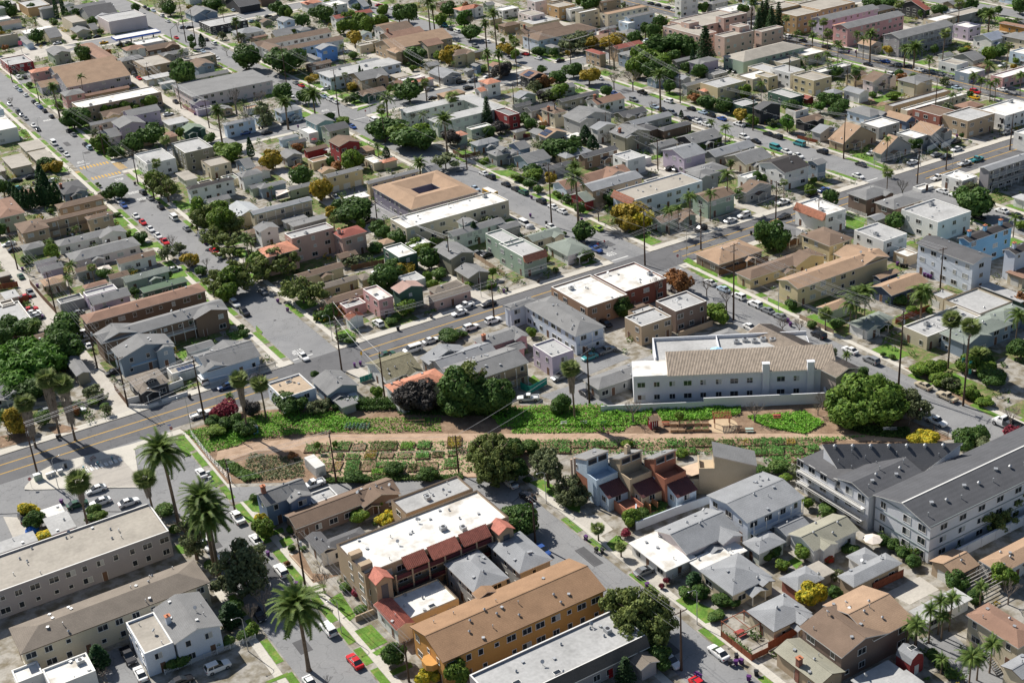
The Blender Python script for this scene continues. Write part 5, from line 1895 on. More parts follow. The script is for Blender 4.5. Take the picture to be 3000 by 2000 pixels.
POLES = '''
211.9,688.7,22,0|24~0.1
216.1,564,19,1|25~1.3
213.8,503.2,20,1|25~0.3
212.1,338.9,21,1|25~0.21
215.5,293.9,19,2|26~0.25
211.2,248.9,22,2|26~0.29
215.3,194.2,21,2|26~0.47
221.6,180.3,18,1|25~0.34
-
214.1,679.6,18,1|25~3.1
203.4,684.5,9,1|25~1.1
-
118.8,673.1,11,1|25~0.2
118.8,619.2,12,1|25~1.2
119.5,519.1,13,1|25~0.0
119.4,476,12,1|25~1.0
-
166.6,565,12,1|25~4.1
165.6,526.8,12,1|25~5.1
169.9,618.6,10,1|25~2.1
168.8,661.6,9,1|25~0.1
-
62.7,420.4,12,1|25~0.17
63.7,377.2,13,1|25~1.37
63.2,332.5,13,1|25~0.38
63.3,305.8,14,1|25~0.36
-
36,285.5,14,2|26~0.38
76.3,285.6,18,1|25~3.19
114.7,289.2,14,1|25~0.24
160.8,289.3,12,1|25~1.26
235.5,292.7,14,2|26~0.35
267.9,295.9,13,1|25~0.35
324.4,290.6,12,1|25~2.16
-
67.7,243.1,13,1|25~0.42
90.3,240,13,1|25~0.41
113.8,226.3,10,0|24~0.52
154.1,233.8,16,1|25~0.45
-
69,208.5,13,1|25~0.55
72.6,171.6,9,1|25~0.53
-
113,193.6,12,1|25~0.52
112.8,146.1,13,1|25~0.57
-
325.5,531.2,12,1|25~0.6
327.6,499.5,12,1|25~1.8
341.1,488.1,17,1|25~2.9
326.4,418.5,13,1|25~0.7
323.6,371,14,1|25~3.12
324.8,324.8,16,1|25~0.15
-
373.9,406.8,13,1|25~0.12
378,377.9,13,1|25~0.10
379.6,333.9,14,0|24~0.13
372.3,293.3,13,1|25~0.14
-
272.3,490.3,11,1|25~0.5
267.9,514.1,9,1|25~0.4
276.4,578.6,9,1|25~2.3
-
272.3,428.1,10,1|25~1.5
280.2,405.1,9,1|25~0.9
270.2,359.5,11,1|25~0.28
-
168.9,328.4,11,1|25~0.23
171.8,383.6,6,1|25~0.22
182.3,342.9,9,0|24~0.21
-
267.1,228.6,12,1|25~0.31
274.4,283.9,9,1|25~0.32
-
116.7,268.5,13,0|24~0.40
121.5,306.4,12,0|24~0.24
-
341.4,293.8,8,1|25~0.16
359.7,322.1,7,1|25~1.13
-
273.1,460.3,10,0|24~0.5
219.6,406.3,9,1|25~0.20
'''.strip().split('\n')
LAMPS = '''
106.2,567.3,8,r|27~0.2
108.8,507.2,8,r|27~0.0
72.4,284.7,9,l|27~0.19
68.7,191.2,8,l|27~0.55
122.8,154.2,8,l|27~0.57
228.6,290.8,9,l|27~0.29
271.1,291.7,9,l|27~0.32
122.8,204.6,8,l|27~0.43
166.2,305.5,9,r|27~0.26
120.2,306.8,8,l|27~1.24
126.9,303.7,8,l|27~0.24
38.5,277.1,8,r|27~0.36
52.4,196.7,8,l|27~0.51
225.7,498.1,8,l|27~0.3
223.4,244.9,8,l|27~0.33
313.3,364.4,8,r|27~0.12
415.4,388.2,8,r|27~0.11
342.2,291.9,8,l|27~0.16
343,522.9,7,l|27~0.8
337.8,301.7,8,l|27~1.16
325.8,311.3,7,l|27~0.15
'''.strip().split('\n')
PATCHES = '''
lawn|121.8,666.9;126,662.6;122.4,638.6;121,646.4
lawn|121.6,629.4;125.1,628.4;124.5,615.5;120.9,615.5
lawn|121.4,612.6;123.8,612.6;123.2,607.3;121.4,607.9
lawn|102,585.4;103.9,583.6;103.1,569.9;99.7,571
lawn|118.9,533.2;120.3,531.9;119.6,523.2;118.4,525.2
lawn|225.2,540.6;227.8,540.5;227.7,535.7;224.7,535
lawn|227.2,426.8;230.6,425.3;231.4,419.3;225.9,420.1
lawn|227.7,411.6;230.8,410.4;230.7,405.5;227,404.8
lawn|231.8,423.3;232.4,423.6;232.4,422.7;231.8,422.4
lawn|262.4,586.8;265.5,583.6;261.7,581.7;259.4,584.2
lawn|222.9,504.8;233.6,508.8;233.5,507.7;225.4,508.9
lawn|258.6,427.2;265.1,429.6;266,427.8;257.2,421.9
lawn|274.8,372.7;282.4,372.3;280.2,369.4;273.8,368.7
lawn|324.5,437.6;325.4,437.2;324.8,419.6;323.7,419.6
lawn|331.3,435.3;334.4,433.4;333.2,428.9;329.6,430.2
lawn|357.9,383.6;360.9,383.8;360.8,378.7;354.9,377.2
lawn|384.9,370.6;402.7,368.1;406.3,364.5;391.4,364.2;380.7,364.2
lawn|328.5,319.3;330.4,317.6;329.7,308.8;327.4,308.6
soil|375.8,373.3;383.1,372.4;384.1,358.8;377.6,361.1
lawn|102,446.5;104,446.8;104.1,436.4;100.9,436.5
lawn|101.3,431.5;104.1,431;104.2,427.7;100.7,426.1
lawn|102.9,414.1;104.8,414.3;104.9,408;101.9,410
lawn|101.1,394.1;104.3,394.2;104.3,389;101.7,389.6
lawn|100.6,383.2;104.7,383;104.3,377.8;100,378.3
lawn|123.3,443.9;126.8,444.4;126.9,441.3;122.9,441.3
lawn|74.8,429.2;77.5,428.7;77.3,424;75.1,424.7
lawn|123.2,449.1;124.6,448.6;124.8,446.2;122.9,445.7
lawn|148.5,351.1;156,352.6;159.3,353.2;156.7,348.5;148.7,349.2
lawn|122.2,336.8;126.7,334;126.5,331.2;122.1,331.1
lawn|143.6,395.6;145.9,395.5;145.2,392.9;143,393.2
lawn|225.2,399.4;231.1,394;227.4,387.9;225.3,392.1
lawn|107.4,330.2;107.2,324.9;106.5,323.8;106.1,326.8
lawn|229.4,364.3;229.8,358.9;228.6,355.8;227.1,363.5
lawn|226.9,354.5;228.7,350.1;225.9,347.2;225.4,353
lawn|227.2,346;229,341.7;226,339.7;225.5,343.5
lawn|229.9,391.9;230.4,388.3;227.9,385.9;227.4,387.9
lawn|225.8,289.1;228.5,290;227.6,283.2;225.6,282.8
lawn|225.8,281;227.5,281.1;227.4,275;225.8,273.3
lawn|225.9,257.4;228.3,257.3;228.2,254.5;225.9,255
lawn|289.8,287.5;289.5,278.8;282.3,273;278.9,276.6
lawn|284.3,257.3;286.2,257.3;286.4,255.4;282.7,255.3
lawn|227.5,253.7;227.6,251.2;228.2,241.5;225.8,242.2;225.8,251.8
lawn|228.6,238.5;229.8,235.7;227.8,227.9;225.6,228.1
lawn|243.8,223.3;249.7,223.6;248.4,222;243,221.4
lawn|328.8,259;331,258.4;331,253.3;328.8,251.4
lawn|311.6,319.7;313.5,318;312.8,311.1;311.4,313.8
lawn|83.1,327.6;85.9,329.5;86.2,325.1;82.9,321.1
lawn|67,282.1;68.3,281.8;68.2,272.3;66.9,272.4
lawn|67.3,265.1;68.3,265.3;67.9,261.2;67,260.1
lawn|67.3,257.5;68.4,257.6;68.5,254.9;67.7,255
soil|33,310.9;39.1,308.8;39.9,303.5;31.6,304.7
soil|43.8,307.7;46.9,307.3;49.9,302.3;47.6,301.7;44.3,303.3
lawn|54,279.1;54.7,278.9;54.5,273.3;53.9,272.9
lawn|70.5,245.6;73.3,245.1;71.2,239.8;70.7,240.6
lawn|73.5,245.5;73.9,244.1;72.3,238.9;71.2,239.8
lawn|124.3,214;127.3,213.1;129.1,200.6;126.4,197.5;125.3,199.9;125.4,205
lawn|149.5,254.7;152.1,255.6;151.7,251.4;149.2,250.9
lawn|52.4,238.3;54.8,238.5;55.2,232.8;52.3,235.1
lawn|71,202;73.9,202.6;73.1,194.2;71.4,193.4
lawn|70.9,190.2;74.3,190.1;74.5,183.7;71,183.4
lawn|70.8,182.6;73.5,183;73.7,181.6;71.1,181.3
lawn|71,176.2;75.3,176.1;75,174.7;71,174.7
lawn|71,233.2;72.4,233.7;72.7,231.9;71.1,231.6
lawn|70.8,230.9;73.5,230.8;73.2,229;70.8,229.1
lawn|71,226.7;73.4,227.1;73.3,224;70.7,223.7
soil|70.9,220.1;73.3,220.1;72,211.8;75.9,208;70.8,208.7
lawn|51.6,186.8;56,186.8;56,185.7;52.3,186
lawn|124.3,184.9;127.7,186.1;127.8,182.2;123.9,181.9
lawn|124,162.1;126.1,162.2;128.7,153.3;127.6,152.6;124.2,153.5
lawn|148.9,158.9;151,159.1;150.9,156.9;148.5,156.1
asph|122.5,685.7;133.2,686.2;126.5,664.8;120.9,665.1
conc|125.6,730.7;149.3,752.1;164.1,725.9;137.8,711.6
asph|172.6,396.1;183.3,395;179.7,381.6;169.6,379.9
asph|173.5,421.7;183.1,417.6;181.3,408.6;171.7,409.8
asph|165.5,257.1;173.6,257.7;176.8,248;163.5,247.1;162.2,246.7
asph|147.3,245.6;159.6,245.1;159.2,229.9;151.2,234.8
asph|150.5,128;157.3,126.8;156,119.6;155.9,110.3;147.3,116.6;149,125.4
conc|156.4,140.8;165.1,140.6;164.9,135.7;157.3,135.7
asph|88.9,240.3;105.6,229.6;113.1,223.3;120.3,214.4;116.7,208.6;110.4,218.7;100.3,228.2;91.4,233.3;88.1,237.5
conc|115.5,288.3;119.3,287.6;119.9,280.1;116,280.9
conc|123.7,180.6;126.9,181;127.4,168.5;124.3,166.9;122.7,169.8
conc|124,196.3;128.9,194.7;128.3,188.1;124.5,187.6
asph|28.9,211.9;33.2,212.6;35.5,210.1;34.1,199.3;28.4,203.4
conc|25.3,272.8;32,266.6;30.7,259.3;25.1,261.6
asph|181.2,265.6;186.1,263.3;190.1,268.8;187.3,272.1
soil|225.2,202.1;227.9,198.4;225.4,176.4;222.6,178.4
'''.strip().split('\n')
BEDS = '''
92,256.6,3.6,3.4,m|28~0.41
94.5,255,1.6,3,s|29~1.41
97.8,253.3,4.1,3.9,m|28~0.61
101,250.5,3.1,3,s|29~0.61
105.8,247.4,6.2,3.8,m|28~3.61
110.2,243.9,3.3,3,g|30~2.62
113.4,241.8,3.1,3.2,g|30~0.62
119.7,238.7,3.3,4.6,m|28~2.62
95.6,249.5,1.5,2.5,m|28~1.41
97.9,247.4,3.1,2.1,m|28~1.61
101.5,245.5,2.8,3.3,m|28~2.61
104.5,243.2,3,2.5,s|29~2.61
107.7,240.7,3.3,2.7,s|29~1.62
110.9,237.9,3.3,2.9,g|30~1.62
114,236.4,2.5,2.5,m|28~0.62
116.7,234.6,2,2,m|28~1.64
91.4,246.8,1.8,3.7,s|29~0.41
93.4,245.9,1.8,3.7,s|29~2.41
96.1,243.7,3.3,4.5,g|30~0.41
99.3,241.3,3.8,4,s|29~3.61
101.7,240,3,2,m|28~0.53
99.9,237.6,3.7,2,g|30~1.61
103.9,236.5,3.2,4.4,g|30~0.52
106.6,234.7,2,3.2,m|28~0.52
109.5,233.3,5,3.2,s|29~0.62
114.3,230.8,3,3.6,m|28~3.62
104.8,259.4,5.8,2.7,k|rows of kale in open soil
121.1,233.3,2,2.5,m|28~2.64
135.5,224.4,2.2,2.9,s|29~0.63
138.3,222.8,4.7,3.7,m|28~2.63
141.9,220,3.2,2.9,m|28~1.63
145.1,217.5,3,2.5,g|30~0.63
147.2,215.5,3.2,2.5,m|28~0.63
150.7,213.1,2.7,2.4,g|30~0.43
158.4,207.4,2.4,2.8,g|30~0.45
160.1,206.1,1.7,2.8,m|28~0.45
163.8,203.7,5.8,3.3,m|28~0.46
168.3,200.2,2.9,2.4,m|28~0.44
171.2,197.9,2.9,2.4,s|29~0.44
173.9,195.9,2.9,2.4,m|28~2.44
171.2,192.8,3.3,2.8,g|30~1.44
168.5,195.5,1.9,1.6,s|29~1.44
132.1,224.6,2,4.5,m|28~3.63
137.5,219.8,2.7,2,g|30~2.63
159.9,202,1.7,2,g|30~0.44
177.1,193.6,2.9,2.4,g|30~3.44
179.5,191.7,2.1,2.4,m|28~1.47
182,189.4,3.8,2.4,s|29~0.47
186.3,187.3,2.8,1.6,g|30~0.47
174.5,190.8,3.1,3.6,g|30~4.44
177.9,188.2,3.1,3.2,m|28~0.47
181.5,186.6,2.4,2,g|30~0.59
172.2,187.7,2.8,2.3,g|30~0.57
175.8,185.5,2.3,2.3,s|29~0.59
'''.strip().split('\n')
BINS = '''
121.8,188.4,p|31~0.43
121.1,183.7,k|32~2.56
121.9,182.9,k|32~1.56
122.2,168.5,p|31~0.56
121.8,161.5,k|32~0.56
122.3,142.7,k|32~0.57
120.4,142.1,k|32~1.57
121.2,141.5,p|31~1.57
122.1,141.2,p|31~0.57
113.6,143,p|31~4.57
113.7,142.2,p|31~3.57
120.3,137.1,p|31~2.57
122.2,137.4,k|32~2.57
113.4,169.7,p|31~1.56
67.1,222.9,p|31~0.42
67.7,209.6,p|31~0.55
172.8,304,p|31~1.26
174.2,304.2,k|32~2.26
137.3,301.2,k|32~0.24
148.3,302.5,k|32~0.23
118.5,340.8,p|31~0.22
118.3,333.1,p|31~1.22
118.3,289,p|31~0.39
119.9,288.8,p|31~0.24
221.6,335.8,p|31~0.28
211.2,350.2,p|31~0.26
211.4,341,k|32~0.21
220.6,364.3,p|31~0.21
254.5,291.9,k|32~0.32
255.9,291.9,p|31~0.32
184.2,303.4,k|32~0.26
269.8,246.8,p|31~0.33
269.7,245.3,k|32~0.33
270,244.5,k|32~1.33
270.6,244,k|32~1.31
269.7,236.7,p|31~2.31
269.8,235.6,p|31~1.31
269.8,234.6,p|31~0.31
221,238.5,p|31~1.46
219.9,236.4,p|31~0.46
270.9,219.3,k|32~0.34
44.4,300.4,k|32~0.38
42.3,285,k|32~0.36
77.4,299.9,k|32~0.19
37.4,270,p|31~0.50
118.4,476.6,k|32~0.0
118.6,448.8,k|32~1.0
117.8,399.8,p|31~1.19
64.2,400.9,p|31~2.18
63.8,418.5,p|31~1.18
59.5,375.9,p|31~0.37
64.1,361.3,p|31~0.38
88.1,504.2,p|31~0.17
122.3,631.7,k|32~0.2
167.7,550.3,p|31~0.1
427.7,427.2,p|31~0.12
429.6,425.1,p|31~0.10
369.9,314.6,p|31~0.16
194,500.3,p|31~0.3
180.9,509.8,k|32~1.3
182.1,509.8,k|32~0.3
'''.strip().split('\n')

RANK = ['', 'second ', 'third ', 'fourth ', 'fifth ', 'sixth ', 'seventh ', 'eighth ', 'ninth ', 'tenth ', 'eleventh ', 'twelfth ', 'thirteenth ', 'fourteenth ', 'fifteenth ', 'sixteenth ', 'seventeenth ', 'eighteenth ', 'nineteenth ', 'twentieth ', 'twenty-first ', 'twenty-second ', 'twenty-third ', 'twenty-fourth ']
def label(s, look=None):
    if '~' not in s: return s
    a, b = s.split('~'); k, l = b.split('.')
    return f"{look or LOOKS[int(a)]}, {RANK[int(k)]}nearest {LANDMARKS[int(l)]}"

# ------------------------------------------------------------------ ground, blocks, streets
g = MB(); g.box(-1500, -600, -1, 2500, 3200, -.3); structure('ground', g, mat('far_ground', (.36,.33,.28), .95, .15, .05, .5))
AX = {1: (106.5, 119), 2: (209.5, 222.5), 3: (313.5, 325), 4: (419, 431), 5: (526, 538), 6: (632, 644), 7: (738, 750)}
YS = [(287.5, 301), (496.5, 508.5), (718, 734), (930, 942)]
m = MB(); m.box(-600, -300, -.35, 1300, 1600, 0); structure('road', m, ASPH)
m = MB(); m.box(-600, 287.5, -.1, 1300, 301, .006); structure('road', m, ASPHD)
m = MB(); m.box(419, -100, -.1, 431, 1500, .010); structure('road', m, ASPHD)
def cells():
    xs = [-500]+[v for k in sorted(AX) for v in AX[k]]+[1250]
    for i in range(0, len(xs), 2):
        x0, x1 = xs[i], xs[i+1]
        if i == 0: yield (x0, x1, 301, 719.5); yield (x0, x1, 735, 930); yield (x0, x1, 942, 1500); continue
        yield (x0, x1, 301, 496.5); yield (x0, x1, 508.5, 718); yield (x0, x1, 734, 930); yield (x0, x1, 942, 1500)
        if i >= 4: yield (x0, x1, -250, 287.5)
KERB = mat('kerb_concrete', (.50,.48,.44), .9, .08)
bm_ = MB(); wk = MB(); vg = MB()
LOW = [(-500, 57, -250, 254), (68, 111.5, -250, 224), (68, 209.5, 224, 287.5), (121.5, 209.5, -250, 224)]
allc = list(cells())+LOW
for x0, x1, y0, y1 in allc: bm_.box(x0, y0, -.3, x1, y1, .12, 1, 0)
structure('yard_ground', bm_, [BLOCKG, KERB])
ALLEYX = (61.5, 166, 270, 372, 478)
gaps = [(x-2.6, x+2.6) for x in ALLEYX]
for x0, x1, y0, y1 in list(cells()):
    for xx, s in ((x0, 1), (x1, -1)):
        if abs(xx) > 900 or xx < 60: continue
        a, b = sorted((xx+s*1.9, xx+s*3.4)); wk.box(a, y0+.01, 0, b, y1-.01, .136)
        y = y0+5
        while y < min(y1, 960)-6:
            L = rng.uniform(5, 13)
            if rng.random() < (.62 if y0 > 290 else .3):
                a, b = sorted((xx+s*.25, xx+s*1.8)); vg.box(a, y, 0, b, y+L, .15+rng.uniform(0, .004))
            y += L+rng.uniform(1.2, 4)
    for yy, s in ((y0, 1), (y1, -1)):
        if yy < -100 or yy > 1400: continue
        a, b = sorted((yy+s*.2, yy+s*2.8)); wk.box(x0+.3, a, 0, x1-.3, b, .132)
structure('sidewalk', wk, WALK); structure('verge_grass', vg, GRASS)
# front lawns and yard grass
RECTS = [tuple(z*(1 if '!' in v else .1) for z in (a, c, a+e, c+k)) for r in BUILDINGS for v in r.split('|')[2].split(';') for a, c, e, k in [map(float, v.split(',')[:4])]]
def in_view(x, y, m=.06):
    d = Vector((x, y, -CAM_H)); c = d.dot(f)
    return c > 0 and abs(d.dot(rr)/c*CAM_F/36) < .5+m and abs(d.dot(uu)/c*CAM_F/36) < .333+m
fl = MB(); yl_ = MB()
for x0, x1, y0, y1 in list(cells()):
    for xx, s in ((x0, 1), (x1, -1)):
        y = y0+4
        while y < y1-8:
            L = rng.uniform(5, 11)
            if in_view(xx, y) and rng.random() < (.6 if y0 > 290 else .3): a, b = sorted((xx+s*3.6, xx+s*rng.uniform(7, 10))); fl.box(a, y, 0, b, y+L, .1245+rng.uniform(0, .0025))
            y += L+rng.uniform(2.5, 6)
    n = int((min(x1, 700)-max(x0, -60))*(min(y1, 1000)-y0)/170)
    for _ in range(max(0, n)):
        x, y = rng.uniform(max(x0, -60)+5, min(x1, 700)-5), rng.uniform(y0+5, min(y1, 1000)-5)
        if in_view(x, y): a, b = rng.uniform(2.5, 6), rng.uniform(2.5, 5); yl_.box(x-a, y-b, 0, x+a, y+b, .1215+rng.uniform(0, .002))
structure('front_lawn', fl, GRASS); structure('yard_grass', yl_, mat('yard_turf', (.10,.16,.035), .95, .25, .4, 3, .5, rgb2=(.20,.17,.09), cut=(.42,.6)))
# alleys
al = MB()
for x in ALLEYX:
    for y0, y1 in ((301, 496.5), (508.5, 718), (734, 930)):
        if x < 100 and y0 > 500: continue
        al.box(x-2.3, y0, 0, x+2.3, y1, .128)
structure('alley', al, CONC)
# lower streets beside the garden
m = MB()
m.box(57, -200, 0, 68, 254, .003); m.box(111.5, -200, 0, 121.5, 222, .003)
structure('road', m, ASPH)
lane = MB(); lane.prism([(69.8, 253.3), (89.3, 240.1), (105.6, 229.6), (115.5, 222.7), (121.3, 216.0), (122.6, 215.5), (120.8, 210.9), (117.2, 209.4), (111.2, 220.0), (99.3, 226.4), (87.1, 235.2), (68.2, 247.0)], 0, .145)
structure('road', lane, ASPH)
# the plaza between main street and the side street
sd = MB(); sd.prism([(19.7, 283.1), (26.9, 283.5), (32.2, 283.1), (31.9, 280.8), (41.7, 274.1), (53.7, 265.4), (58.0, 283.0), (63.1, 284.1), (66.7, 272.5), (66.4, 243.7), (61.1, 242.5), (54.8, 252.6), (37.2, 266.5), (18.8, 278.4)], -.1, .125); structure('road', sd, ASPH)
pl = MB(); pl.prism([(32.3, 282.5), (36.3, 287.0), (40.5, 288.6), (57.4, 286.3), (58.0, 283.0), (53.8, 265.6), (41.7, 274.4), (33.2, 280.1), (31.9, 281.4)], -.1, .24); structure('plaza_pavement', pl, WALK)
pl = MB(); pl.prism([(36.2, 287.0), (57.5, 286.4), (70.1, 286.1), (70.5, 283.7), (63.3, 283.7), (58.0, 283.1), (42.7, 287.5)], -.1, .1465); structure('sidewalk', pl, WALK)
pl = MB(); pl.prism([(42.6, 282.9), (46.8, 284.5), (54.0, 282.6), (54.7, 273.0), (53.4, 266.4), (44.0, 273.6), (40.9, 278.4)], .1, .25); structure('plaza_paving', pl, mat('plaza_concrete', (.40,.37,.33), .9, .08))
# sidewalks of the two lower streets: each slab laid on its own
slab = shared('slab', lambda: (lambda b: (b.box(-.72, -.72, 0, .72, .72, .14), b.mesh('slab', [WALK]))[1])(MB()))
for xx, s, y0, y1 in ((68, 1, 100, 284), (57, -1, 150, 222), (121.5, 1, 60, 222), (111.5, -1, 60, 205)):
    base = MB(); a, b = sorted((xx+s*1.9, xx+s*3.5)); base.box(a, y0, 0, b, y1, .13); sw = structure('sidewalk', base, KERB)
    y = y0+.75
    while y < y1-.8: put('slab', slab, sw, (xx+s*2.7, y, 0)); y += 1.5
    v = MB(); y = y0+3
    while y < y1-6:
        L = rng.uniform(4, 9)
        if xx < 110 or s > 0 and rng.random() < .4: a, b = sorted((xx+s*.3, xx+s*1.8)); v.box(a, y, 0, b, y+L, .152)
        y += L+rng.uniform(1, 4)
    if v.f: structure('verge_grass', v, GRASS)
ga = MB()
for poly in PATCHES:
    k, p = poly.split('|'); pts = [tuple(map(float, q.split(','))) for q in p.split(';')]
    b = MB(); b.prism(pts, 0, {'lawn': .160, 'soil': .150, 'asph': .141, 'conc': .146}[k]+rng.uniform(0, .0035)); structure({'lawn': 'lawn', 'soil': 'bare_soil', 'asph': 'parking_lot', 'conc': 'driveway'}[k], b, {'lawn': GRASS, 'soil': SOIL, 'asph': ASPH, 'conc': CONC}[k])
# patched asphalt and manholes
pa = MB(); mh = MB()
for k in range(60):
    if k % 2: x0 = rng.choice((106.5, 209.5, 313.5, 419)); x = x0+rng.uniform(2, 8); y = rng.choice((rng.uniform(310, 480), rng.uniform(515, 700)))
    else: x, y = rng.uniform(-20, 420), rng.uniform(288.5, 297)
    if in_view(x, y): pa.box(x, y, 0, x+rng.uniform(1.2, 3.2), y+rng.uniform(1.5, 7) if k % 2 else y+rng.uniform(1, 2.6), .0125+k*.00001)
for x, y in ((60, 190), (64, 215), (58.5, 232), (114, 150), (118, 180), (115, 200)): pa.box(x, y, 0, x+rng.uniform(1.5, 3), y+rng.uniform(3, 7), .0126)
for x, y in ((113, 305), (113, 330), (113, 380), (113, 440), (216, 310), (216, 260), (216, 230), (216, 420), (150, 294), (190, 294), (90, 294), (240, 294), (63, 205), (116, 170), (319, 330), (319, 400)): mh.lathe([(.42, 0), (.42, .016), (.40, .017)], 12, 0, (x, y))
structure('road_patch', pa, mat('patched_asphalt', (.10,.10,.104), .95, .1, .3, 3)); structure('manhole_cover', mh, DKMETAL)
# road paint
yl = MB(); wl = MB()
for y in (292.1, 296.4):
    for a, b in ((-200, 100), (124, 203), (228, 308), (330, 414), (436, 520)): yl.box(a, y-.09, 0, b, y+.09, .014); yl.box(a, y+.16, 0, b, y+.30, .014)
for a, b in ((310, 490), (515, 710), (740, 920)):
    yl.box(424.8, a, 0, 425, b, .016); yl.box(425.2, a, 0, 425.4, b, .016)
    y = a
    while y < b: wl.box(421.8, y, 0, 421.95, y+3, .016); wl.box(428.2, y, 0, 428.35, y+3, .016); y += 9
for k in range(9): yl.box(107.6+k*1.28, 494, 0, 108.25+k*1.28, 497.2, .012)
for k in range(9): yl.box(107.6+k*1.28, 510, 0, 108.25+k*1.28, 513.2, .012)
for k in range(8): yl.box(119.2, 499+k*1.25, 0, 122.4, 499.65+k*1.25, .012)
for k in range(8): yl.box(103.4, 499+k*1.25, 0, 106.3, 499.65+k*1.25, .13)
for x0, x1, y in ((107, 112.7, 303.2), (216, 222, 285), (210, 216, 303), (210, 216, 511), (216, 222, 494), (314, 319, 303), (319, 325, 285), (107, 112.5, 515.5), (112.8, 118.6, 492)): wl.box(x0, y-.25, 0, x1, y+.25, .013)
structure('yellow_road_marking', yl, YELLOW); structure('white_road_marking', wl, WHITEP)
GLY = {'S': ((0,0,1,.16),(0,.42,1,.58),(0,.84,1,1),(0,.58,.26,.84),(.74,.16,1,.42)), 'T': ((0,.84,1,1),(.37,0,.63,.84)), 'O': ((0,0,1,.16),(0,.84,1,1),(0,.16,.26,.84),(.74,.16,1,.84)), 'P': ((0,0,.26,.84),(0,.84,1,1),(.26,.42,1,.57),(.74,.57,1,.84)), 'A': ((0,0,.26,.84),(.74,0,1,.84),(0,.84,1,1),(.26,.42,.74,.57)), 'H': ((0,0,.26,1),(.74,0,1,1),(.26,.42,.74,.58)), 'E': ((0,0,.26,1),(.26,0,1,.16),(.26,.42,.9,.58),(.26,.84,1,1)), 'D': ((0,0,.26,1),(.26,0,.85,.16),(.26,.84,.85,1),(.74,.16,1,.84))}
def road_word(word, x, y, cw, ch, flip):
    b = MB(); s = -1 if flip else 1
    for i, c in enumerate(word):
        for a0, b0, a1, b1 in GLY[c]:
            X0, X1 = sorted((x+s*((i-len(word)/2)*cw*1.3+a0*cw), x+s*((i-len(word)/2)*cw*1.3+a1*cw))); Y0, Y1 = sorted((y+s*b0*ch, y+s*b1*ch)); b.box(X0, Y0, 0, X1, Y1, .014+.001*i)
    structure('road_lettering', b, WHITEP)
road_word('STOP', 109.9, 308.5, .62, 2.6, True); road_word('STOP', 115.8, 486, .62, 2.6, False); road_word('STOP', 109.9, 521, .62, 2.6, True); road_word('STOP', 219.2, 279, .62, 2.6, False); road_word('STOP', 212.8, 309, .62, 2.6, True); road_word('STOP', 212.8, 517, .62, 2.6, True)
road_word('AHEAD', 115.4, 467, .62, 2.6, False); road_word('STOP', 115.6, 458, .62, 2.6, False); road_word('AHEAD', 115.4, 590, .62, 2.6, False)

# ------------------------------------------------------------------ buildings
def win_mesh(wd, ht, near, blind):
    def mk():
        b = MB(); t = .07
        for x0, z0, x1, z1 in ((-wd/2-.15, -ht/2-.1, wd/2+.15, -ht/2), (-wd/2-t, ht/2, wd/2+t, ht/2+t), (-wd/2-t, -ht/2, -wd/2, ht/2), (wd/2, -ht/2, wd/2+t, ht/2)): b.box(x0, -.07, z0, x1, .02, z1)
        if wd > 1: b.box(-.03, -.05, -ht/2, .03, .01, ht/2)
        p = MB()
        p.box(-wd/2, -.03, -ht/2, 0 if wd > 1 else wd/2, .01, ht/2, 0)
        if wd > 1: p.box(0, -.031, -ht/2, wd/2, .009, ht/2, 1 if blind else 0)
        if near: return b.mesh('window', [TRIM]), p.mesh('pane', [GLASS, BLIND])
        b.box(-wd/2, -.03, -ht/2, wd/2, .01, ht/2, 1 if not blind else 2); return b.mesh('window', [TRIM, GLASS, BLIND]), None
    return shared(('win', wd, ht, near, blind), mk)
def add_window(par, x, y, z, rz, wd, ht, near):
    a, p = win_mesh(wd, ht, near, rng.random() < .28)
    o = put('window', a, par, (x, y, z), rz)
    if p: put('pane', p, o)
def garage_mesh(wd):
    def mk():
        b = MB(); b.box(-wd/2, -.05, 0, wd/2, .05, 2.1)
        for k in range(1, 4): b.box(-wd/2+.05, -.065, k*.52-.015, wd/2-.05, -.045, k*.52+.015)
        return b.mesh('garage_door', [GDOOR])
    return shared(('gar', wd), mk)
def vent_meshes():
    a = MB(); a.tube((0,0,-.3), (0,0,.55), .07, .07, 6); a.tube((0,0,.5), (0,0,.62), .13, .1, 6)
    b = MB(); b.box(-.22, -.22, -.3, .22, .22, .22); b.box(-.27, -.27, .22, .27, .27, .28)
    c = MB(); c.tube((0,0,-.2), (0,0,.35), .16, .16, 8); c.tube((0,0,.3), (0,0,.55), .27, .02, 8)
    d = MB(); d.tube((0,0,-.2), (0,0,.9), .04, .04, 5); d.tube((0,-.05,.8), (0,-.2,.95), .34, .36, 10)
    return [(a.mesh('vent_pipe', [METAL]), 'vent_pipe'), (b.mesh('roof_vent', [METAL]), 'roof_vent'), (c.mesh('roof_vent', [METAL]), 'roof_vent'), (d.mesh('satellite_dish', [METAL]), 'satellite_dish')]
VENTS = vent_meshes()
_ac = MB(); _ac.box(-.7, -.5, 0, .7, .5, .85); _ac.tube((0,0,.85), (0,0,.92), .38, .38, 10, 1); AC = _ac.mesh('air_conditioner', [METAL, DKMETAL])
_sk = MB(); _sk.box(-.7, -.5, 0, .7, .5, .25); _sk.box(-.6, -.4, .25, .6, .4, .29, 1); SKY = _sk.mesh('skylight', [TRIM, GLASS])
_sp = MB(); _sp.box(-.5, -.82, 0, .5, .82, .05); SOLAR = _sp.mesh('solar_panel', [mat('solar_cells', (.03,.045,.09), .15, .1, spec=.7)])
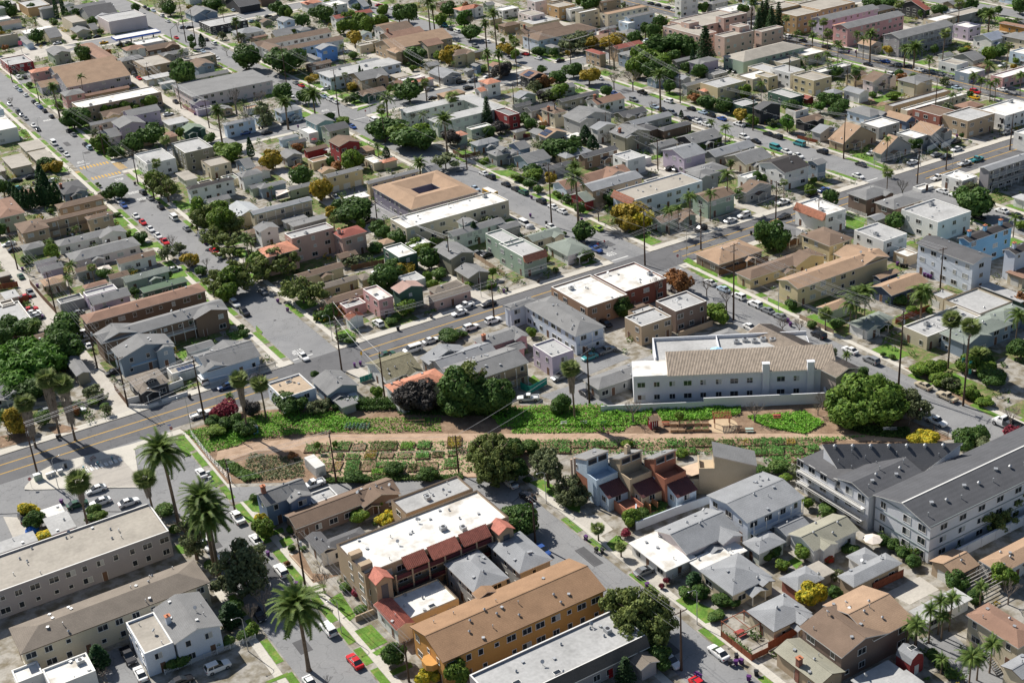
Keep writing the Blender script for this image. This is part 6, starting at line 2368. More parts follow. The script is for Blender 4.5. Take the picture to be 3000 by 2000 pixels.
_rp = MB(); [_rp.box(k*.2-.015, -.02, .05, k*.2+.015, .02, .95) for k in range(-7, 8)]; _rp.box(-1.5, -.03, .93, 1.5, .03, 1.0); _rp.box(-1.5, -.03, .03, 1.5, .03, .08)
RAIL = {m_.name: _rp.mesh('railing', [m_]) for m_ in (TRIM, DKMETAL)}
PITCH = lambda v: v
def roof_z(v, x, y):
    """height of a volume's roof above the point x, y (world), from its kind"""
    x0, y0, x1, y1, h, rf, p = v['x0'], v['y0'], v['x1'], v['y1'], v['h'], v['rf'], v['p']
    if rf == 'F': return h-.4
    if rf == 'FO': return h
    dx, dy = min(x-x0, x1-x), min(y-y0, y1-y)
    if rf == 'Gx': return h+p*dy
    if rf == 'Gy': return h+p*dx
    return h+p*min(dx, dy)
def gable(mb, x0, y0, x1, y1, h, p, axis, t=.16):
    """solid pitched roof; eave rectangle at height h, ridge along the axis; material 0 slopes, 1 edges"""
    def P(a, b, z): return (a, b, z) if axis == 'x' else (b, a, z)
    a0, a1, b0, b1 = (x0, x1, y0, y1) if axis == 'x' else (y0, y1, x0, x1)
    bm = (b0+b1)/2; zt = h+p*(b1-b0)/2
    for s, m in (((P(a0,b0,h), P(a1,b0,h), P(a1,bm,zt), P(a0,bm,zt)), 0), ((P(a0,bm,zt), P(a1,bm,zt), P(a1,b1,h), P(a0,b1,h)), 0),
                 ((P(a0,b0,h-t), P(a1,b0,h-t), P(a1,b0,h), P(a0,b0,h)), 1), ((P(a0,b1,h-t), P(a1,b1,h-t), P(a1,b1,h), P(a0,b1,h)), 1),
                 ((P(a0,b0,h-t), P(a1,b0,h-t), P(a1,bm,zt-t), P(a0,bm,zt-t)), 1), ((P(a0,bm,zt-t), P(a1,bm,zt-t), P(a1,b1,h-t), P(a0,b1,h-t)), 1),
                 ((P(a0,b0,h-t), P(a0,b0,h), P(a0,bm,zt), P(a0,bm,zt-t)), 1), ((P(a0,b1,h-t), P(a0,b1,h), P(a0,bm,zt), P(a0,bm,zt-t)), 1),
                 ((P(a1,b0,h-t), P(a1,b0,h), P(a1,bm,zt), P(a1,bm,zt-t)), 1), ((P(a1,b1,h-t), P(a1,b1,h), P(a1,bm,zt), P(a1,bm,zt-t)), 1)):
        mb.face(s, m)
    return zt
def hip(mb, x0, y0, x1, y1, h, p, t=.16):
    W, D = x1-x0, y1-y0; k = min(W, D)/2; zt = h+p*k
    if W >= D: r = ((x0+k, (y0+y1)/2, zt), (x1-k, (y0+y1)/2, zt))
    else: r = (((x0+x1)/2, y0+k, zt), ((x0+x1)/2, y1-k, zt))
    c = [(x0,y0,h), (x1,y0,h), (x1,y1,h), (x0,y1,h)]
    if W >= D: fs = [(c[0],c[1],r[1],r[0]), (c[1],c[2],r[1]), (c[2],c[3],r[0],r[1]), (c[3],c[0],r[0])]
    else: fs = [(c[0],c[1],r[0]), (c[1],c[2],r[1],r[0]), (c[2],c[3],r[1]), (c[3],c[0],r[0],r[1])]
    for s in fs: mb.face(s, 0)
    l = [(a,b,z-t) for a,b,z in c]
    for k in range(4): mb.face((l[k], l[(k+1) % 4], c[(k+1) % 4], c[k]), 1)
    mb.face(l[::-1], 1)
    return zt
def tile_rows(x0, y0, x1, y1, h, p, axis, side, mm, par):
    """raised rows of barrel tile running down one slope: one joined strip mesh"""
    b = MB()
    a0, a1, b0, b1 = (x0, x1, y0, y1) if axis == 'x' else (y0, y1, x0, x1)
    bm = (b0+b1)/2; zt = h+p*(b1-b0)/2; e = b0 if side < 0 else b1
    a = a0+.2
    while a < a1-.1:
        q = lambda aa, bb, z: (aa, bb, z) if axis == 'x' else (bb, aa, z)
        b.face((q(a-.09,e,h+.01), q(a,e,h+.10), q(a,bm,zt+.10), q(a-.09,bm,zt+.01))); b.face((q(a,e,h+.10), q(a+.09,e,h+.01), q(a+.09,bm,zt+.01), q(a,bm,zt+.10))); b.face((q(a-.09,e,h+.01), q(a+.09,e,h+.01), q(a,e,h+.10)))
        a += .34
    if b.f: stuff(b.build('roof_tile_rows', mm, par))
BY = {}
def make_building(row):
    nm, lab, vols = row.split('|'); V = []; name, cat = BUILDING_NAMES[int(nm)].split('/')
    for q in vols.split(';'):
        t = q.split(',')+['']; u = 1 if '!' in t[8] else .1; a = [float(z)*u for z in t[:4]]+[float(t[4])/10]; v = dict(x0=a[0], y0=a[1], x1=a[0]+a[2], y1=a[1]+a[3], h=a[4]); v.update(rf=t[5], wc=t[6], rc=t[7], o=t[8].strip('!'))
        v['p'] = .30 if v['h'] > 5 else .36
        if v['rf'] == 'H': v['p'] = .30
        if 'p0' in v['o']: v['p'] = float(v['o'][v['o'].index('p0')+1:]); v['o'] = v['o'][:v['o'].index('p0')]
        V.append(v)
    ox, oy = (V[0]['x0']+V[0]['x1'])/2, (V[0]['y0']+V[0]['y1'])/2
    v = V[0]; kw = {'house': 'house', 'apartment building': 'apartment building', 'shop': 'shop', 'garage': 'garage'}.get(cat, cat); st = ('low', 'one-storey', 'two-storey', 'three-storey')[min(3, round(v['h']/2.9))]+' ' if kw in ('house', 'apartment building') else ''
    look = f"{WALL_WORD[v['wc']]} {st}{kw} with {ROOF_WORD[v['rc']]} {'gambrel' if v['rf'] == 'GB' else {'G': 'gabled', 'H': 'hipped', 'F': 'flat', 'C': 'ring'}[v['rf'][0]]} roof"
    T = thing(name, label(lab, look if lab[0] == '*' else None), cat, (ox, oy, 0), 0, {'house': 'houses of the blocks', 'apartment building': 'apartment buildings', 'garage': 'garages and outbuildings behind the houses'}.get(cat, cat+'s among the blocks'))
    d = far(ox, oy); near = d < 330; BY[T['label']] = (T, V)
    for vi, v in enumerate(V):
        e_ = vi*.013; x0, y0, x1, y1, h, rf = v['x0']-ox+e_, v['y0']-oy+e_, v['x1']-ox-e_, v['y1']-oy-e_, v['h']+vi*.009, v['rf']
        wm = wallm(v['wc']); o = v['o']; dark = v['wc'] in ('dk', 'br', 'nv', 'rd', 'dg'); trim = TEAL if 't' in o else (DARKTRIM if v['wc'] in ('cr', 'tn', 'br', 'or') and rng.random() < .5 else TRIM)
        ov = {'F': 0, 'FO': .5, 'C': .45, 'GB': .15}.get(rf, .45); ov = min(ov, (x1-x0)*.2, (y1-y0)*.2)
        a0, b0, a1, b1 = x0+ov, y0+ov, x1-ov, y1-ov; wh = h-.13 if rf != 'F' else h
        wb = MB()
        if rf == 'F':
            t = .28
            for q in ((x0, y0, x1, y0+t), (x0, y1-t, x1, y1), (x0, y0+t, x0+t, y1-t), (x1-t, y0+t, x1, y1-t)): wb.box(q[0], q[1], -.3, q[2], q[3], h, 0, 1)
            wo = wb.build('wall', [wm, trim if v['rc'] != 'cl' else CLAY], T)
            rb = MB(); rb.box(x0+t+.002, y0+t+.002, h-.7, x1-t-.002, y1-t-.002, h-.4); ro = rb.build('roof', [roofm(v['rc'], True)], T)
        elif rf == 'FO':
            wb.box(a0, b0, -.3, a1, b1, h-.22); wo = wb.build('wall', [wm], T)
            rb = MB(); rb.box(x0, y0, h-.2, x1, y1, h, 1, 0); ro = rb.build('roof', [roofm(v['rc'], True), trim], T)
            if (x1-x0)*(y1-y0) > 40 and near:
                sb = MB(); n = int((x1-x0)/1.6)
                for k in range(1, n): sb.box(x0+k*(x1-x0)/n-.03, y0+.05, h-.05, x0+k*(x1-x0)/n+.03, y1-.05, h+.03)
                if sb.f: stuff(sb.build('roof_seam', roofm(v['rc'], True), ro))
        elif rf == 'C':
            cx0, cx1, cy0, cy1 = x0+(x1-x0)*.36, x0+(x1-x0)*.68, y0+(y1-y0)*.40, y0+(y1-y0)*.62
            for q in ((a0, b0, a1, cy0-.5), (a0, cy1+.5, a1, b1), (a0, cy0-.5, cx0-.5, cy1+.5), (cx1+.5, cy0-.5, a1, cy1+.5)): wb.box(q[0], q[1], -.3, q[2], q[3], wh)
            wo = wb.build('wall', [wm], T); rb = MB(); O = [(x0,y0), (x1,y0), (x1,y1), (x0,y1)]; I = [(cx0,cy0), (cx1,cy0), (cx1,cy1), (cx0,cy1)]
            for k in range(4):
                A, B, Cc, Dd = O[k], O[(k+1) % 4], I[(k+1) % 4], I[k]; mA = ((A[0]+Dd[0])/2, (A[1]+Dd[1])/2); mB = ((B[0]+Cc[0])/2, (B[1]+Cc[1])/2); zr = h+1.5
                rb.face(((*A,h), (*B,h), (*mB,zr), (*mA,zr)), 0); rb.face(((*mA,zr), (*mB,zr), (*Cc,h), (*Dd,h)), 0)
                rb.face(((*A,h-.18), (*B,h-.18), (*B,h), (*A,h)), 1); rb.face(((*Dd,h-.18), (*Cc,h-.18), (*Cc,h), (*Dd,h)), 1)
            ro = rb.build('roof', [roofm(v['rc']), trim], T)
        elif rf == 'GB':
            rb = MB(); bm2 = (a0+a1)/2; w2 = (a1-a0)/2; prof = [(-1, 0), (-.78, 1.1), (0, 1.9), (.78, 1.1), (1, 0)]
            wb.prism([(a0,b0), (a1,b0), (a1,b1), (a0,b1)], -.2, h-.1)
            for yy in (b0+.02, b1-.02): wb.face([(bm2+px*w2, yy, h-.1+pz*w2*.6) for px, pz in prof])
            for k in range(4):
                (p0, z0), (p1, z1) = prof[k], prof[k+1]; rb.face(((bm2+p0*w2*1.04, y0, h+z0*w2*.6), (bm2+p1*w2*1.04, y0, h+z1*w2*.6), (bm2+p1*w2*1.04, y1, h+z1*w2*.6), (bm2+p0*w2*1.04, y1, h+z0*w2*.6)), 0)
            wo = wb.build('wall', [wm], T); ro = rb.build('roof', [roofm(v['rc']), TRIM], T)
            dm = MB(); dm.box(-.5, -.06, 0, .5, .02, 2); dm.build('door', TRIM, T, (bm2, b0, 0)); put('skylight', SKY, ro, (bm2+w2*.2, (y0+y1)/2, h+w2*.95))
        elif rf[0] == 'G':
            ax = rf[1]; p = v['p']; wb.box(a0, b0, -.3, a1, b1, wh)
            if ax == 'x':
                zt = h+p*(y1-y0)/2-.17
                for xx in (a0, a1): wb.face(((xx,b0,wh), (xx,b1,wh), (xx,(b0+b1)/2,zt)))
            else:
                zt = h+p*(x1-x0)/2-.17
                for yy in (b0, b1): wb.face(((a0,yy,wh), (a1,yy,wh), ((a0+a1)/2,yy,zt)))
            wo = wb.build('wall', [wm], T); rb = MB(); zr = gable(rb, x0, y0, x1, y1, h, p, ax); ro = rb.build('roof', [roofm(v['rc']), trim], T)
            if v['rc'] in ('cl', 'ct', 'ot'):
                for s in (-1, 1): tile_rows(x0, y0, x1, y1, h, p, ax, s, roofm(v['rc']), ro)
            if near:
                rc = MB()
                if ax == 'x': rc.box(x0+.05, (y0+y1)/2-.13, zr-.08, x1-.05, (y0+y1)/2+.13, zr+.03)
                else: rc.box((x0+x1)/2-.13, y0+.05, zr-.08, (x0+x1)/2+.13, y1-.05, zr+.03)
                rc.build('ridge_cap', roofm(v['rc']), ro)
        else:
            wb.box(a0, b0, -.3, a1, b1, wh); wo = wb.build('wall', [wm], T); rb = MB(); hip(rb, x0, y0, x1, y1, h, v['p']); ro = rb.build('roof', [roofm(v['rc']), trim], T)
        if 'd' in o:
            dw = min(3.2, (x1-x0)*.35); cx = (x0+x1)/2; yb = y0+(y1-y0)*.12; db = MB(); zb = h+v['p']*(y1-y0)*.12; wb2 = MB(); wb2.box(cx-dw/2+.2, yb+.3, h-.2, cx+dw/2-.2, yb+4, zb+.9); gable(db, cx-dw/2, yb, cx+dw/2, yb+4, zb+1, .45, 'y'); do = wb2.build('dormer', wm, ro); db.build('dormer_roof', [roofm(v['rc']), TRIM], do); add_window(T, cx, yb+.28, zb+.45, 0, 1.2, .7, False)
        # openings
        nf = max(1, round(v['h']/2.9)); fh = (h-.1)/nf if rf != 'F' else (h-.5)/nf
        hidden = lambda px, py, pz: any(w is not v and w['x0']-.2 < px+ox < w['x1']+.2 and w['y0']-.2 < py+oy < w['y1']+.2 and pz < w['h'] for w in V)
        small = v['h'] < 3.05 and (x1-x0)*(y1-y0) < 60
        if 'n' not in o and d < 760:
            step = 2.9 if near else 3.4
            for axis, L in (('y', a1-a0), ('x', b1-b0)):
                n = int((L-.9)/step); rz = 0 if axis == 'y' else -math.pi/2
                def at(s): return (a0+s, b0) if axis == 'y' else (a0, b0+s)
                gar = ('g' in o or (name == 'garage' and axis == 'x')) if axis == 'y' or name == 'garage' else 'G' in o
                dn = rng.randrange(max(1, n))
                for fl in range(nf):
                    zc = fl*fh+min(1.65, fh*.58)
                    if fl == 0 and gar:
                        k = max(1, int(L/3.3)); wd = 2.6
                        for q in range(k):
                            px, py = at((q+.5)*L/k)
                            if not hidden(px, py, 1): put('garage_door', garage_mesh(min(2.7, L/k-.5) if False else wd), T, (px, py, .1), rz)
                        continue
                    if small and rng.random() < .6: continue
                    for q in range(n):
                        if rng.random() < .08: continue
                        s = (q+.5)*L/n+rng.uniform(-.35, .35); px, py = at(s)
                        if hidden(px, py, zc): continue
                        if fl == 0 and q == dn and d < 500:
                            dm = shared('door', lambda: (lambda b: (b.box(-.48, -.05, 0, .48, .03, 2.05), b.box(-.56, -.03, 0, -.48, .03, 2.13, 1), b.box(.48, -.03, 0, .56, .03, 2.13, 1), b.mesh('door', [DOOR, TRIM]))[3])(MB()))
                            put('door', dm, T, (px, py, .12), rz); continue
                        wd, ht = rng.choice(((1.8, 1.2), (1.3, 1.2), (1.8, 1.2), (.9, 1.2), (.8, .8)))
                        if L/n < wd+.5: wd = .9
                        add_window(T, px, py, zc, rz, wd, ht, near)
        if 'b' in o:
            for fl in range(1, nf):
                zb = fl*fh; bl = MB(); bl.box(a0+.6, b0-1.25, zb-.15, a1-.6, b0, zb); bo = bl.build('balcony', wm if not dark else TRIM, T); k = max(1, int((a1-a0-1.2)/3))
                for q in range(k): put('railing', RAIL[TRIM.name if v['wc'] in ('br', 'gt', 'bw') else DKMETAL.name], bo, (a0+.6+(q+.5)*(a1-a0-1.2)/k, b0-1.2, zb), 0, ((a1-a0-1.2)/k/3, 1, 1))
                pm = MB()
                for q in range(k+1): pm.box(a0+.6+q*(a1-a0-1.2)/k-.06, b0-1.23, zb-fh, a0+.6+q*(a1-a0-1.2)/k+.06, b0-1.11, zb+fh-.1)
                stuff(pm.build('gallery_post', TRIM, T))
        if name == 'house' and vi == 0 and v['h'] < 4.7 and rf[0] in 'GH' and d < 620 and (x1-x0)*(y1-y0) > 55 and 'n' not in o and rng.random() < .75:
            pw = min(3.4, (x1-x0)*.4); px = (x0+x1)/2+rng.uniform(-.2, .2)*(x1-x0); ph = 2.55; pb = MB(); pb.box(px-pw/2, b0-1.9, -.1, px+pw/2, b0-.02, .35); pb.box(px-.7, b0-2.3, -.1, px+.7, b0-1.9, .2)
            po_ = pb.build('porch', CONC, T); ps = MB(); [ps.box(px+s*(pw/2-.15)-.09, b0-1.85, .35, px+s*(pw/2-.15)+.09, b0-1.67, ph-.1) for s in (-1, 1)]; stuff(ps.build('porch_post', TRIM, po_)); pr = MB(); gable(pr, px-pw/2-.3, b0-2.2, px+pw/2+.3, b0+1.0, ph, .34, 'y', .12); pr.build('porch_roof', [roofm(v['rc']), TRIM], po_)
        # roof furniture
        W, D = x1-x0, y1-y0; area = W*D
        if 'a' in o and rf in ('F', 'FO'):
            for _ in range(min(3, 1+int(area/300))): px, py = rng.uniform(x0+1.2, x1-1.2), rng.uniform(y0+1.2, y1-1.2); put('air_conditioner', AC, ro, (px, py, roof_z(v, px+ox, py+oy)+vi*.007), rng.choice((0, math.pi/2)))
        if 'k' in o or (rf == 'F' and near and rng.random() < .5 and area > 60):
            for _ in range(1+(area > 200)): px, py = rng.uniform(x0+1.2, x1-1.2), rng.uniform(y0+1.2, y1-1.2); put('skylight', SKY, ro, (px, py, roof_z(v, px+ox, py+oy)))
        if d < 480 and area > 22 and rf not in ('C', 'GB'):
            for _ in range(min(16, int(area/(22 if near else 55))+1)):
                px, py = x0+W*rng.uniform(.1, .9), y0+D*rng.uniform(.08, .92); me, nm = rng.choice(VENTS[:3]*3+VENTS[3:]); put(nm, me, ro, (px, py, roof_z(v, px+ox, py+oy)), rng.uniform(0, 6))
        if 'c' in o:
            for q in range(3 if v['wc'] == 'tb' else 1):
                cm = MB(); px, py = x0+W*(.12+.35*q), y0+D*.5; zt = roof_z(v, px+ox, py+oy)+1.5; cm.box(px-.45, py-.4, .0, px+.45, py+.4, zt); cm.box(px-.55, py-.5, zt, px+.55, py+.5, zt+.15, 1); cm.tube((px, py, zt), (px, py, zt+.45), .17, .17, 8, 1); cm.build('chimney', [mat('chimney_brick', (.26,.12,.09), .9, .2, 2, 9) if v['wc'] not in ('tb', 'bw', 'pb') else wm, CLAY], T)
        if 's' in o:
            for i in range(4):
                for j in range(2):
                    px, py = (x0+W*.14+j*1.75, y0+D*.3+i*1.1) if rf == 'Gy' else (x0+W*.3+i*1.1, y0+D*.12+j*1.7); so_ = put('solar_panel', SOLAR, ro, (px, py, roof_z(v, px+ox, py+oy)+.12))
                    so_.rotation_euler = (0, -math.atan(v['p']), 0) if rf == 'Gy' else ((math.atan(v['p']), 0, 0) if rf == 'Gx' else (0, 0, 0))
                    if rf == 'Gy': so_.rotation_euler.rotate_axis('Z', math.pi/2)
    return T
for row in BUILDINGS: make_building(row)
# ------------------------------------------------------------------ plants
def np_mesh(name, verts, nv, mats, mi=None):
    """faces of nv corners each, from an array of corner points"""
    me = bpy.data.meshes.new(name); n = len(verts); k = n//nv
    me.vertices.add(n); me.vertices.foreach_set('co', np.ascontiguousarray(verts, dtype=np.float32).ravel())
    me.loops.add(n); me.loops.foreach_set('vertex_index', np.arange(n, dtype=np.int32))
    me.polygons.add(k); me.polygons.foreach_set('loop_start', np.arange(0, n, nv, dtype=np.int32))
    for m in mats: me.materials.append(m)
    if mi is not None: me.polygons.foreach_set('material_index', mi)
    me.update(calc_edges=True); me.validate(); return me
def leaf_quads(P, N, size, nr):
    """diamond leaves at P facing roughly N"""
    n = len(P); N = N+nr.normal(0, .55, (n, 3)); N /= np.linalg.norm(N, axis=1)[:, None]
    A = np.cross(N, nr.normal(0, 1, (n, 3))); A /= np.linalg.norm(A, axis=1)[:, None]; B = np.cross(N, A)
    s = (size*nr.uniform(.55, 1.35, n))[:, None]
    return np.stack([P-A*s, P-B*s*.55, P+A*s, P+B*s*.55], 1).reshape(-1, 3)
def crown_points(nr, nb, n, spread, br, flat, hollow):
    c = nr.normal(0, 1, (nb, 3)); c /= np.linalg.norm(c, axis=1)[:, None]; c *= (nr.uniform(.25, 1, nb)**.5)[:, None]*spread; c[:, 2] *= flat
    c[0] = 0; r = nr.uniform(.7, 1.25, nb)*br; r[0] = br*1.25
    i = nr.choice(nb, n, p=r**2/np.sum(r**2)); d = nr.normal(0, 1, (n, 3)); d /= np.linalg.norm(d, axis=1)[:, None]
    P = c[i]+d*(r[i]*nr.uniform(hollow, 1, n)**.7)[:, None]
    return P, d+P*.5
STYLE = dict(B=(16, .60, .40, .75, .75, .12), L=(14, .60, .38, .8, .7, .13), LL=(18, .62, .36, .75, .75, .12), O=(26, .80, .22, .8, .45, .10), E=(24, .84, .21, .75, .5, .10), Y=(15, .62, .36, .8, .65, .13), YY=(13, .6, .38, .8, .7, .14), D=(16, .65, .36, .75, .65, .11), M=(12, .62, .34, .8, .5, .11), DR=(10, .55, .42, .8, .7, .13), RD=(9, .5, .45, .8, .7, .14), S=(9, .45, .5, .75, .8, .14), F=(26, .68, .30, .8, .75, .10))
COUNT = dict(O=.42, E=.40, M=.6, Y=.8, B=.9)
def crown_mesh(k, var, near):
    def mk():
        nr = np.random.default_rng(hash((k, var, near)) % 1000 if False else ord(k[0])*31+var*7+near)
        nb, sp, br, fl, ho, lf = STYLE.get(k, STYLE['B']); n = int((5200 if near else 2200)*COUNT.get(k, 1)*(.45 if k in ('S', 'RD', 'DR') else 1)); lf *= .74 if near else 1.08
        P, N = crown_points(nr, nb, n, sp, br, fl, ho)
        return np_mesh('crown', leaf_quads(P, N, lf, nr), 4, [LEAF[k]])
    return shared(('crown', k, var, near), mk)
def branch(b, p, d, L, r, depth, rg, n=5):
    q = p+d*L; b.tube(p, q, r, r*.68, n if depth > 1 else 3, 0, False)
    if depth <= 0: return
    for _ in range(3 if depth > 1 else 4):
        nd = (d+Vector((rg.uniform(-1, 1), rg.uniform(-1, 1), rg.uniform(-.15, .75)))*.75).normalized(); branch(b, p+d*(L*rg.uniform(.6, 1)), nd, L*rg.uniform(.6, .85), r*.55, depth-1, rg, n)
def bare_mesh(var):
    def mk():
        rg = random.Random(50+var); t = MB(); t.tube((0,0,-.02), (0,0,.34), .030, .024, 7)
        b = MB()
        for k in range(5): a = k*1.26+rg.uniform(-.3, .3); branch(b, Vector((0,0,.30)), Vector((math.cos(a)*.6, math.sin(a)*.6, .8)).normalized(), .22, .014, 4, rg)
        return t.mesh('trunk', [TWIG]), b.mesh('branches', [TWIG])
    return shared(('bare', var), mk)
def trunk_mesh(var):
    def mk():
        rg = random.Random(var); b = MB(); b.tube((0,0,-.03), (0,0,.5), .045, .032, 7, 0, False)
        for k in range(5):
            a = k*1.26+rg.uniform(-.4, .4); q = Vector((math.cos(a)*.24, math.sin(a)*.24, rg.uniform(.72, .9))); b.tube((0,0,.47), q, .026, .012, 5, 0, False); b.tube(q, q+Vector((math.cos(a)*.1, math.sin(a)*.1, .1)), .012, .006, 4, 0, False)
        return b.mesh('trunk', [BARK])
    return shared(('trunk', var), mk)
def frond_mesh(kind):
    """one palm leaf along +X from the origin, unit length: rachis with paired leaflets"""
    def mk():
        b = MB(); rg = random.Random(3)
        if kind == 'fan':
            b.tube((0,0,0), (.36,0,.03), .012, .008, 3)
            for k in range(15):
                a = (k-7)/7*1.45; t = Vector((.34+.62*math.cos(a), .62*math.sin(a), .02-.16*abs(a)/1.5-.05)); s = Vector((-math.sin(a), math.cos(a), 0))*.045; c = Vector((.34, 0, .03)); mid = c+(t-c)*.55
                b.face((c, mid-s, t, mid+s))
        else:
            n = 16; dr = {'date': .42, 'queen': .8}[kind]; pts = []
            for i in range(n+1): t = i/n; pts.append(Vector((t*(1-.18*t*dr), 0, .22*math.sin(t*2.2)-dr*t*t*.75)))
            for i in range(n): b.tube(pts[i], pts[i+1], .011*(1-i/n)+.003, .011*(1-(i+1)/n)+.003, 3, 0, False)
            for i in range(1, n+1):
                t = i/n; L = (.24 if kind == 'date' else .30)*math.sin(min(1, t*1.25+.12)*math.pi*.93)+.05; d = (pts[i]-pts[i-1]).normalized()
                for s in (-1, 1):
                    for o in (0, .5):
                        p = pts[i]-d*(o/n); e = p+d*L*.62+Vector((0, s*L*.8, (.10 if kind == 'date' else -.35)*L)); q = d*.022
                        b.face((p-q, e, p+q))
        return b.mesh('frond', [LEAF['W' if kind == 'fan' else 'P']])
    return shared(('frond', kind), mk)
def frond_mats(kind, n, R_, var):
    rg = random.Random(var*17+n); out = []
    for i in range(n):
        az = i*2.39996+rg.uniform(-.2, .2); t = (i+.5)/n
        el = {'date': 1.25-2.0*t, 'queen': 1.15-1.55*t, 'fan': 1.2-2.1*t}[kind]+rg.uniform(-.12, .12); s = R_*rg.uniform(.88, 1.08)*(1 if t > .15 else .75)
        out.append(Matrix.Rotation(az, 4, 'Z') @ Matrix.Rotation(-el, 4, 'Y') @ Matrix.Rotation(rg.uniform(-.4, .4), 4, 'X') @ Matrix.Scale(s, 4))
    return out
def joined_fronds(kind, n, var):
    def mk():
        fm = frond_mesh(kind); V = np.array([v.co[:] for v in fm.vertices]); F = [tuple(p.vertices) for p in fm.polygons]; vv = []; ff = []
        for M in frond_mats(kind, n, 1.0, var):
            A = np.array(M); base = len(vv); vv += (V @ A[:3, :3].T+A[:3, 3]).tolist(); ff += [tuple(i+base for i in q) for q in F]
        me = bpy.data.meshes.new('crown'); me.from_pydata(vv, [], ff); me.materials.append(LEAF['W' if kind == 'fan' else 'P']); return me
    return shared(('jf', kind, n, var), mk)
def skirt_mesh(var):
    def mk():
        nr = np.random.default_rng(var); n = 800; z = nr.uniform(0, 1, n); a = nr.uniform(0, 6.283, n); r = (.55+.45*z**1.3)*nr.uniform(.75, 1.05, n)
        P = np.stack([r*np.cos(a), r*np.sin(a), z], 1); L = nr.uniform(.10, .22, n); t = np.stack([-np.sin(a), np.cos(a), 0*a], 1)*nr.uniform(.04, .10, n)[:, None]; D = np.stack([.10*np.cos(a), .10*np.sin(a), -L], 1)
        return np_mesh('thatch', np.stack([P-t, P+t, P+D], 1).reshape(-1, 3), 3, [THATCH])
    return shared(('skirt', var), mk)
PALMS = dict(P=('date', 58, .36), W=('fan', 34, .22), WT=('fan', 36, .24), WW=('fan', 34, .24), Q=('queen', 20, .15), T=('fan', 28, .16))
TG = dict(P='palms with feather crowns', Q='palms with feather crowns', W='fan palms', WT='fan palms', WW='fan palms', T='fan palms', C='cypresses', N='tall conifers', R='bare leafless trees')
ncount = 0
def make_tree(row):
    global ncount
    k, lab, cr = row.split('|'); name = TREE_NAMES[int(''.join(c for c in k if c.isdigit()))]; k = ''.join(c for c in k if c.isalpha()); u = 1 if k.islower() else .1; k = k.upper(); cr = [(float(a)*u, float(b)*u, float(c)/10, float(e)/10) for a, b, c, e in (q.split(',') for q in cr.split(';'))]; ncount += 1; var = ncount % 4
    x, y, r, h = cr[0]; d = far(x, y); near = d < 340
    z0 = .1
    T = thing(name, label(lab), 'palm' if k in PALMS else ('shrub' if 'shrub' in name else 'tree'), (x, y, z0), 0, TG.get(k, 'shrubs in the yards' if 'shrub' in name else 'leafy trees between the houses'))
    rz = rng.uniform(0, 6.28)
    if k in PALMS:
        kind, n, tr = PALMS[k]; b = MB(); lean = (rng.uniform(-.03, .03)*h, rng.uniform(-.03, .03)*h)
        pts = [(lean[0]*t*t, lean[1]*t*t, -.2+(h+.2)*t) for t in (0, .04, .25, .5, .75, 1)]; rad = [tr*1.7, tr*1.25, tr, tr*.92, tr*.9, tr*1.1]
        b.sweep(pts, rad, 9); b.build('trunk', PBARK, T)
        top = (lean[0], lean[1], h)
        if near and k in ('P', 'WT', 'WW', 'W', 'Q') and d < 300:
            fm = frond_mesh(kind)
            for M in frond_mats(kind, n, r, var):
                o = put('frond', fm, T); o.matrix_basis = Matrix.Translation(top) @ M
        else: stuff(put('crown', joined_fronds(kind, n if near else int(n*.7), var), T, top, rz, (r, r, r)))
        if k == 'P': bb = MB(); bb.lathe([(tr*.9, h-1.6), (tr*2.1, h-.9), (tr*2.2, h-.3), (tr*.8, h+.2)], 9, 0, (lean[0], lean[1])); bb.build('crown_base', PBARK, T)
        sk = {'W': (.9, 2.0), 'WT': (1.05, .42*h), 'WW': (1.45, .66*h)}.get(k)
        if sk: stuff(put('thatch', skirt_mesh(var), T, (lean[0]*.8, lean[1]*.8, h-sk[1]-.1), rz, (sk[0], sk[0], sk[1])))
        return
    if k == 'R':
        t, b = bare_mesh(var); s = (r*1.15, r*1.15, h); put('trunk', t, T, (0,0,0), rz, (h, h, h)); put('branches', b, T, (0,0,0), rz, (max(r*1.5, h*.6), max(r*1.5, h*.6), h)); return
    if k == 'C':
        def mk():
            nr = np.random.default_rng(5); n = 900; z = nr.uniform(.03, 1, n); a = nr.uniform(0, 6.283, n); rr_ = np.minimum(1, z*9)*(1-z**2.2)**.7*nr.uniform(.7, 1, n); P = np.stack([rr_*np.cos(a), rr_*np.sin(a), z], 1); N = np.stack([np.cos(a), np.sin(a), 0*a+.3], 1)
            L = leaf_quads(P*np.array([1, 1, 6]), N, .22, nr); L[:, 2] /= 6; return np_mesh('crown', L, 4, [LEAF['C']])
        put('crown', shared('cyp', mk), T, (0,0,.2), rz, (r, r, h)); tb(T, 'trunk', BARK, (0,0,-.2), (0,0,h*.5), .14, .06, 6); return
    if k == 'N':
        def mk():
            nr = np.random.default_rng(9); Ps = []; Ns = []
            for t in range(15):
                z = .14+.84*t/15; R0 = (1-z)**.8*1.05+.03; m = int(10+26*R0)
                for q in range(8):
                    a = q*.785+t*.4; u = nr.uniform(.08, 1, m); Ps.append(np.stack([R0*u*np.cos(a)+nr.normal(0, .03, m), R0*u*np.sin(a)+nr.normal(0, .03, m), z-u*R0*.05+nr.normal(0, .008, m)], 1)); Ns.append(np.tile((0, 0, 1.), (m, 1)))
            P = np.concatenate(Ps); L = leaf_quads(P*np.array([1, 1, 4]), np.concatenate(Ns), .10, nr); L[:, 2] /= 4; return np_mesh('crown', L, 4, [LEAF['N']])
        put('crown', shared('nor', mk), T, (0,0,0), rz, (r, r, h)); tb(T, 'trunk', BARK, (0,0,-.2), (0,0,h*.97), .26, .05, 7); return
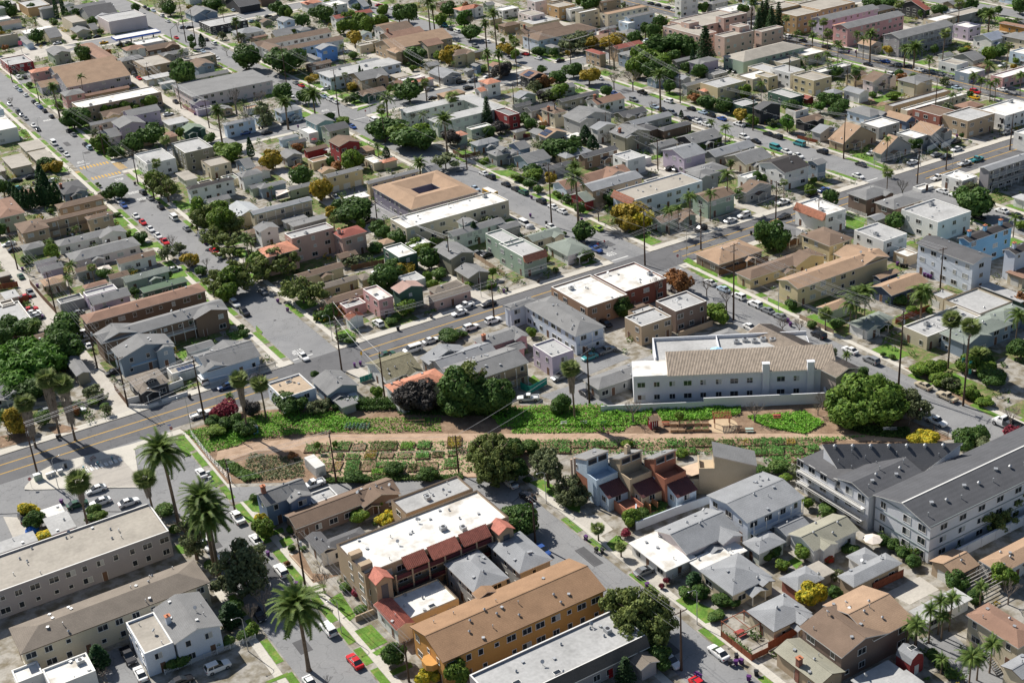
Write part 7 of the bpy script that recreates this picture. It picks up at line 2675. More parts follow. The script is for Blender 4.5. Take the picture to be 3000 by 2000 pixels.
    kk = 'F' if k == 'B' and len(cr) > 5 else k
    for i, (cx, cy, r_, h_) in enumerate(cr):
        rzz = min(r_, h_*.5); put('crown', crown_mesh(kk, (var+i) % 4, near), T, (cx-x, cy-y, max(h_-rzz*.95, rzz*.8)), rng.uniform(0, 6.28), (r_*1.12, r_*1.12, rzz*1.15))
    ax, ay = sum(c[0] for c in cr)/len(cr), sum(c[1] for c in cr)/len(cr); hh = max(c[3] for c in cr); s = hh*.95; put('trunk', trunk_mesh(var), T, (ax-x, ay-y, -.1), rz, (max(s, r*.8), max(s, r*.8), s))
for row in TREES: make_tree(row)

# small shrubs of the yards, block by block: nobody could count them
nrs = np.random.default_rng(21); SHRUBM = [LEAF['S'], LEAF['B'], LEAF['O'], LEAF['Y']]
for x0, x1, y0, y1 in allc:
    a, b, c, d_ = max(x0, -60)+3.8, min(x1, 720)-3.8, max(y0, 90)+3, min(y1, 1000)-3
    if b <= a or d_ <= c: continue
    Ps = []; Ns = []; Mi = []
    for _ in range(int((b-a)*(d_-c)/(24 if c > 300 else 42))):
        x, y = nrs.uniform(a, b), nrs.uniform(c, d_)
        if not in_view(x, y) or any(q[0]-.6 < x < q[2]+.6 and q[1]-.6 < y < q[3]+.6 for q in RECTS) or any(abs(x-q) < 3 for q in ALLEYX) and y > 301: continue
        if y < 288 and (x < 75 or 75 < x < 212 and y > 195-(x-75)*.25 and abs((y-270)+(x-82)*.70) < 45): continue
        s = nrs.uniform(.5, 1.5)*(1.25 if c > 300 else 1); k = int(24*s); dd = nrs.normal(0, 1, (k, 3)); dd /= np.linalg.norm(dd, axis=1)[:, None]; Ps.append(np.array([x, y, .1+s*.55])+dd*np.array([s, s, s*.75])*nrs.uniform(.5, 1, (k, 1))); Ns.append(dd); Mi += [int(nrs.choice(4, p=(.45, .3, .17, .08)))]*k
    if Ps: stuff(put('garden_shrubs', np_mesh('garden_shrubs', leaf_quads(np.concatenate(Ps), np.concatenate(Ns), .30, nrs), 4, SHRUBM, Mi)))

# ------------------------------------------------------------------ vehicles (front towards +X)
def loft(b, rings, m=0):
    n = 0; i0 = len(b.v)
    for x, wd, z0, z1 in rings: b.v += [(x, -wd*.93, z0), (x, -wd, z0+(z1-z0)*.55), (x, -wd*.92, z1), (x, wd*.92, z1), (x, wd, z0+(z1-z0)*.55), (x, wd*.93, z0)]
    for j in range(len(rings)-1):
        for k in range(6): a = i0+j*6+k; c = i0+j*6+(k+1) % 6; b.f.append((a, c, c+6, a+6)); b.m.append(m)
    e = i0+(len(rings)-1)*6; b.f.append(tuple(range(i0+5, i0-1, -1))); b.m.append(m); b.f.append(tuple(range(e, e+6))); b.m.append(m)
def car_shapes(t):
    """(body rings, glass rings, roof box, wheel x, wheel radius, half width)"""
    if t == 's': return [(-2.32,.72,.42,.82), (-2.15,.86,.24,.94), (-1.3,.9,.2,.99), (0,.9,.2,.96), (1.0,.9,.2,.93), (2.0,.85,.22,.80), (2.32,.70,.36,.66)], [(-1.8,.76,.94,.97), (-1.05,.72,.93,1.38), (.2,.72,.92,1.40), (1.1,.76,.90,.95)], (-1.0,.15,.60,1.385,1.44), (-1.4,1.42), .32, .86
    if t == 'u': return [(-2.35,.80,.45,1.05), (-2.25,.92,.28,1.12), (-1.3,.95,.25,1.12), (.9,.95,.25,1.08), (2.0,.92,.28,1.0), (2.35,.80,.42,.82)], [(-2.3,.84,1.08,1.12), (-2.0,.80,1.08,1.66), (.1,.80,1.06,1.68), (.95,.84,1.04,1.09)], (-2.0,.05,.70,1.665,1.76), (-1.45,1.48), .37, .92
    if t == 'v': return [(-2.6,.92,.4,1.15), (-2.5,.98,.3,1.2), (1.2,.98,.3,1.2), (2.1,.94,.3,1.1), (2.55,.82,.42,.9)], [(-2.55,.9,1.15,1.2), (-2.45,.86,1.15,1.92), (.9,.86,1.15,1.92), (1.7,.9,1.1,1.15)], (-2.5,.95,.84,1.90,2.02), (-1.6,1.6), .36, .95
    if t == 'p': return [(-2.75,.88,.45,.72), (-2.65,.95,.32,.74), (.9,.95,.3,.98), (.95,.95,.3,1.08), (2.3,.92,.32,1.0), (2.7,.80,.45,.85)], [(-.75,.84,1.0,1.08), (-.6,.78,1.0,1.66), (.45,.78,1.0,1.68), (1.15,.84,1.0,1.06)], (-.6,.40,.70,1.665,1.74), (-1.75,1.75), .39, .93
    if t == 'b': return [(-4.2,1.1,.6,2.7), (-4.1,1.2,.5,2.85), (2.3,1.2,.5,2.85), (2.5,1.15,.5,1.6), (3.6,1.0,.5,1.45), (3.9,.9,.6,1.2)], [], None, (-2.4,2.7), .48, 1.15
    return [(-1.0,1.1,.8,1.0), (.2,1.15,.6,1.9), (1.5,1.15,.6,1.9), (1.6,1.05,.6,1.5), (2.8,1.0,.6,1.45), (3.1,.9,.7,1.2)], [(.1,1.0,1.8,1.9), (.2,.98,1.8,2.5), (1.1,.98,1.8,2.5), (1.6,1.0,1.8,1.88)], (.2,1.0,.95,2.49,2.6), (-2.4,2.2), .5, 1.1
def car_parts(t, c, near):
    def mk():
        body, gl, rf, wx, wr, hw = car_shapes(t); b = MB(); loft(b, body, 0); g_ = MB(); out = []
        if gl:
            loft(g_, gl, 0); b.box(rf[0], -rf[2], rf[3], rf[1], rf[2], rf[4])
            for s in (-1, 1):
                zz = rf[4]-.03; wq = gl[1][1]; b.face([(rf[0]-.1, s*(wq+.012), zz), (rf[0]+.12, s*(wq+.012), zz), (gl[0][0]+.35, s*(gl[0][1]+.015), gl[0][3]), (gl[0][0]-.02, s*(gl[0][1]+.015), gl[0][3])]); mx = (rf[0]+rf[1])/2; b.face([(mx-.05, s*(wq+.012), zz), (mx+.05, s*(wq+.012), zz), (mx+.06, s*(wq+.05), gl[0][2]), (mx-.06, s*(wq+.05), gl[0][2])])
        if t == 'p':
            for q in ((-2.7, -.95, -.85, -.87), (-2.7, .87, -.85, .95), (-2.7, -.87, -2.62, .87)): b.box(q[0], q[1], .7, q[2], q[3], 1.08)
            g_.box(-2.6, -.86, .735, -.86, .86, .76)
        if t == 'b':
            for s in (-1, 1):
                for k in range(8): g_.box(-3.9+k*.76, s*1.17-.05, 1.75, -3.25+k*.76, s*1.17+.05, 2.35)
            g_.box(2.28, -.95, 1.7, 2.42, .95, 2.5); g_.box(-4.2, -1.21, 1.42, 2.4, 1.21, 1.48)
            b.box(-3.9, -1.0, 2.84, 2.1, 1.0, 2.9, 1)
        if t == 't':
            for q in ((-4, -1.2, 1.0, 0, 1.2, 1.1), (-4, -1.2, 1.1, 0, -1.1, 2.2), (-4, 1.1, 1.1, 0, 1.2, 2.2), (-.1, -1.1, 1.1, 0, 1.1, 2.4)): g_.box(*q)
        wh_ = MB(); wh_.tube((0,-.11,0), (0,.11,0), wr, wr, 12, 0); wh_.tube((0,-.125,0), (0,.125,0), wr*.62, wr*.62, 10, 1)
        P = [(x, s*(hw-.06), wr) for x in wx for s in (-1, 1)]; hx = body[-1][0]-.08; tx = body[0][0]+.06; lz = (body[-1][2]+body[-1][3])/2+.08; tz = body[0][3]-.12
        if near:
            lt = MB(); lt.box(-.09, -.17, -.07, .09, .17, .07); tl = lt.mesh('taillight', [LIGHTR]); hl = lt.mesh('headlight', [LIGHTW])
            return [('body', b.mesh('body', [carm(c), TRIM]), (0,0,0)), ('window', g_.mesh('window', [GLASS]), (0,0,0))]+[('wheel', shared(('wh', wr), lambda: wh_.mesh('wheel', [TYRE, RIM])), p) for p in P]+[('headlight', hl, (hx, s*body[-1][1]*.8, lz)) for s in (-1, 1)]+[('taillight', tl, (tx, s*body[0][1]*.9, tz)) for s in (-1, 1)]
        n = len(b.v); b.v += g_.v; b.f += [tuple(i+n for i in q) for q in g_.f]; b.m += [2]*len(g_.f)
        for p in P: b.tube((p[0], p[1]-.11, p[2]), (p[0], p[1]+.11, p[2]), wr, wr, 8, 3)
        return [('', b.mesh('parked_car', [carm(c), TRIM, GLASS, TYRE]), (0,0,0))]
    return shared(('car', t, c, near), mk)
for row in CARS:
    t, c, lab, q = row.split('|'); name, word = {'s': ('parked_car', 'sedan'), 'u': ('sport_utility_car', 'sport utility car'), 'p': ('pickup_truck', 'pickup truck'), 'v': ('van', 'van'), 'b': ('school_bus', 'school bus'), 't': ('dump_truck', 'dump truck')}[t]; look = f"{CAR_WORD[c]} {word} parked {STREET_WORD[lab.split('~')[0]]}"; lab = label(lab, look) if '~' in lab else look; x, y, a = map(float, q.split(',')); near = far(x, y) < 320
    z = .145 if not any(p <= x <= q2 for p, q2 in [*AX.values(), (57, 68), (111.5, 121.5)]) and not any(p <= y <= q2 for p, q2 in YS) else .01
    P = car_parts(t, c, near); cat = {'s': 'car', 'u': 'car', 'p': 'pickup', 'v': 'van', 'b': 'school bus', 't': 'truck'}[t]; grp = None if t in 'bt' else 'cars parked along the streets'
    rz = R(a+rng.uniform(-1.5, 1.5))
    if len(P) == 1: tag(put(name, P[0][1], None, (x, y, z), rz), lab, cat, grp)
    else:
        T = thing(name, lab, cat, (x, y, z), rz, grp)
        for nm, me, loc in P: put(nm, me, T, loc)

# ------------------------------------------------------------------ poles, wires, lamps, bins
TRF = MB(); TRF.tube((0,0,0), (0,0,1.0), .26, .26, 10); TRF.tube((0,0,1.0), (0,0,1.08), .20, .12, 10); TRFM = TRF.mesh('transformer', [mat('transformer_grey', (.42,.45,.47), .5, .05)])
INS = MB(); INS.lathe([(.05,0), (.09,.06), (.05,.1), (.09,.16), (.03,.22)], 6); INSM = INS.mesh('insulator', [mat('porcelain', (.35,.3,.27), .3)])
prev = None; pts = []
chains = [[]]
for row in POLES:
    if row == '-': chains.append([]); continue
    q, lab = row.split('|'); x, y, h, a = map(float, q.split(',')); chains[-1].append((x, y, h, int(a), lab))
WIREM = mat('overhead_wire', (.42,.42,.43), .4, .02, metal=.3)
for ch in chains:
    att = []
    for i, (x, y, h, a, lab) in enumerate(ch):
        j = i if i < len(ch)-1 else i-1
        dx, dy = (ch[j+1][0]-ch[j][0], ch[j+1][1]-ch[j][1]) if len(ch) > 1 else (0, 1)
        ang = math.atan2(dy, dx)
        T = thing('utility_pole', label(lab), 'utility pole', (x, y, 0), ang, 'wooden utility poles')
        tb(T, 'pole', POLEW, (0,0,-.2), (0,0,h), .20+.004*h, .12, 9)
        lv = [h-.5] if a == 1 else ([h-.5, h-2.2] if a == 2 else [])
        pts = []
        for z in lv:
            c = MB(); c.box(-.06, -1.35, z-.07, .06, 1.35, z+.07); co = c.build('crossarm', POLEW, T)
            for s in (-1.2, -.55, .55, 1.2): put('insulator', INSM, co, (0, s, z+.07)); pts.append((s, z+.3))
        if not lv: pts = [(0, h-.2)]
        pts.append((.15, h*.62))
        if a and i % 2 == 0: put('transformer', TRFM, T, (.1, .42, h-3.4))
        ca, sa = math.cos(ang), math.sin(ang); att.append([(x-sa*s, y+ca*s, z) for s, z in pts])
    for A, B in zip(att, att[1:]):
        n = min(len(A), len(B))
        for k in range(n):
            p, q = (A[k], B[k]) if k < n-1 else (A[-1], B[-1]); L = math.dist(p, q); sag = min(2.2, L*.018); pp = []
            for s in range(9): t = s/8; pp.append((p[0]+(q[0]-p[0])*t, p[1]+(q[1]-p[1])*t, p[2]+(q[2]-p[2])*t-4*sag*t*(1-t)))
            b = MB(); b.sweep(pp, [.03]*9, 3); tag(b.build('overhead_wire', WIREM), 'thin grey wire sagging between wooden utility poles', 'wire', 'overhead wires')
for row in LAMPS:
    q, lab = row.split('|'); x, y, h, s = q.split(','); x, y, h = float(x), float(y), float(h)
    T = thing('street_lamp', label(lab), 'street lamp', (x, y, .1), 0, 'street lamps'); tb(T, 'pole', METAL, (0,0,0), (0,0,h*.9), .09, .06, 7)
    sg = -1 if s == 'l' else 1; b = MB(); P = [(0,0,h*.9), (sg*.3,0,h*.97), (sg*.9,0,h), (sg*1.7,0,h)]; b.sweep(P, [.05,.045,.04,.04], 6); ao = b.build('arm', METAL, T)
    b = MB(); b.lathe([(.04,-.1), (.17,-.05), (.15,.06), (.03,.1)], 8); b.build('lamp_head', METAL, ao, (sg*1.85, 0, h))
BINP = {}
for k, c in (('p', (.10,.03,.14)), ('k', (.025,.025,.028))):
    m_ = mat('bin_plastic_'+k, c, .5, .05); b = MB(); b.v = [(-.25,-.28,.08),(.25,-.28,.08),(.25,.28,.08),(-.25,.28,.08),(-.31,-.36,1.0),(.31,-.36,1.0),(.31,.36,1.0),(-.31,.36,1.0)]; b.f = [(0,1,5,4),(1,2,6,5),(2,3,7,6),(3,0,4,7),(4,5,6,7),(3,2,1,0)]; b.m = [0]*6
    l_ = MB(); l_.box(-.34, -.40, 1.0, .34, .40, 1.07); l_.box(-.2, .38, .9, .2, .46, .96); w_ = MB(); w_.tube((-.05,0,0), (.05,0,0), .12, .12, 8); BINP[k] = (b.mesh('tub', [m_]), l_.mesh('lid', [m_]), w_.mesh('wheel', [TYRE]))
for row in BINS:
    q, lab = row.split('|'); x, y, k = q.split(','); T = thing('rubbish_bin', label(lab), 'rubbish bin', (float(x), float(y), .13), rng.uniform(0, 6.28), 'wheeled rubbish bins')
    put('tub', BINP[k][0], T); put('lid', BINP[k][1], T); [put('wheel', BINP[k][2], T, (s*.27, .3, .12)) for s in (-1, 1)]

# ------------------------------------------------------------------ community garden on the old rail strip
BA = R(-35.0)                                        # direction of the strip
def seg(poly, n, nr):
    """n random points inside a polygon"""
    P = np.array(poly); lo, hi = P.min(0), P.max(0); out = []
    while len(out) < n:
        q = nr.uniform(lo, hi, (n, 2))
        for x, y in q:
            c = False; j = len(P)-1
            for i in range(len(P)):
                if (P[i][1] > y) != (P[j][1] > y) and x < (P[j][0]-P[i][0])*(y-P[i][1])/(P[j][1]-P[i][1])+P[i][0]: c = not c
                j = i
            if c: out.append((x, y))
    return np.array(out[:n])
def undergrowth(poly, n, hmax, mk, size=.28, patch=1.0):
    nr = np.random.default_rng(n); xy = seg(poly, n, nr); hm = hmax*(.25+.75*(.5+.5*np.sin(xy[:, 0]*.55+1.3*np.sin(xy[:, 1]*.4))*np.cos(xy[:, 1]*.62+xy[:, 0]*.21)))
    P = np.stack([xy[:, 0], xy[:, 1], .16+hm*nr.uniform(.1, 1, n)], 1); N = np.tile((0, 0, 1.), (n, 1))
    o = put('undergrowth', np_mesh('undergrowth', leaf_quads(P, N, size, nr), 4, [LEAF[mk]])); return stuff(o)
gb = MB(); gb.prism([(70.7, 284.1), (86.3, 284.6), (108.8, 269.6), (158.8, 230.7), (186.7, 207.5), (203.2, 202.4), (207.9, 177.8), (208.3, 171.3), (203.4, 173.1), (184.1, 187.3), (175.4, 182.5), (170.2, 192.3), (157.5, 205.2), (134.9, 220.4), (122.4, 217.9), (106.1, 230.6), (89.7, 241.0), (70.4, 254.8)], 0, .150); structure('garden_soil', gb, SOIL)
gp = MB(); gp.prism([(73.8, 270.0), (82.6, 268.2), (98.6, 260.1), (119.3, 244.5), (132.4, 234.1), (150.3, 220.1), (158.1, 213.9), (178.3, 198.0), (184.0, 193.5), (195.0, 184.3), (203.6, 173.2), (185.6, 188.9), (176.9, 196.3), (153.7, 212.1), (130.6, 231.2), (117.6, 241.4), (95.8, 254.1), (81.0, 264.4), (70.7, 263.9)], 0, .157); structure('garden_path', gp, CHIPS)
gw = MB(); gw.prism([(89.4, 258.4), (121.6, 238.2), (130.3, 230.7), (122.7, 218.3), (90.1, 241.8), (91.1, 249.8)], 0, .1535); structure('garden_path', gw, CHIPS)
undergrowth([(87.6, 280.8), (103.1, 269.9), (108.6, 260.1), (101.3, 259.9), (83.2, 269.7), (77.2, 271.8), (78.8, 279.7)], 5200, 1.1, 'G')
undergrowth([(132.4, 243.9), (138.7, 244.3), (158.3, 230.1), (164.5, 222.4), (159.5, 217.9), (148.0, 225.6), (139.3, 233.2), (131.8, 237.9)], 6800, 1.3, 'G')
undergrowth([(165.5, 223.7), (181.4, 211.0), (179.1, 208.3), (170.6, 211.7), (163.0, 217.1)], 3400, 1.0, 'G')
undergrowth([(179.4, 206.7), (191.8, 200.1), (191.2, 193.4), (184.5, 192.5), (180.0, 199.8)], 3200, .8, 'G')
undergrowth([(192.8, 192.2), (204.5, 180.4), (201.0, 177.1), (194.6, 183.9)], 2200, .6, 'B')
undergrowth([(105.4, 275.0), (118.3, 264.8), (116.3, 260.8), (103.3, 270.4)], 3600, 2.2, 'B')
undergrowth([(117.8, 263.8), (139.3, 245.2), (136.5, 240.7), (115.3, 258.9)], 3600, 1.4, 'B')
undergrowth([(87.8, 243.6), (114.3, 225.4), (113.4, 223.8), (87.0, 242.0)], 3000, .9, 'S')
undergrowth([(70.5, 284.2), (86.6, 278.2), (84.1, 272.1), (78.8, 269.2), (71.3, 270.7)], 2600, .7, 'G')
undergrowth([(71.0, 266.1), (74.4, 264.7), (77.5, 251.6), (73.8, 252.7)], 2200, .9, 'S')
undergrowth([(224.9, 193.5), (227.7, 187.0), (227.7, 177.5), (224.2, 177.6), (224.3, 189.0)], 1500, 1.2, 'L')
undergrowth([(79.4, 264.4), (88.5, 254.3), (85.6, 246.5), (77.1, 250.7), (75.5, 258.4)], 1700, .6, 'O')
undergrowth([(97.4, 270.3), (123.1, 251.3), (119.8, 245.4), (107.0, 254.1), (99.0, 261.1)], 1500, .5, 'G')
undergrowth([(91.7, 261.1), (130.6, 231.2), (123.6, 219.9), (89.5, 244.0)], 2600, .5, 'V')
undergrowth([(134.3, 237.1), (156.6, 220.2), (152.5, 218.9), (132.4, 234.1)], 1500, .45, 'G')
undergrowth([(130.9, 231.6), (177.1, 196.5), (172.1, 190.8), (127.5, 226.2)], 2200, .55, 'V')
undergrowth([(175.9, 197.4), (194.3, 183.6), (184.5, 187.7), (176.5, 183.3), (169.2, 189.0)], 1500, .5, 'V')
nr0 = np.random.default_rng(4)
def veg_mesh(k, w_, d_):
    n = int(w_*d_*(38 if k in 'gk' else 22))+8; P = np.stack([nr0.uniform(-w_/2+.1, w_/2-.1, n), nr0.uniform(-d_/2+.1, d_/2-.1, n), .28+nr0.uniform(0, .5 if k != 's' else .2, n)], 1)
    if k == 'k': P[:, 0] = np.round(P[:, 0]/.9)*.9+nr0.normal(0, .12, n)
    if k == 's': P = P[:n//4]; n = len(P)
    return np_mesh('vegetables', leaf_quads(P, np.tile((0, 0, 1.), (n, 1)), .19, nr0), 4, [LEAF['K' if k == 'k' else rng.choice('VVG' if k == 'g' else 'VKVSY')]])
for row in BEDS:
    q, lab = row.split('|'); x, y, w_, d_, k = q.split(','); x, y, w_, d_ = map(float, (x, y, w_, d_)); d_ = max(d_, 1.2)
    T = thing('garden_bed', label(lab), 'garden bed', (x, y, .15), BA+rng.uniform(-.09, .09), 'vegetable beds of the community garden')
    bx(T, 'bed_soil', SOIL, -w_/2+.06, -d_/2+.06, 0, w_/2-.06, d_/2-.06, .22)
    if k != 'k':
        for q in ((-w_/2, -d_/2, w_/2, -d_/2+.06), (-w_/2, d_/2-.06, w_/2, d_/2), (-w_/2, -d_/2+.06, -w_/2+.06, d_/2-.06), (w_/2-.06, -d_/2+.06, w_/2, d_/2-.06)): bx(T, 'plank', WOOD, q[0], q[1], 0, q[2], q[3], .32)
        if k in 'ms' and rng.random() < .6:
            sb = MB()
            for s in range(rng.randint(3, 7)): px, py = rng.uniform(-w_/2, w_/2), rng.uniform(-d_/2, d_/2); sb.tube((px, py, .2), (px+rng.uniform(-.1,.1), py, rng.uniform(1.1, 1.9)), .025, .02, 4)
            stuff(sb.build('stakes', WOOD, T))
    stuff(put('vegetables', veg_mesh(k, w_, d_), T))

# ------------------------------------------------------------------ particular buildings
def by(prefix): return next((v for k, v in BY.items() if k.startswith(prefix)), None)
def windows_row(T, x0, x1, y, z, n, wd, ht, near=True):
    for k in range(n): add_window(T, x0+(k+.5)*(x1-x0)/n, y, z, 0, wd, ht, near)
# gas station canopy
(ax, ay), (qx2, qy2) = (179.5, 711.1), (203.5, 702.4)
T = thing('fuel_canopy', 'long white fuel station canopy edged in bright blue', 'canopy', ((ax+qx2)/2, (ay+qy2)/2, 0)); hx, hy = abs(qx2-ax)/2, abs(ay-qy2)/2
BLUE = mat('blue_fascia', (.03,.11,.50), .4, .05)
bx(T, 'canopy_roof', roofm('w', True), -hx, -hy, 4.9, hx, hy, 5.0); b = MB()
for q in ((-hx-.05, -hy-.05, hx+.05, -hy), (-hx-.05, hy, hx+.05, hy+.05), (-hx-.05, -hy, -hx, hy), (hx, -hy, hx+.05, hy)): b.box(q[0], q[1], 4.2, q[2], q[3], 5.15)
b.build('fascia', BLUE, T)
for k in range(4): bx(T, 'pillar', DKMETAL, -hx*.75+k*hx*.5-.25, -.25, -.1, -hx*.75+k*hx*.5+.25, .25, 4.9); bx(T, 'fuel_pump', TRIM, -hx*.75+k*hx*.5+1.2, -.35, .1, -hx*.75+k*hx*.5+2.0, .35, 1.9)
# pole sign of the corner shop
(ax, ay) = (137.9, 734.4); T = thing('pole_sign', 'pink and red pole sign of the corner shop', 'sign', (ax, ay, 0)); tb(T, 'pole', METAL, (0,0,-.1), (0,0,6), .12, .1, 8); bx(T, 'panel', mat('pink_sign', (.6,.12,.2), .5), -.9, -.1, 4.4, .9, .1, 6.4)
# white apartments with the tiled roof, set along the garden strip
(ax, ay), (qx2, qy2) = (163.2, 228.3), (202.8, 202.2)
an = math.atan2(qy2-ay, qx2-ax); Ln = math.hypot(qx2-ax, qy2-ay)
T = thing('apartment_building', 'white garden-side apartment block with ribbed tan tile roof and chimneys', 'apartment building', (ax, ay, 0), an, 'apartment buildings')
WS = mat('stucco_bw2', (.66,.67,.70), .9, .05, .25, 5, .1); TT = mat('tan_roof_tile', (.43,.36,.29), .8, .2, 1, 5, .4)
bx(T, 'wall', WS, 0, 0, -.3, Ln, 8, 7.1)
b = MB(); x0 = Ln*.17; b.face(((x0,-.4,7.15), (Ln+.3,-.4,7.15), (Ln+.3,6.8,10.0), (x0,6.8,10.0)), 0); b.face(((x0,-.4,6.95), (Ln+.3,-.4,6.95), (Ln+.3,-.4,7.15), (x0,-.4,7.15)), 1); b.face(((x0,6.8,10.0), (Ln+.3,6.8,10.0), (Ln+.3,6.8,7.2), (x0,6.8,7.2)), 1); b.face(((x0,-.4,6.95), (x0,-.4,7.15), (x0,6.8,10), (x0,6.8,7.1)), 1); b.face(((Ln+.3,-.4,6.95), (Ln+.3,-.4,7.15), (Ln+.3,6.8,10), (Ln+.3,6.8,7.1)), 1)
ro = b.build('roof', [TT, TRIM], T); b = MB(); x = x0+.2
while x < Ln+.2: b.face(((x-.10,-.42,7.17), (x,-.42,7.29), (x,6.8,10.14), (x-.10,6.8,10.02))); b.face(((x,-.42,7.29), (x+.10,-.42,7.17), (x+.10,6.8,10.02), (x,6.8,10.14))); x += .36
stuff(b.build('roof_tile_rows', TT, ro))
bx(T, 'flat_roof', roofm('w', True), 0, 0, 7.1, x0-.02, 8, 7.25)
for fx in (.655, .875): b = MB(); b.box(Ln*fx-.8, -.7, -.2, Ln*fx+.8, .4, 9.2); b.box(Ln*fx-.9, -.8, 9.2, Ln*fx+.9, .5, 9.4); b.build('chimney', WS, T)
for fl, n in ((1.55, 13), (4.9, 13)):
    for k in range(n):
        u = (k+.5)/n
        if min(abs(u-.655), abs(u-.875)) > .03: add_window(T, Ln*u, -.0, fl, 0, 1.8 if k % 3 == 0 else 1.3, 1.25, True)
b = MB(); b.box(-8, -4.2, -.3, Ln*.34, -3.9, 2.0); b.box(Ln*.34, -4.2, -.3, Ln*.94, -3.9, 2.9); b.box(Ln*.94, -4.2, -.3, Ln*.94+.3, 0, 2.9); b.build('terrace_wall', WS, T)
for k in range(5): bx(T, 'planter_box', WOOD, Ln*(.38+.11*k), -3.8, 1.2, Ln*(.38+.11*k)+2.6, -3.2, 2.1)
bx(T, 'rear_block', WS, Ln*.12, 8.01, -.3, Ln*.92, 19, 7.0, 0)
b = MB(); b.box(Ln*.12+.3, 8.3, 7.0, Ln*.92-.3, 18.7, 7.1); fr = b.build('flat_roof', roofm('lg', True), T)
b = MB(); b.box(Ln*.12, 18.7, 7, Ln*.92, 19, 7.9); b.box(Ln*.12, 8.02, 7, Ln*.12+.3, 18.7, 7.9); b.box(Ln*.45, 12, 7.1, Ln*.45+.25, 18.7, 7.8); b.build('parapet', WS, T)
for k in range(6): put('air_conditioner', AC, fr, (Ln*.55+k*2.2, 15.5+.7*(k % 2), 7.1))
for k in range(5): put('roof_vent', VENTS[k % 3][0], fr, (Ln*.2+k*3, 10+k*.8, 7.1))
(cx, cy), (dx, dy) = (199.5, 229.9), (207.2, 198.7)
b = MB(); wx0, wx1, wy0, wy1 = cx, dx, dy, cy
wing = thing('apartment_building', 'tan tiled street wing of the white garden-side apartments', 'apartment building', ((wx0+wx1)/2, (wy0+wy1)/2, 0), 0, 'apartment buildings'); hw, hd = (wx1-wx0)/2, (wy1-wy0)/2
b.box(-hw+.4, -hd+.4, -.3, hw-.4, hd-.4, 7); b.build('wall', mat('stucco_wing', (.40,.34,.30), .9, .05), wing); b = MB(); gable(b, -hw, -hd, hw, hd, 7.1, .3, 'y'); ro = b.build('roof', [TT, TRIM], wing)
for s in (-1, 1): tile_rows(-hw, -hd, hw, hd, 7.1, .3, 'y', s, TT, ro)
for k in range(5): add_window(wing, hw-.39, -hd+2+k*(2*hd-4)/4, 4.8, math.pi/2, 1.3, 1.2, True)
# stepped condominiums
CL = [('pale blue over brick red', 'lb', 'cu', 'lb'), ('sandy tan', 'tn2', 'tn2', 'tn2'), ('terracotta over pale blue', 'tc', 'lb', 'lb')]
WALLC.update(cu=(.40,.17,.11), tn2=(.48,.38,.26), tc=(.40,.16,.10)); REDM = mat('ribbed_red_roof', (.13,.055,.055), .6, .1, 1, 6); GRF = roofm('g')
def loggia(T, x, y, z, w_, h_):
    bx(T, 'loggia_shade_panel', mat('loggia_shade', (.12,.12,.13), .7), x-w_/2, y-.02, z-h_/2, x+w_/2, y+.02, z+h_/2); bx(T, 'sill', TRIM, x-w_/2, y-.10, z-h_/2-.12, x+w_/2, y, z-h_/2)  # flat dark panel on the wall: recess shade put into its colour
    bx(T, 'glazing', GLASS, x-w_/2+.2, y-.05, z-h_/2+.1, x+w_/2-.2, y-.02, z+h_/2-.25)
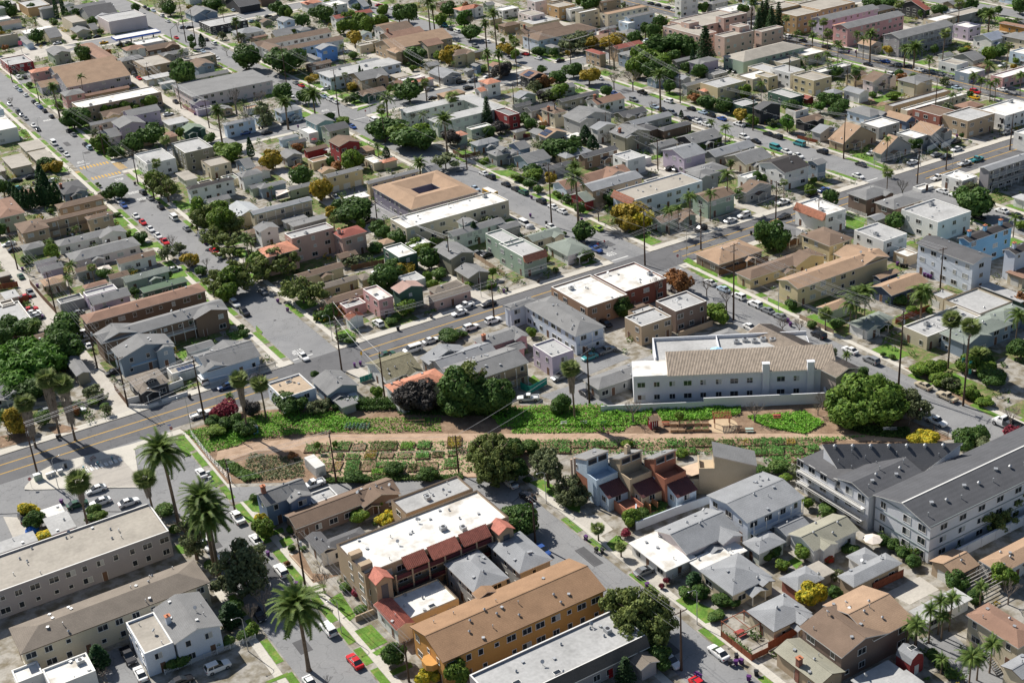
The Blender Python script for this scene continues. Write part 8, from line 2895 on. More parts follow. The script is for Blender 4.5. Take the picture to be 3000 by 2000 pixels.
for i, (N_, R_, L_) in enumerate((((130.7, 200.5), (136.2, 200.7), (126.3, 205.6)), ((136.4, 196.5), (142.0, 196.6), (132.2, 200.4)), ((142.1, 192.2), (147.7, 192.2), (137.8, 195.8)))):
    W, D = R_[0]-N_[0], min(15, L_[1]-N_[1]); nm, c1, c2, c3 = CL[i]
    T = thing('condominium', f'stepped {nm} condominium with red shed roof and open terrace', 'condominium', (N_[0], N_[1], 0), 0, 'stepped condominiums beside the garden')
    b = MB(); b.box(0, 0, 5.2, W, D, 8.1); b.face(((0,0,8.1), (W,0,8.1), (W,0,10), (0,0,10))); b.face(((0,0,8.1), (0,D,8.1), (0,0,10))); b.face(((W,0,8.1), (W,D,8.1), (W,0,10))); b.build('wall', wallm(c1), T)
    bx(T, 'lower_wall', wallm(c2), .02, .02, -.3, W-.02, D-.02, 5.2)
    b = MB(); b.face(((-.2,-.2,10.06), (W+.2,-.2,10.06), (W+.2,D+.2,8.1), (-.2,D+.2,8.1)), 0); b.face(((-.2,-.2,9.8), (W+.2,-.2,9.8), (W+.2,-.2,10.06), (-.2,-.2,10.06)), 1); b.face(((-.2,-.2,9.8), (-.2,-.2,10.06), (-.2,D+.2,8.1), (-.2,D+.2,7.85)), 1); b.face(((W+.2,-.2,9.8), (W+.2,-.2,10.06), (W+.2,D+.2,8.1), (W+.2,D+.2,7.85)), 1); ro = b.build('roof', [GRF, mat('cream_edge', (.55,.45,.36), .7)], T)
    put('vent_pipe', VENTS[0][0], ro, (W*.5, D*.3, 9.5)); put('roof_vent', VENTS[1][0], ro, (W*.7, D*.5, 9.1))
    loggia(T, W*.28, 0, 8.9, W*.40, 1.3); loggia(T, W*.74, 0, 8.9, W*.40, 1.3)
    b = MB(); b.box(0, -3.4, -.2, W, -.01, 5.3); b.box(0, -3.4, 5.3, W, -3.2, 6.5); b.box(0, -3.2, 5.3, .2, -.01, 6.5); b.box(W-.2, -3.2, 5.3, W, -.01, 6.5); b.build('terrace_block', wallm(c1), T)
    loggia(T, W*.5, -3.41, 4.3, W*.62, 1.5)
    x0, x1, y0, y1 = W*.12, W*1.02, -6.6, -3.42
    b = MB(); b.box(x0, y0, -.3, x1, y1, 3.6); b.face(((x0,y0,3.6), (x0,y1,3.6), (x0,y1,5))); b.face(((x1,y0,3.6), (x1,y1,3.6), (x1,y1,5))); b.build('front_wall', wallm(c3), T)
    b = MB(); b.face(((x0-.2,y0-.3,3.55), (x1+.2,y0-.3,3.55), (x1+.2,y1,5.1), (x0-.2,y1,5.1))); b.face(((x0-.2,y0-.3,3.4), (x1+.2,y0-.3,3.4), (x1+.2,y0-.3,3.55), (x0-.2,y0-.3,3.55))); sr = b.build('shed_roof', REDM, T); b = MB(); q = x0
    while q < x1+.2: b.face(((q-.03,y0-.3,3.56), (q,y0-.3,3.64), (q,y1,5.19), (q-.03,y1,5.11))); b.face(((q,y0-.3,3.64), (q+.03,y0-.3,3.56), (q+.03,y1,5.11), (q,y1,5.19))); q += .45
    stuff(b.build('roof_rib', REDM, sr)); add_window(T, (x0+x1)/2, y0, 2.6, 0, 1.3, 1.2, True); add_window(T, x0, (y0+y1)/2, 2.6, -math.pi/2, 1.3, 1.2, True); add_window(T, 0, 4, 6.5, -math.pi/2, .8, .8, True)
    if i == 1: b = MB(); b.box(W*.45, D*.25, 8.5, W*.45+1, D*.25+1, 11.2); b.tube((W*.45+.5, D*.25+.5, 11.2), (W*.45+.5, D*.25+.5, 11.6), .35, .3, 8); b.build('chimney', wallm('tn2'), T)
    if i == 0:
        for k in range(2): tb(T, 'flue', mat('flue_tan', (.5,.36,.27), .7), (-.6+k*.8-1.5, 2.5, 5), (-.6+k*.8-1.5, 2.5, 9.6), .25, .25, 8)
N_, R_, L_ = (152.9, 185.9), (159.9, 180.9), (152.8, 191.5)
an = math.atan2(R_[1]-N_[1], R_[0]-N_[0]); W = math.dist(N_, R_); D = math.dist(N_, L_)
T = thing('condominium', 'big sandy tan condominium with sloping grey roof and ribbed tan hood', 'condominium', (N_[0], N_[1], 0), an, 'stepped condominiums beside the garden')
b = MB(); b.box(0, 0, -.3, W, D, 6.6); b.face(((0,0,6.6), (W,0,6.6), (W,0,7.0), (0,0,9.5))); b.face(((0,D,6.6), (W,D,6.6), (W,D,7.0), (0,D,9.5))); b.face(((0,0,6.6), (0,D,6.6), (0,D,9.5), (0,0,9.5))); b.build('wall', wallm('tn2'), T)
b = MB(); b.face(((-.2,-.2,9.6), (W+.2,-.2,7.0), (W+.2,D+.2,7.0), (-.2,D+.2,9.6)), 0); b.face(((-.2,-.2,9.35), (W+.2,-.2,6.75), (W+.2,-.2,7.0), (-.2,-.2,9.6)), 1); b.build('roof', [GRF, mat('cream_edge', (.55,.45,.36), .7)], T)
b = MB(); b.box(-3.2, 0, -.2, -.01, D, 5.2); b.box(-3.2, 0, 5.2, -3.0, D, 6.5); b.box(-3.0, 0, 5.2, -.01, .2, 6.5); b.build('terrace_block', wallm('tn2'), T)
for q in (.28, .72):
    bx(T, 'loggia_shade_panel', mat('loggia_shade', (.12,.12,.13), .7), -.05, D*q-1.1, 7.5, -.005, D*q+1.1, 8.8)  # solid dark panels, painted as the shade inside two loggias
bx(T, 'front_wall', wallm('tn2'), -7, .1, -.3, -3.22, D*.8, 3.9); b = MB(); b.face(((-7.3,-.1,3.9), (-7.3,D*.82,3.9), (-3.2,D*.82,5.3), (-3.2,-.1,5.3))); b.face(((-7.3,-.1,3.75), (-7.3,D*.82,3.75), (-7.3,D*.82,3.9), (-7.3,-.1,3.9))); b.build('shed_roof', mat('ribbed_tan_roof', (.46,.34,.24), .6), T)
add_window(T, -5, .1, 2.6, 0, 1.3, 1.2, True); add_window(T, -7, D*.4, 2.3, -math.pi/2, 1.3, 1.2, True)
# podium, walkways and stair of the condominiums
(px, py), (qx, qy) = (132.7, 204.9), (124.7, 197.5)
T = thing('condominium_podium', 'brick red podium with railings and zigzag stairs under the stepped condos', 'podium', (px, py, 0))
TC = wallm('cu'); bx(T, 'podium_wall', TC, 0, -16, -.3, 4, 2, 1.5); b = MB(); b.box(0, -16, 1.5, .2, 2, 2.5); b.box(3.8, -16, 1.5, 4, -4, 2.5); b.build('parapet', TC, T)
for k in range(12): bx(T, 'step', TC, 4.2+k*.3, -9, .1+k*.2, 4.5+k*.3, -7.8, .3+k*.2)
for k in range(10): bx(T, 'step', TC, 5.2, -16.5+k*.3, .1, 6.6, -16.2+k*.3, .25+k*.17)
b = MB(); b.box(6.7, -17, 0, 6.9, -13, 2.4); b.box(4.9, -17, 0, 5.1, -13, 2.4); b.build('stair_wall', mat('orange_stair', (.50,.22,.10), .8), T)
# dark-roofed apartments at the end of the garden
T = thing('apartment_building', 'white three-storey apartment complex with dark charcoal shingle roofs', 'apartment building', (0, 0, 0), 0, 'apartment buildings')
DS = mat('charcoal_shingle', (.095,.097,.105), .92, .12, .35, 4.5, .3, bands=1.1); WW = mat('stucco_bw3', (.62,.63,.66), .9, .05, .25, 5, .1)
E0, E1, K0, K1 = (171.2, 168.5), (184.4, 158.2), (171.6, 174.1), (194.1, 157.1)
b = MB(); b.face(((*E0,7.2), (*E1,7.2), (*K1,11), (*K0,11)), 0); b.face(((*E0,7.0), (*E1,7.0), (*E1,7.2), (*E0,7.2)), 1); b.face(((*K0,10.7), (*K0,11), (*K1,11), (*K1,10.7)), 1); b.face(((*E0,7.0), (*E0,7.2), (*K0,11), (*K0,10.8)), 1); b.face(((*E1,7.0), (*E1,7.2), (*K1,11), (*K1,10.8)), 1); b.face(((*E0,6.95), (*E1,6.95), (*K1,10.6), (*K0,10.6)), 1)
ro = b.build('roof', [DS, TRIM], T); b = MB()
ins = lambda p, c, t: (p[0]+(c[0]-p[0])*t, p[1]+(c[1]-p[1])*t)
C_ = ((E0[0]+E1[0]+K0[0]+K1[0])/4, (E0[1]+E1[1]+K0[1]+K1[1])/4); e0, e1, k0, k1 = [ins(p, C_, .03) for p in (E0, E1, K0, K1)]
for A, B, za, zb in ((e0, e1, 6.95, 6.95), (e1, k1, 6.95, 10.6), (k1, k0, 10.6, 10.6), (k0, e0, 10.6, 6.95)): b.face(((*A,-.3), (*B,-.3), (*B,zb), (*A,za)))
wo = b.build('wall', WW, T)
for k in range(7): t = (k+.6)/7.4; p = ins(ins(K0, K1, t), ins(E0, E1, t), .13); put('roof_vent', VENTS[2][0], ro, (p[0], p[1], 10.5), 0, (1.6, 1.6, 1.6))
for k in range(9): p = ins(ins(K0, K1, (k*.37+.2) % 1), ins(E0, E1, (k*.37+.2) % 1), .3+.07*k); put('vent_pipe', VENTS[0][0], ro, (p[0], p[1], 11-(.3+.07*k)*3.8))
N3, P3, Q3 = (168.7, 142.2), (169.3, 149.6), (206.1, 149.9)
half = max(4.5, P3[1]-N3[1]); X0 = (N3[0]+P3[0])/2; X1 = X0+62; Y0 = N3[1]; Y1 = Y0+2*half
b = MB(); b.box(X0+.4, Y0+.4, -.3, X1, Y1-.4, 8.25); b.face(((X0+.4,Y0+.4,8.2), (X0+.4,Y1-.4,8.2), (X0+.4,(Y0+Y1)/2,8.4+half*.26-.2))); b.build('wall', WW, T)
b = MB(); gable(b, X0, Y0, X1, Y1, 8.4, .26, 'x'); ro3 = b.build('roof', [DS, TRIM], T); rd = MB(); rd.box(X0, (Y0+Y1)/2-.15, 8.4+half*.26-.05, X1, (Y0+Y1)/2+.15, 8.4+half*.26+.05); rd.build('ridge_cap', TRIM, ro3)
for k in range(16): x = X0+2+k*3.1; me, nm = VENTS[k % 3]; yy = Y0+half*(.35+.4*((k*.7) % 1)); put(nm, me, ro3, (x, yy, 8.4+.26*(yy-Y0)), k, (1.4, 1.4, 1.4))
for fl in range(3):
    for k in range(6): add_window(T, X0+4+k*5.2, Y0+.4, 1.5+fl*2.8, 0, 1.8, 1.2, True)
    for yy, ww in ((Y0+2.4, 1.8), (Y0+6.2, 1.8), (Y1-2.5, 1.3)): add_window(T, X0+.4, yy, 1.5+fl*2.8, -math.pi/2, ww, 1.5, True)
    b = MB(); b.box(X0+.30, Y0+.3, fl*2.8+2.72, X1, Y0+.4, fl*2.8+2.92); b.box(X0+.30, Y0+.4, fl*2.8+2.72, X0+.4, Y1-.4, fl*2.8+2.92); b.build('band_course', mat('grey_band', (.25,.29,.29), .7), T)
A2, B2 = (168.8, 163.4), (178.9, 152.3)
xa, xb, ya, yb = X0-1.2, max(B2[0], X0+14), Y1+.2, A2[1]
if yb-ya < 7: yb = ya+9
bx(T, 'wall', WW, xa+.4, ya, -.3, xb, yb-.4, 8.0); b = MB(); gable(b, xa, ya-.2, xb, yb, 8.2, .26, 'x'); ro2 = b.build('roof', [DS, TRIM], T)
for k in range(7): put(VENTS[k % 3][1], VENTS[k % 3][0], ro2, (xa+2+k*1.9, ya+(yb-ya)*(.2+.1*(k % 4)), 8.3+.26*(yb-ya)*(.2+.1*(k % 4))), k, (1.3, 1.3, 1.3))
yc = (169.9, 176.2)[1]
bx(T, 'wall', WW, xa, yb+.01, -.3, xa+7, max(yc, yb+8), 7.4); bx(T, 'flat_roof', roofm('dg', True), xa-.3, yb+.02, 7.4, xa+7.2, max(yc, yb+8)+.3, 7.6)
for fl in range(1, 3):
    L = max(yc, yb+8)-ya; bo = MB(); bo.box(xa-1.3, ya+.5, fl*2.7-.15, xa-.01, ya+L, fl*2.7); bb = bo.build('balcony', TRIM, T); n = int(L/3)
    for k in range(n): put('railing', RAIL[DKMETAL.name], bb, (xa-1.25, ya+.5+(k+.5)*(L-.5)/n, fl*2.7), math.pi/2, ((L-.5)/n/3, 1, 1))
for fl in range(3):
    for k in range(6): add_window(T, xa+(0 if ya+2+k*3.4 > yb else .4), ya+2+k*3.4, 1.4+fl*2.7, -math.pi/2, 1.8, 1.6, True)
(px, py), (qx, qy) = (175.4, 140.9), (193.1, 140.0)
T = thing('boundary_wall', 'long white boundary wall below the dark-roofed apartments', 'wall', ((px+qx)/2, (py+qy)/2, 0)); L = abs(qx-px)/2+6; b = MB(); b.box(-L, -.15, -.2, L, .15, 2.2); b.box(-L-.05, -.2, 2.2, L+.05, .2, 2.3); b.build('masonry', WW, T); b = MB(); [b.box(-L+k*4, -.25, -.2, -L+k*4+.4, -.16, 2.15) for k in range(int(L/2))]; stuff(b.build('pier', WW, T))
# galleries, red tile awnings and stair towers
e = by('tan three-storey apartment block')
if e:
    T, V = e; v = V[0]; x0, x1, y0 = v['x0']-(v['x0']+v['x1'])/2, v['x1']-(v['x0']+v['x1'])/2, v['y0']-(v['y0']+v['y1'])/2; CT_ = mat('red_roof_tile', (.46,.17,.125), .8, .2, 1, 5, .4); MRN = mat('maroon_rail', (.10,.028,.035), .7, .1)
    for z in (2.9, 5.7):
        bx(T, 'gallery_floor', wallm('tn'), x0+5.5, y0-1.7, z-.2, x1-5, y0-.01, z); bx(T, 'gallery_parapet', MRN, x0+5.5, y0-1.7, z, x1-5, y0-1.55, z+.95)
    n = 6
    for k in range(n+1): b = MB(); x = x0+5.5+(x1-x0-10.5)*k/n; b.box(x-.16, y0-1.85, -.2, x+.16, y0-1.71, 7.0); b.build('post', wallm('tn'), T)
    seg_ = (x1-x0-11)/3
    for k in range(3):
        xa, xb = x0+6+k*seg_+(.6 if k else 2), x0+6+(k+1)*seg_-.1; zt = 8.9; ze = 7.3; b = MB(); yq = y0-1.9-.25*(k % 2); b.face(((xa,yq,ze), (xb,yq,ze), (xb,y0+.3,zt), (xa,y0+.3,zt))); b.face(((xa,yq,ze-.15), (xb,yq,ze-.15), (xb,yq,ze), (xa,yq,ze))); b.face(((xa,yq,ze), (xa,y0+.3,zt), (xa,y0,ze))); ao = b.build('tile_awning', CT_, T); b = MB(); q = xa
        while q < xb: b.face(((q-.1,yq,ze+.01), (q,yq,ze+.12), (q,y0+.3,zt+.12), (q-.1,y0+.3,zt+.01))); b.face(((q,yq,ze+.12), (q+.1,yq,ze+.01), (q+.1,y0+.3,zt+.01), (q,y0+.3,zt+.12))); q += .36
        stuff(b.build('roof_tile_rows', CT_, ao))
    for xa in (x0+.8, x1-4.2):
        b = MB(); b.box(xa, y0-3.2, -.2, xa+3.2, y0-.02, 8.0); b.face(((xa,y0-3.2,8), (xa+3.2,y0-3.2,8), (xa+1.6,y0-3.2,9))); b.build('stair_tower', wallm('tn'), T); b = MB(); gable(b, xa-.3, y0-3.6, xa+3.5, y0+.5, 8.05, .6, 'y'); b.build('tower_roof', [CT_, CT_], T); bx(T, 'stair_shade_panel', mat('loggia_shade', (.12,.12,.13), .7), xa+.9, y0-3.24, .2, xa+2.3, y0-3.2, 7.2)  # the dark panel on each tower front paints the stairwell's inner shade
    for k in range(2): bx(T, 'rooftop_block', wallm('tn'), x0-.02+0, y0+1.2+k*4.3, 8.6, x0+2.4, y0+2.6+k*4.3, 9.7)
def tile_band(T, p, q, out, z0, z1, m_):
    """sloping band of barrel tile from p to q, hanging out from the wall"""
    L = math.dist(p, q); d = ((q[0]-p[0])/L, (q[1]-p[1])/L); b = MB(); P = lambda s, o, z: (p[0]+d[0]*s+out[0]*o, p[1]+d[1]*s+out[1]*o, z)
    b.face((P(0,1.1,z0), P(L,1.1,z0), P(L,-.3,z1), P(0,-.3,z1))); b.face((P(0,1.1,z0-.15), P(L,1.1,z0-.15), P(L,1.1,z0), P(0,1.1,z0))); b.face((P(0,1.1,z0), P(0,-.3,z1), P(0,0,z0))); b.face((P(L,1.1,z0), P(L,-.3,z1), P(L,0,z0))); bo = b.build('tile_band', m_, T); b = MB(); s = .1
    while s < L: b.face((P(s-.1,1.12,z0+.01), P(s,1.12,z0+.12), P(s,-.3,z1+.12), P(s-.1,-.3,z1+.01))); b.face((P(s,1.12,z0+.12), P(s+.1,1.12,z0+.01), P(s+.1,-.3,z1+.01), P(s,-.3,z1+.12))); s += .36
    stuff(b.build('roof_tile_rows', m_, bo))
for lab_, vi, side, m_ in (('sage green apartment house with clay', 1, 'y', 'cl'), ('pale blue-white apartment building with red', 0, 'x', 'cl'), ('white Spanish apartment', 0, 'x', 'w'), ('tall white Spanish', 0, 'x', 'cl')):
    e = by(lab_)
    if e:
        T, V = e; ox, oy = (V[0]['x0']+V[0]['x1'])/2, (V[0]['y0']+V[0]['y1'])/2; v = V[vi]; h = v['h']
        if side == 'y': tile_band(T, (v['x0']-ox, v['y0']-oy), (v['x1']-ox, v['y0']-oy), (0, -1), h-1.3, h+.4, roofm(m_))
        else: tile_band(T, (v['x0']-ox, v['y1']-oy), (v['x0']-ox, v['y0']-oy), (-1, 0), h-1.5, h+.5, roofm(m_))
e = by('grey townhouse row')
if e:
    T, V = e; v = V[0]; x0, x1, y0 = v['x0']-(v['x0']+v['x1'])/2, v['x1']-(v['x0']+v['x1'])/2, v['y0']-(v['y0']+v['y1'])/2
    b = MB(); b.face(((x0-.2,y0-1.0,3.7), (x1+.2,y0-1.0,3.7), (x1+.2,y0+.02,5.65), (x0-.2,y0+.02,5.65)), 0); b.face(((x0-.2,y0-1.0,3.5), (x1+.2,y0-1.0,3.5), (x1+.2,y0-1.0,3.7), (x0-.2,y0-1.0,3.7)), 1); b.build('mansard_roof', [mat('shingle_mansard', (.12,.11,.10), .92, .15, .4, 5, .3), TRIM], T)
    for k in range(3): bx(T, 'red_door', mat('red_door_paint', (.35,.02,.03), .5), x0+(x1-x0)*(.25+.25*k)-.5, y0-.07, 0, x0+(x1-x0)*(.25+.25*k)+.4, y0-.01, 2.1)
e = by('orange apartment block')
if e:
    T, V = e; v = V[0]; x0, x1, y0, y1 = v['x0']-(v['x0']+v['x1'])/2, v['x1']-(v['x0']+v['x1'])/2, v['y0']-(v['y0']+v['y1'])/2, v['y1']-(v['y0']+v['y1'])/2
    for z in (.6, 3.3):
        b = MB(); b.prism([(x0+.4,-3.4), (x0-.8,-3.4), (x0-1.6,-2.6), (x0-1.6,-1), (x0-.8,-.2), (x0+.4,-.2)], z-.2, z+1.0); b.build('balcony', wallm('or'), T)
    b = MB(); gable(b, x0+(x1-x0)*.40, y1-1, x0+(x1-x0)*.52, y1+1.4, 6.6, .4, 'y'); b.build('cross_gable', [roofm('ob'), TRIM], T)

# ------------------------------------------------------------------ garden furniture
(px, py) = (172.6, 207.2); T = thing('pergola', 'reddish timber pergola on a round sandy floor', 'pergola', (px, py, .15), BA)
b = MB(); b.lathe([(3.6,0), (3.6,.03), (3.5,.035)], 20); b.build('sand_floor', mat('sand', (.50,.38,.25), .95, .1), T)
for sx in (-1.7, 1.7):
    for sy in (-1.2, 1.2): bx(T, 'post', RWOOD, sx-.08, sy-.08, 0, sx+.08, sy+.08, 2.5)
for sy in (-1.2, 1.2): bx(T, 'beam', RWOOD, -2.1, sy-.06, 2.5, 2.1, sy+.06, 2.7)
for k in range(13): bx(T, 'rafter', RWOOD, -2.05+k*.34-.04, -1.8, 2.7, -2.05+k*.34+.04, 1.8, 2.88)
(px, py) = (159.7, 216.1); T = thing('tool_shed', 'narrow barn-red tool shed with white stripes and shingle roof', 'shed', (px, py, .15), BA+.35); RED = mat('barn_red', (.22,.025,.035), .7, .08)
b = MB(); b.box(-.9, -.9, 0, .9, .9, 2.3); b.face(((-.9,-.9,2.3), (-.9,.9,2.3), (-.9,0,3.0))); b.face(((.9,-.9,2.3), (.9,.9,2.3), (.9,0,3.0))); b.build('wall', RED, T); b = MB(); gable(b, -1.1, -1.15, 1.1, 1.15, 2.35, .65, 'x', .08); b.build('roof', [mat('shingle_shed', (.36,.25,.17), .9, .2, 1, 6), WOOD], T)
for k in range(3): bx(T, 'white_stripe', TRIM, -.6+k*.5, -.93, .2, -.45+k*.5, -.905, 2.1)
b = MB()
for x0, z0, x1, z1 in ((-.25,1.9,.25,2.0), (-.25,1.2,.25,1.3), (-.25,1.55,.25,1.65), (.15,1.65,.25,1.9), (-.25,1.3,-.15,1.55)): b.box(-.93, x0, z0, -.905, x1, z1)
b.build('white_numeral', TRIM, T)
for i, (u, lab_) in enumerate((((163.9, 214.1), 'far row, first from the red shed'), ((165.4, 212.9), 'far row, second from the red shed'), ((166.9, 211.9), 'far row, middle one'), ((168.4, 210.9), 'far row, second from the pergola'), ((169.8, 209.7), 'far row, beside the pergola'), ((162.3, 211.8), 'near row, first from the red shed'), ((163.7, 210.7), 'near row, second from the red shed'), ((165.3, 209.7), 'near row, middle one'), ((166.8, 208.7), 'near row, second from the pergola'), ((168.2, 207.6), 'near row, beside the pergola'))):
    T = thing('planter_box', 'raised timber planter in the '+lab_, 'planter', (u[0], u[1], .15), BA, 'raised planters between the red shed and the pergola'); b = MB()
    for q in ((-.8, -.6, .8, -.54), (-.8, .54, .8, .6), (-.8, -.54, -.74, .54), (.74, -.54, .8, .54)): b.box(q[0], q[1], 0, q[2], q[3], .75)
    b.build('boards', mat('new_timber', (.42,.28,.17), .8, .12), T); bx(T, 'soil', SOIL, -.74, -.54, .3, .74, .54, .62)
    if i in (1, 2, 3, 7, 8, 9): stuff(put('vegetables', shared('pv', lambda: np_mesh('vegetables', leaf_quads(np.stack([nr0.uniform(-.6,.6,40), nr0.uniform(-.45,.45,40), nr0.uniform(.62,.85,40)], 1), np.tile((0,0,1.), (40,1)), .13, nr0), 4, [LEAF['V']])), T))
def bench(x, y, lab_, m_, rz=0.):
    T = thing('bench', lab_, 'bench', (x, y, .15), rz, 'garden benches')
    for k in range(3): bx(T, 'seat_slat', m_, -.75, -.2+k*.15, .42, .75, -.08+k*.15, .46)
    for k in range(2): bx(T, 'back_slat', m_, -.75, .24, .58+k*.16, .75, .28, .70+k*.16)
    for s in (-.65, .65): bx(T, 'leg', m_, s-.04, -.2, 0, s+.04, .28, .42)
GP = mat('green_paint', (.05,.20,.12), .6)
for p_, l_, m_ in (((144.2, 230.0), 'white and green slatted bench furthest from the strolling person', TRIM), ((147.9, 227.2), 'white slatted bench between two others below the grassy bank', TRIM), ((151.3, 224.2), 'dark green bench just behind the strolling person', GP), ((199.7, 182.7), 'white bench in the shade of the great round tree', TRIM), ((200.9, 181.7), 'pale bench beside a white post in deep tree shade', METAL)): bench(*p_, l_, m_, BA+.1)
def picnic(x, y, lab_, m_, rz=0., z=.15):
    T = thing('picnic_table', lab_, 'picnic table', (x, y, z), rz)
    for k in range(4): bx(T, 'top_plank', m_, -.9, -.38+k*.2, .70, .9, -.2+k*.2, .75)
    for s in (-.75, .75): bx(T, 'seat', m_, -.9, s-.13, .42, .9, s+.13, .47)
    for s in (-.6, .6): b = MB(); b.box(s-.05, -.75, 0, s+.05, -.62, .45); b.box(s-.05, .62, 0, s+.05, .75, .45); b.box(s-.05, -.62, .3, s+.05, .62, .40); b.box(s-.05, -.1, .40, s+.05, .1, .7); b.build('leg', m_, T)
bench(*(48.6, 284.7), 'long pinkish bench at the plaza kerb near the bike racks', mat('bench_pink', (.42,.30,.26), .8), .55); picnic(*(174.3, 202.7), 'brown picnic table near the pergola in the garden', WOOD, BA); picnic(*(175.7, 201.3), 'pale green picnic table beside the brown one', mat('pale_green_paint', (.40,.50,.45), .7), BA); picnic(*(162.7, 215.4), 'orange timber picnic table beside the red tool shed', RWOOD, BA); picnic(*(159.6, 214.6), 'long grey work table in front of the red tool shed', WOOD, BA); picnic(*(127.1, 147.3), 'red picnic table on the pergola patio', mat('red_paint', (.35,.07,.06), .7), 0)
picnic(*(184.7, 202.2), 'red tipped-up board table on the grassy bank', mat('red_paint', (.35,.07,.06), .7), BA)
(px, py) = (88.7, 247.4); T = thing('storage_container', 'white shipping container beside the garden plots', 'container', (px, py, .15), math.pi/2+.02); bx(T, 'shell', mat('container_white', (.62,.61,.58), .6, .08), -3, -1.2, 0, 3, 1.2, 2.55); b = MB()
for k in range(22): b.box(-2.9+k*.27, -1.25, .1, -2.78+k*.27, -1.2, 2.45); b.box(-2.9+k*.27, 1.2, .1, -2.78+k*.27, 1.25, 2.45)
for k in range(8): b.box(-3.05, -1.1+k*.28, .1, -3.0, -.98+k*.28, 2.45)
stuff(b.build('rib', mat('container_white', (.62,.61,.58), .6, .08), T)); bx(T, 'hatch', METAL, -3.08, -.5, .1, -3.051, .5, 1.2)
(px, py) = (84.1, 272.2); T = thing('portable_toilet', 'pale blue portable toilet among the hillside bushes', 'portable toilet', (px, py, .15)); bx(T, 'cabin', mat('toilet_blue', (.25,.47,.65), .5), -.6, -.6, 0, .6, .6, 2.1); b = MB(); hip(b, -.66, -.66, .66, .66, 2.15, .3, .06); b.build('roof', [TRIM, TRIM], T); bx(T, 'door', mat('toilet_blue2', (.18,.38,.56), .5), -.4, -.64, .1, .4, -.601, 1.95)
(px, py) = (118.5, 236.6); T = thing('vine_trellis', 'timber trellis hut covered by yellow-green vines', 'trellis', (px, py, .15), BA)
for sx in (-1.3, 1.3):
    for sy in (-1, 1): bx(T, 'post', WOOD, sx-.06, sy-.06, 0, sx+.06, sy+.06, 2.4)
for k in range(6): bx(T, 'rafter', WOOD, -1.5, -1.0+k*.4-.04, 2.4, 1.5, -1.0+k*.4+.04, 2.5)
stuff(put('vines', np_mesh('vines', leaf_quads(np.stack([nr0.uniform(-1.4,1.4,260), nr0.uniform(-1.1,1.1,260), 2.5-nr0.uniform(0,1,260)**3*2.2], 1), np.tile((0,0,1.), (260,1)), .16, nr0), 4, [LEAF['YY']]), T))
(px, py) = (114.4, 251.6); T = thing('bean_frame', 'open weathered timber frame at the shady edge of the garden', 'trellis', (px, py, .15), BA)
for sx in (-4, -1.6, 1.2, 4): bx(T, 'post', WOOD, sx-.06, -.06, 0, sx+.06, .06, 2.1)
for z in (1.1, 2.05): bx(T, 'rail', WOOD, -4.1, -.04, z, 4.1, .04, z+.08)
# fences, garden walls, hedges
def fence(pts, h, m_, name, lab_, style='board', z=.12):
    cx, cy = sum(p[0] for p in pts)/len(pts), sum(p[1] for p in pts)/len(pts); T = thing(name, lab_, 'wall' if 'wall' in name else ('hedge' if name == 'hedge' else 'fence'), (cx, cy, z))
    nb = 0; jb = MB()
    for p, q in zip(pts, pts[1:]):
        L = math.dist(p, q); a = math.atan2(q[1]-p[1], q[0]-p[0])
        if style == 'wall': b = MB(); b.box(0, -.1, -.2, L, .1, h); b.box(-.03, -.14, h, L+.03, .14, h+.08); b.build('masonry', m_, T, (p[0]-cx, p[1]-cy, 0), a); continue
        n = max(1, round(L/2.4))
        for k in range(n+1): b = shared(('fp', h, m_.name), lambda: (lambda b: (b.box(-.05, -.05, -.1, .05, .05, h+.08), b.mesh('post', [m_]))[1])(MB())); put('post', b, T, (p[0]-cx+(q[0]-p[0])*k/n, p[1]-cy+(q[1]-p[1])*k/n, 0), a)
        ca, sa = math.cos(a), math.sin(a)
        if style == 'board':
            w_ = L/n/3
            me = shared(('bd', round(w_, 2), h, m_.name), lambda: (lambda b: (b.box(-w_/2+.015, -.02, 0, w_/2-.015, .02, h), b.mesh('board', [m_]))[1])(MB()))
            for k in range(n*3): s = (k+.5)*w_; put('board', me, T, (p[0]-cx+ca*s, p[1]-cy+sa*s, .05), a)
        elif style == 'picket':
            me = shared(('pk', h, m_.name), lambda: (lambda b: ([b.box(-1.1+k*.24-.05, -.02, .05, -1.1+k*.24+.05, .02, h) for k in range(10)], b.box(-1.2, .02, h*.3, 1.2, .05, h*.3+.07), b.box(-1.2, .02, h*.75, 1.2, .05, h*.75+.07), b.mesh('picket_panel', [m_]))[3])(MB()))
            for k in range(n): s = (k+.5)*L/n; stuff(put('picket_panel', me, T, (p[0]-cx+ca*s, p[1]-cy+sa*s, 0), a, (L/n/2.4, 1, 1)))
        elif style == 'rail':
            for zz in (.5, .85, 1.2): b = MB(); b.box(0, -.03, zz, L, .03, zz+.12); b.build('rail', m_, T, (p[0]-cx, p[1]-cy, 0), a)
        elif style == 'wire':
            b = MB(); b.box(0, -.02, h-.03, L, .02, h+.01); [b.tube((k*.35, 0, 0), (k*.35, 0, h), .008, .008, 3) for k in range(int(L/.35))]; [b.tube((0, 0, .3*k), (L, 0, .3*k), .008, .008, 3) for k in range(1, int(h/.3))]; stuff(b.build('wire_mesh', m_, T, (p[0]-cx, p[1]-cy, 0), a))
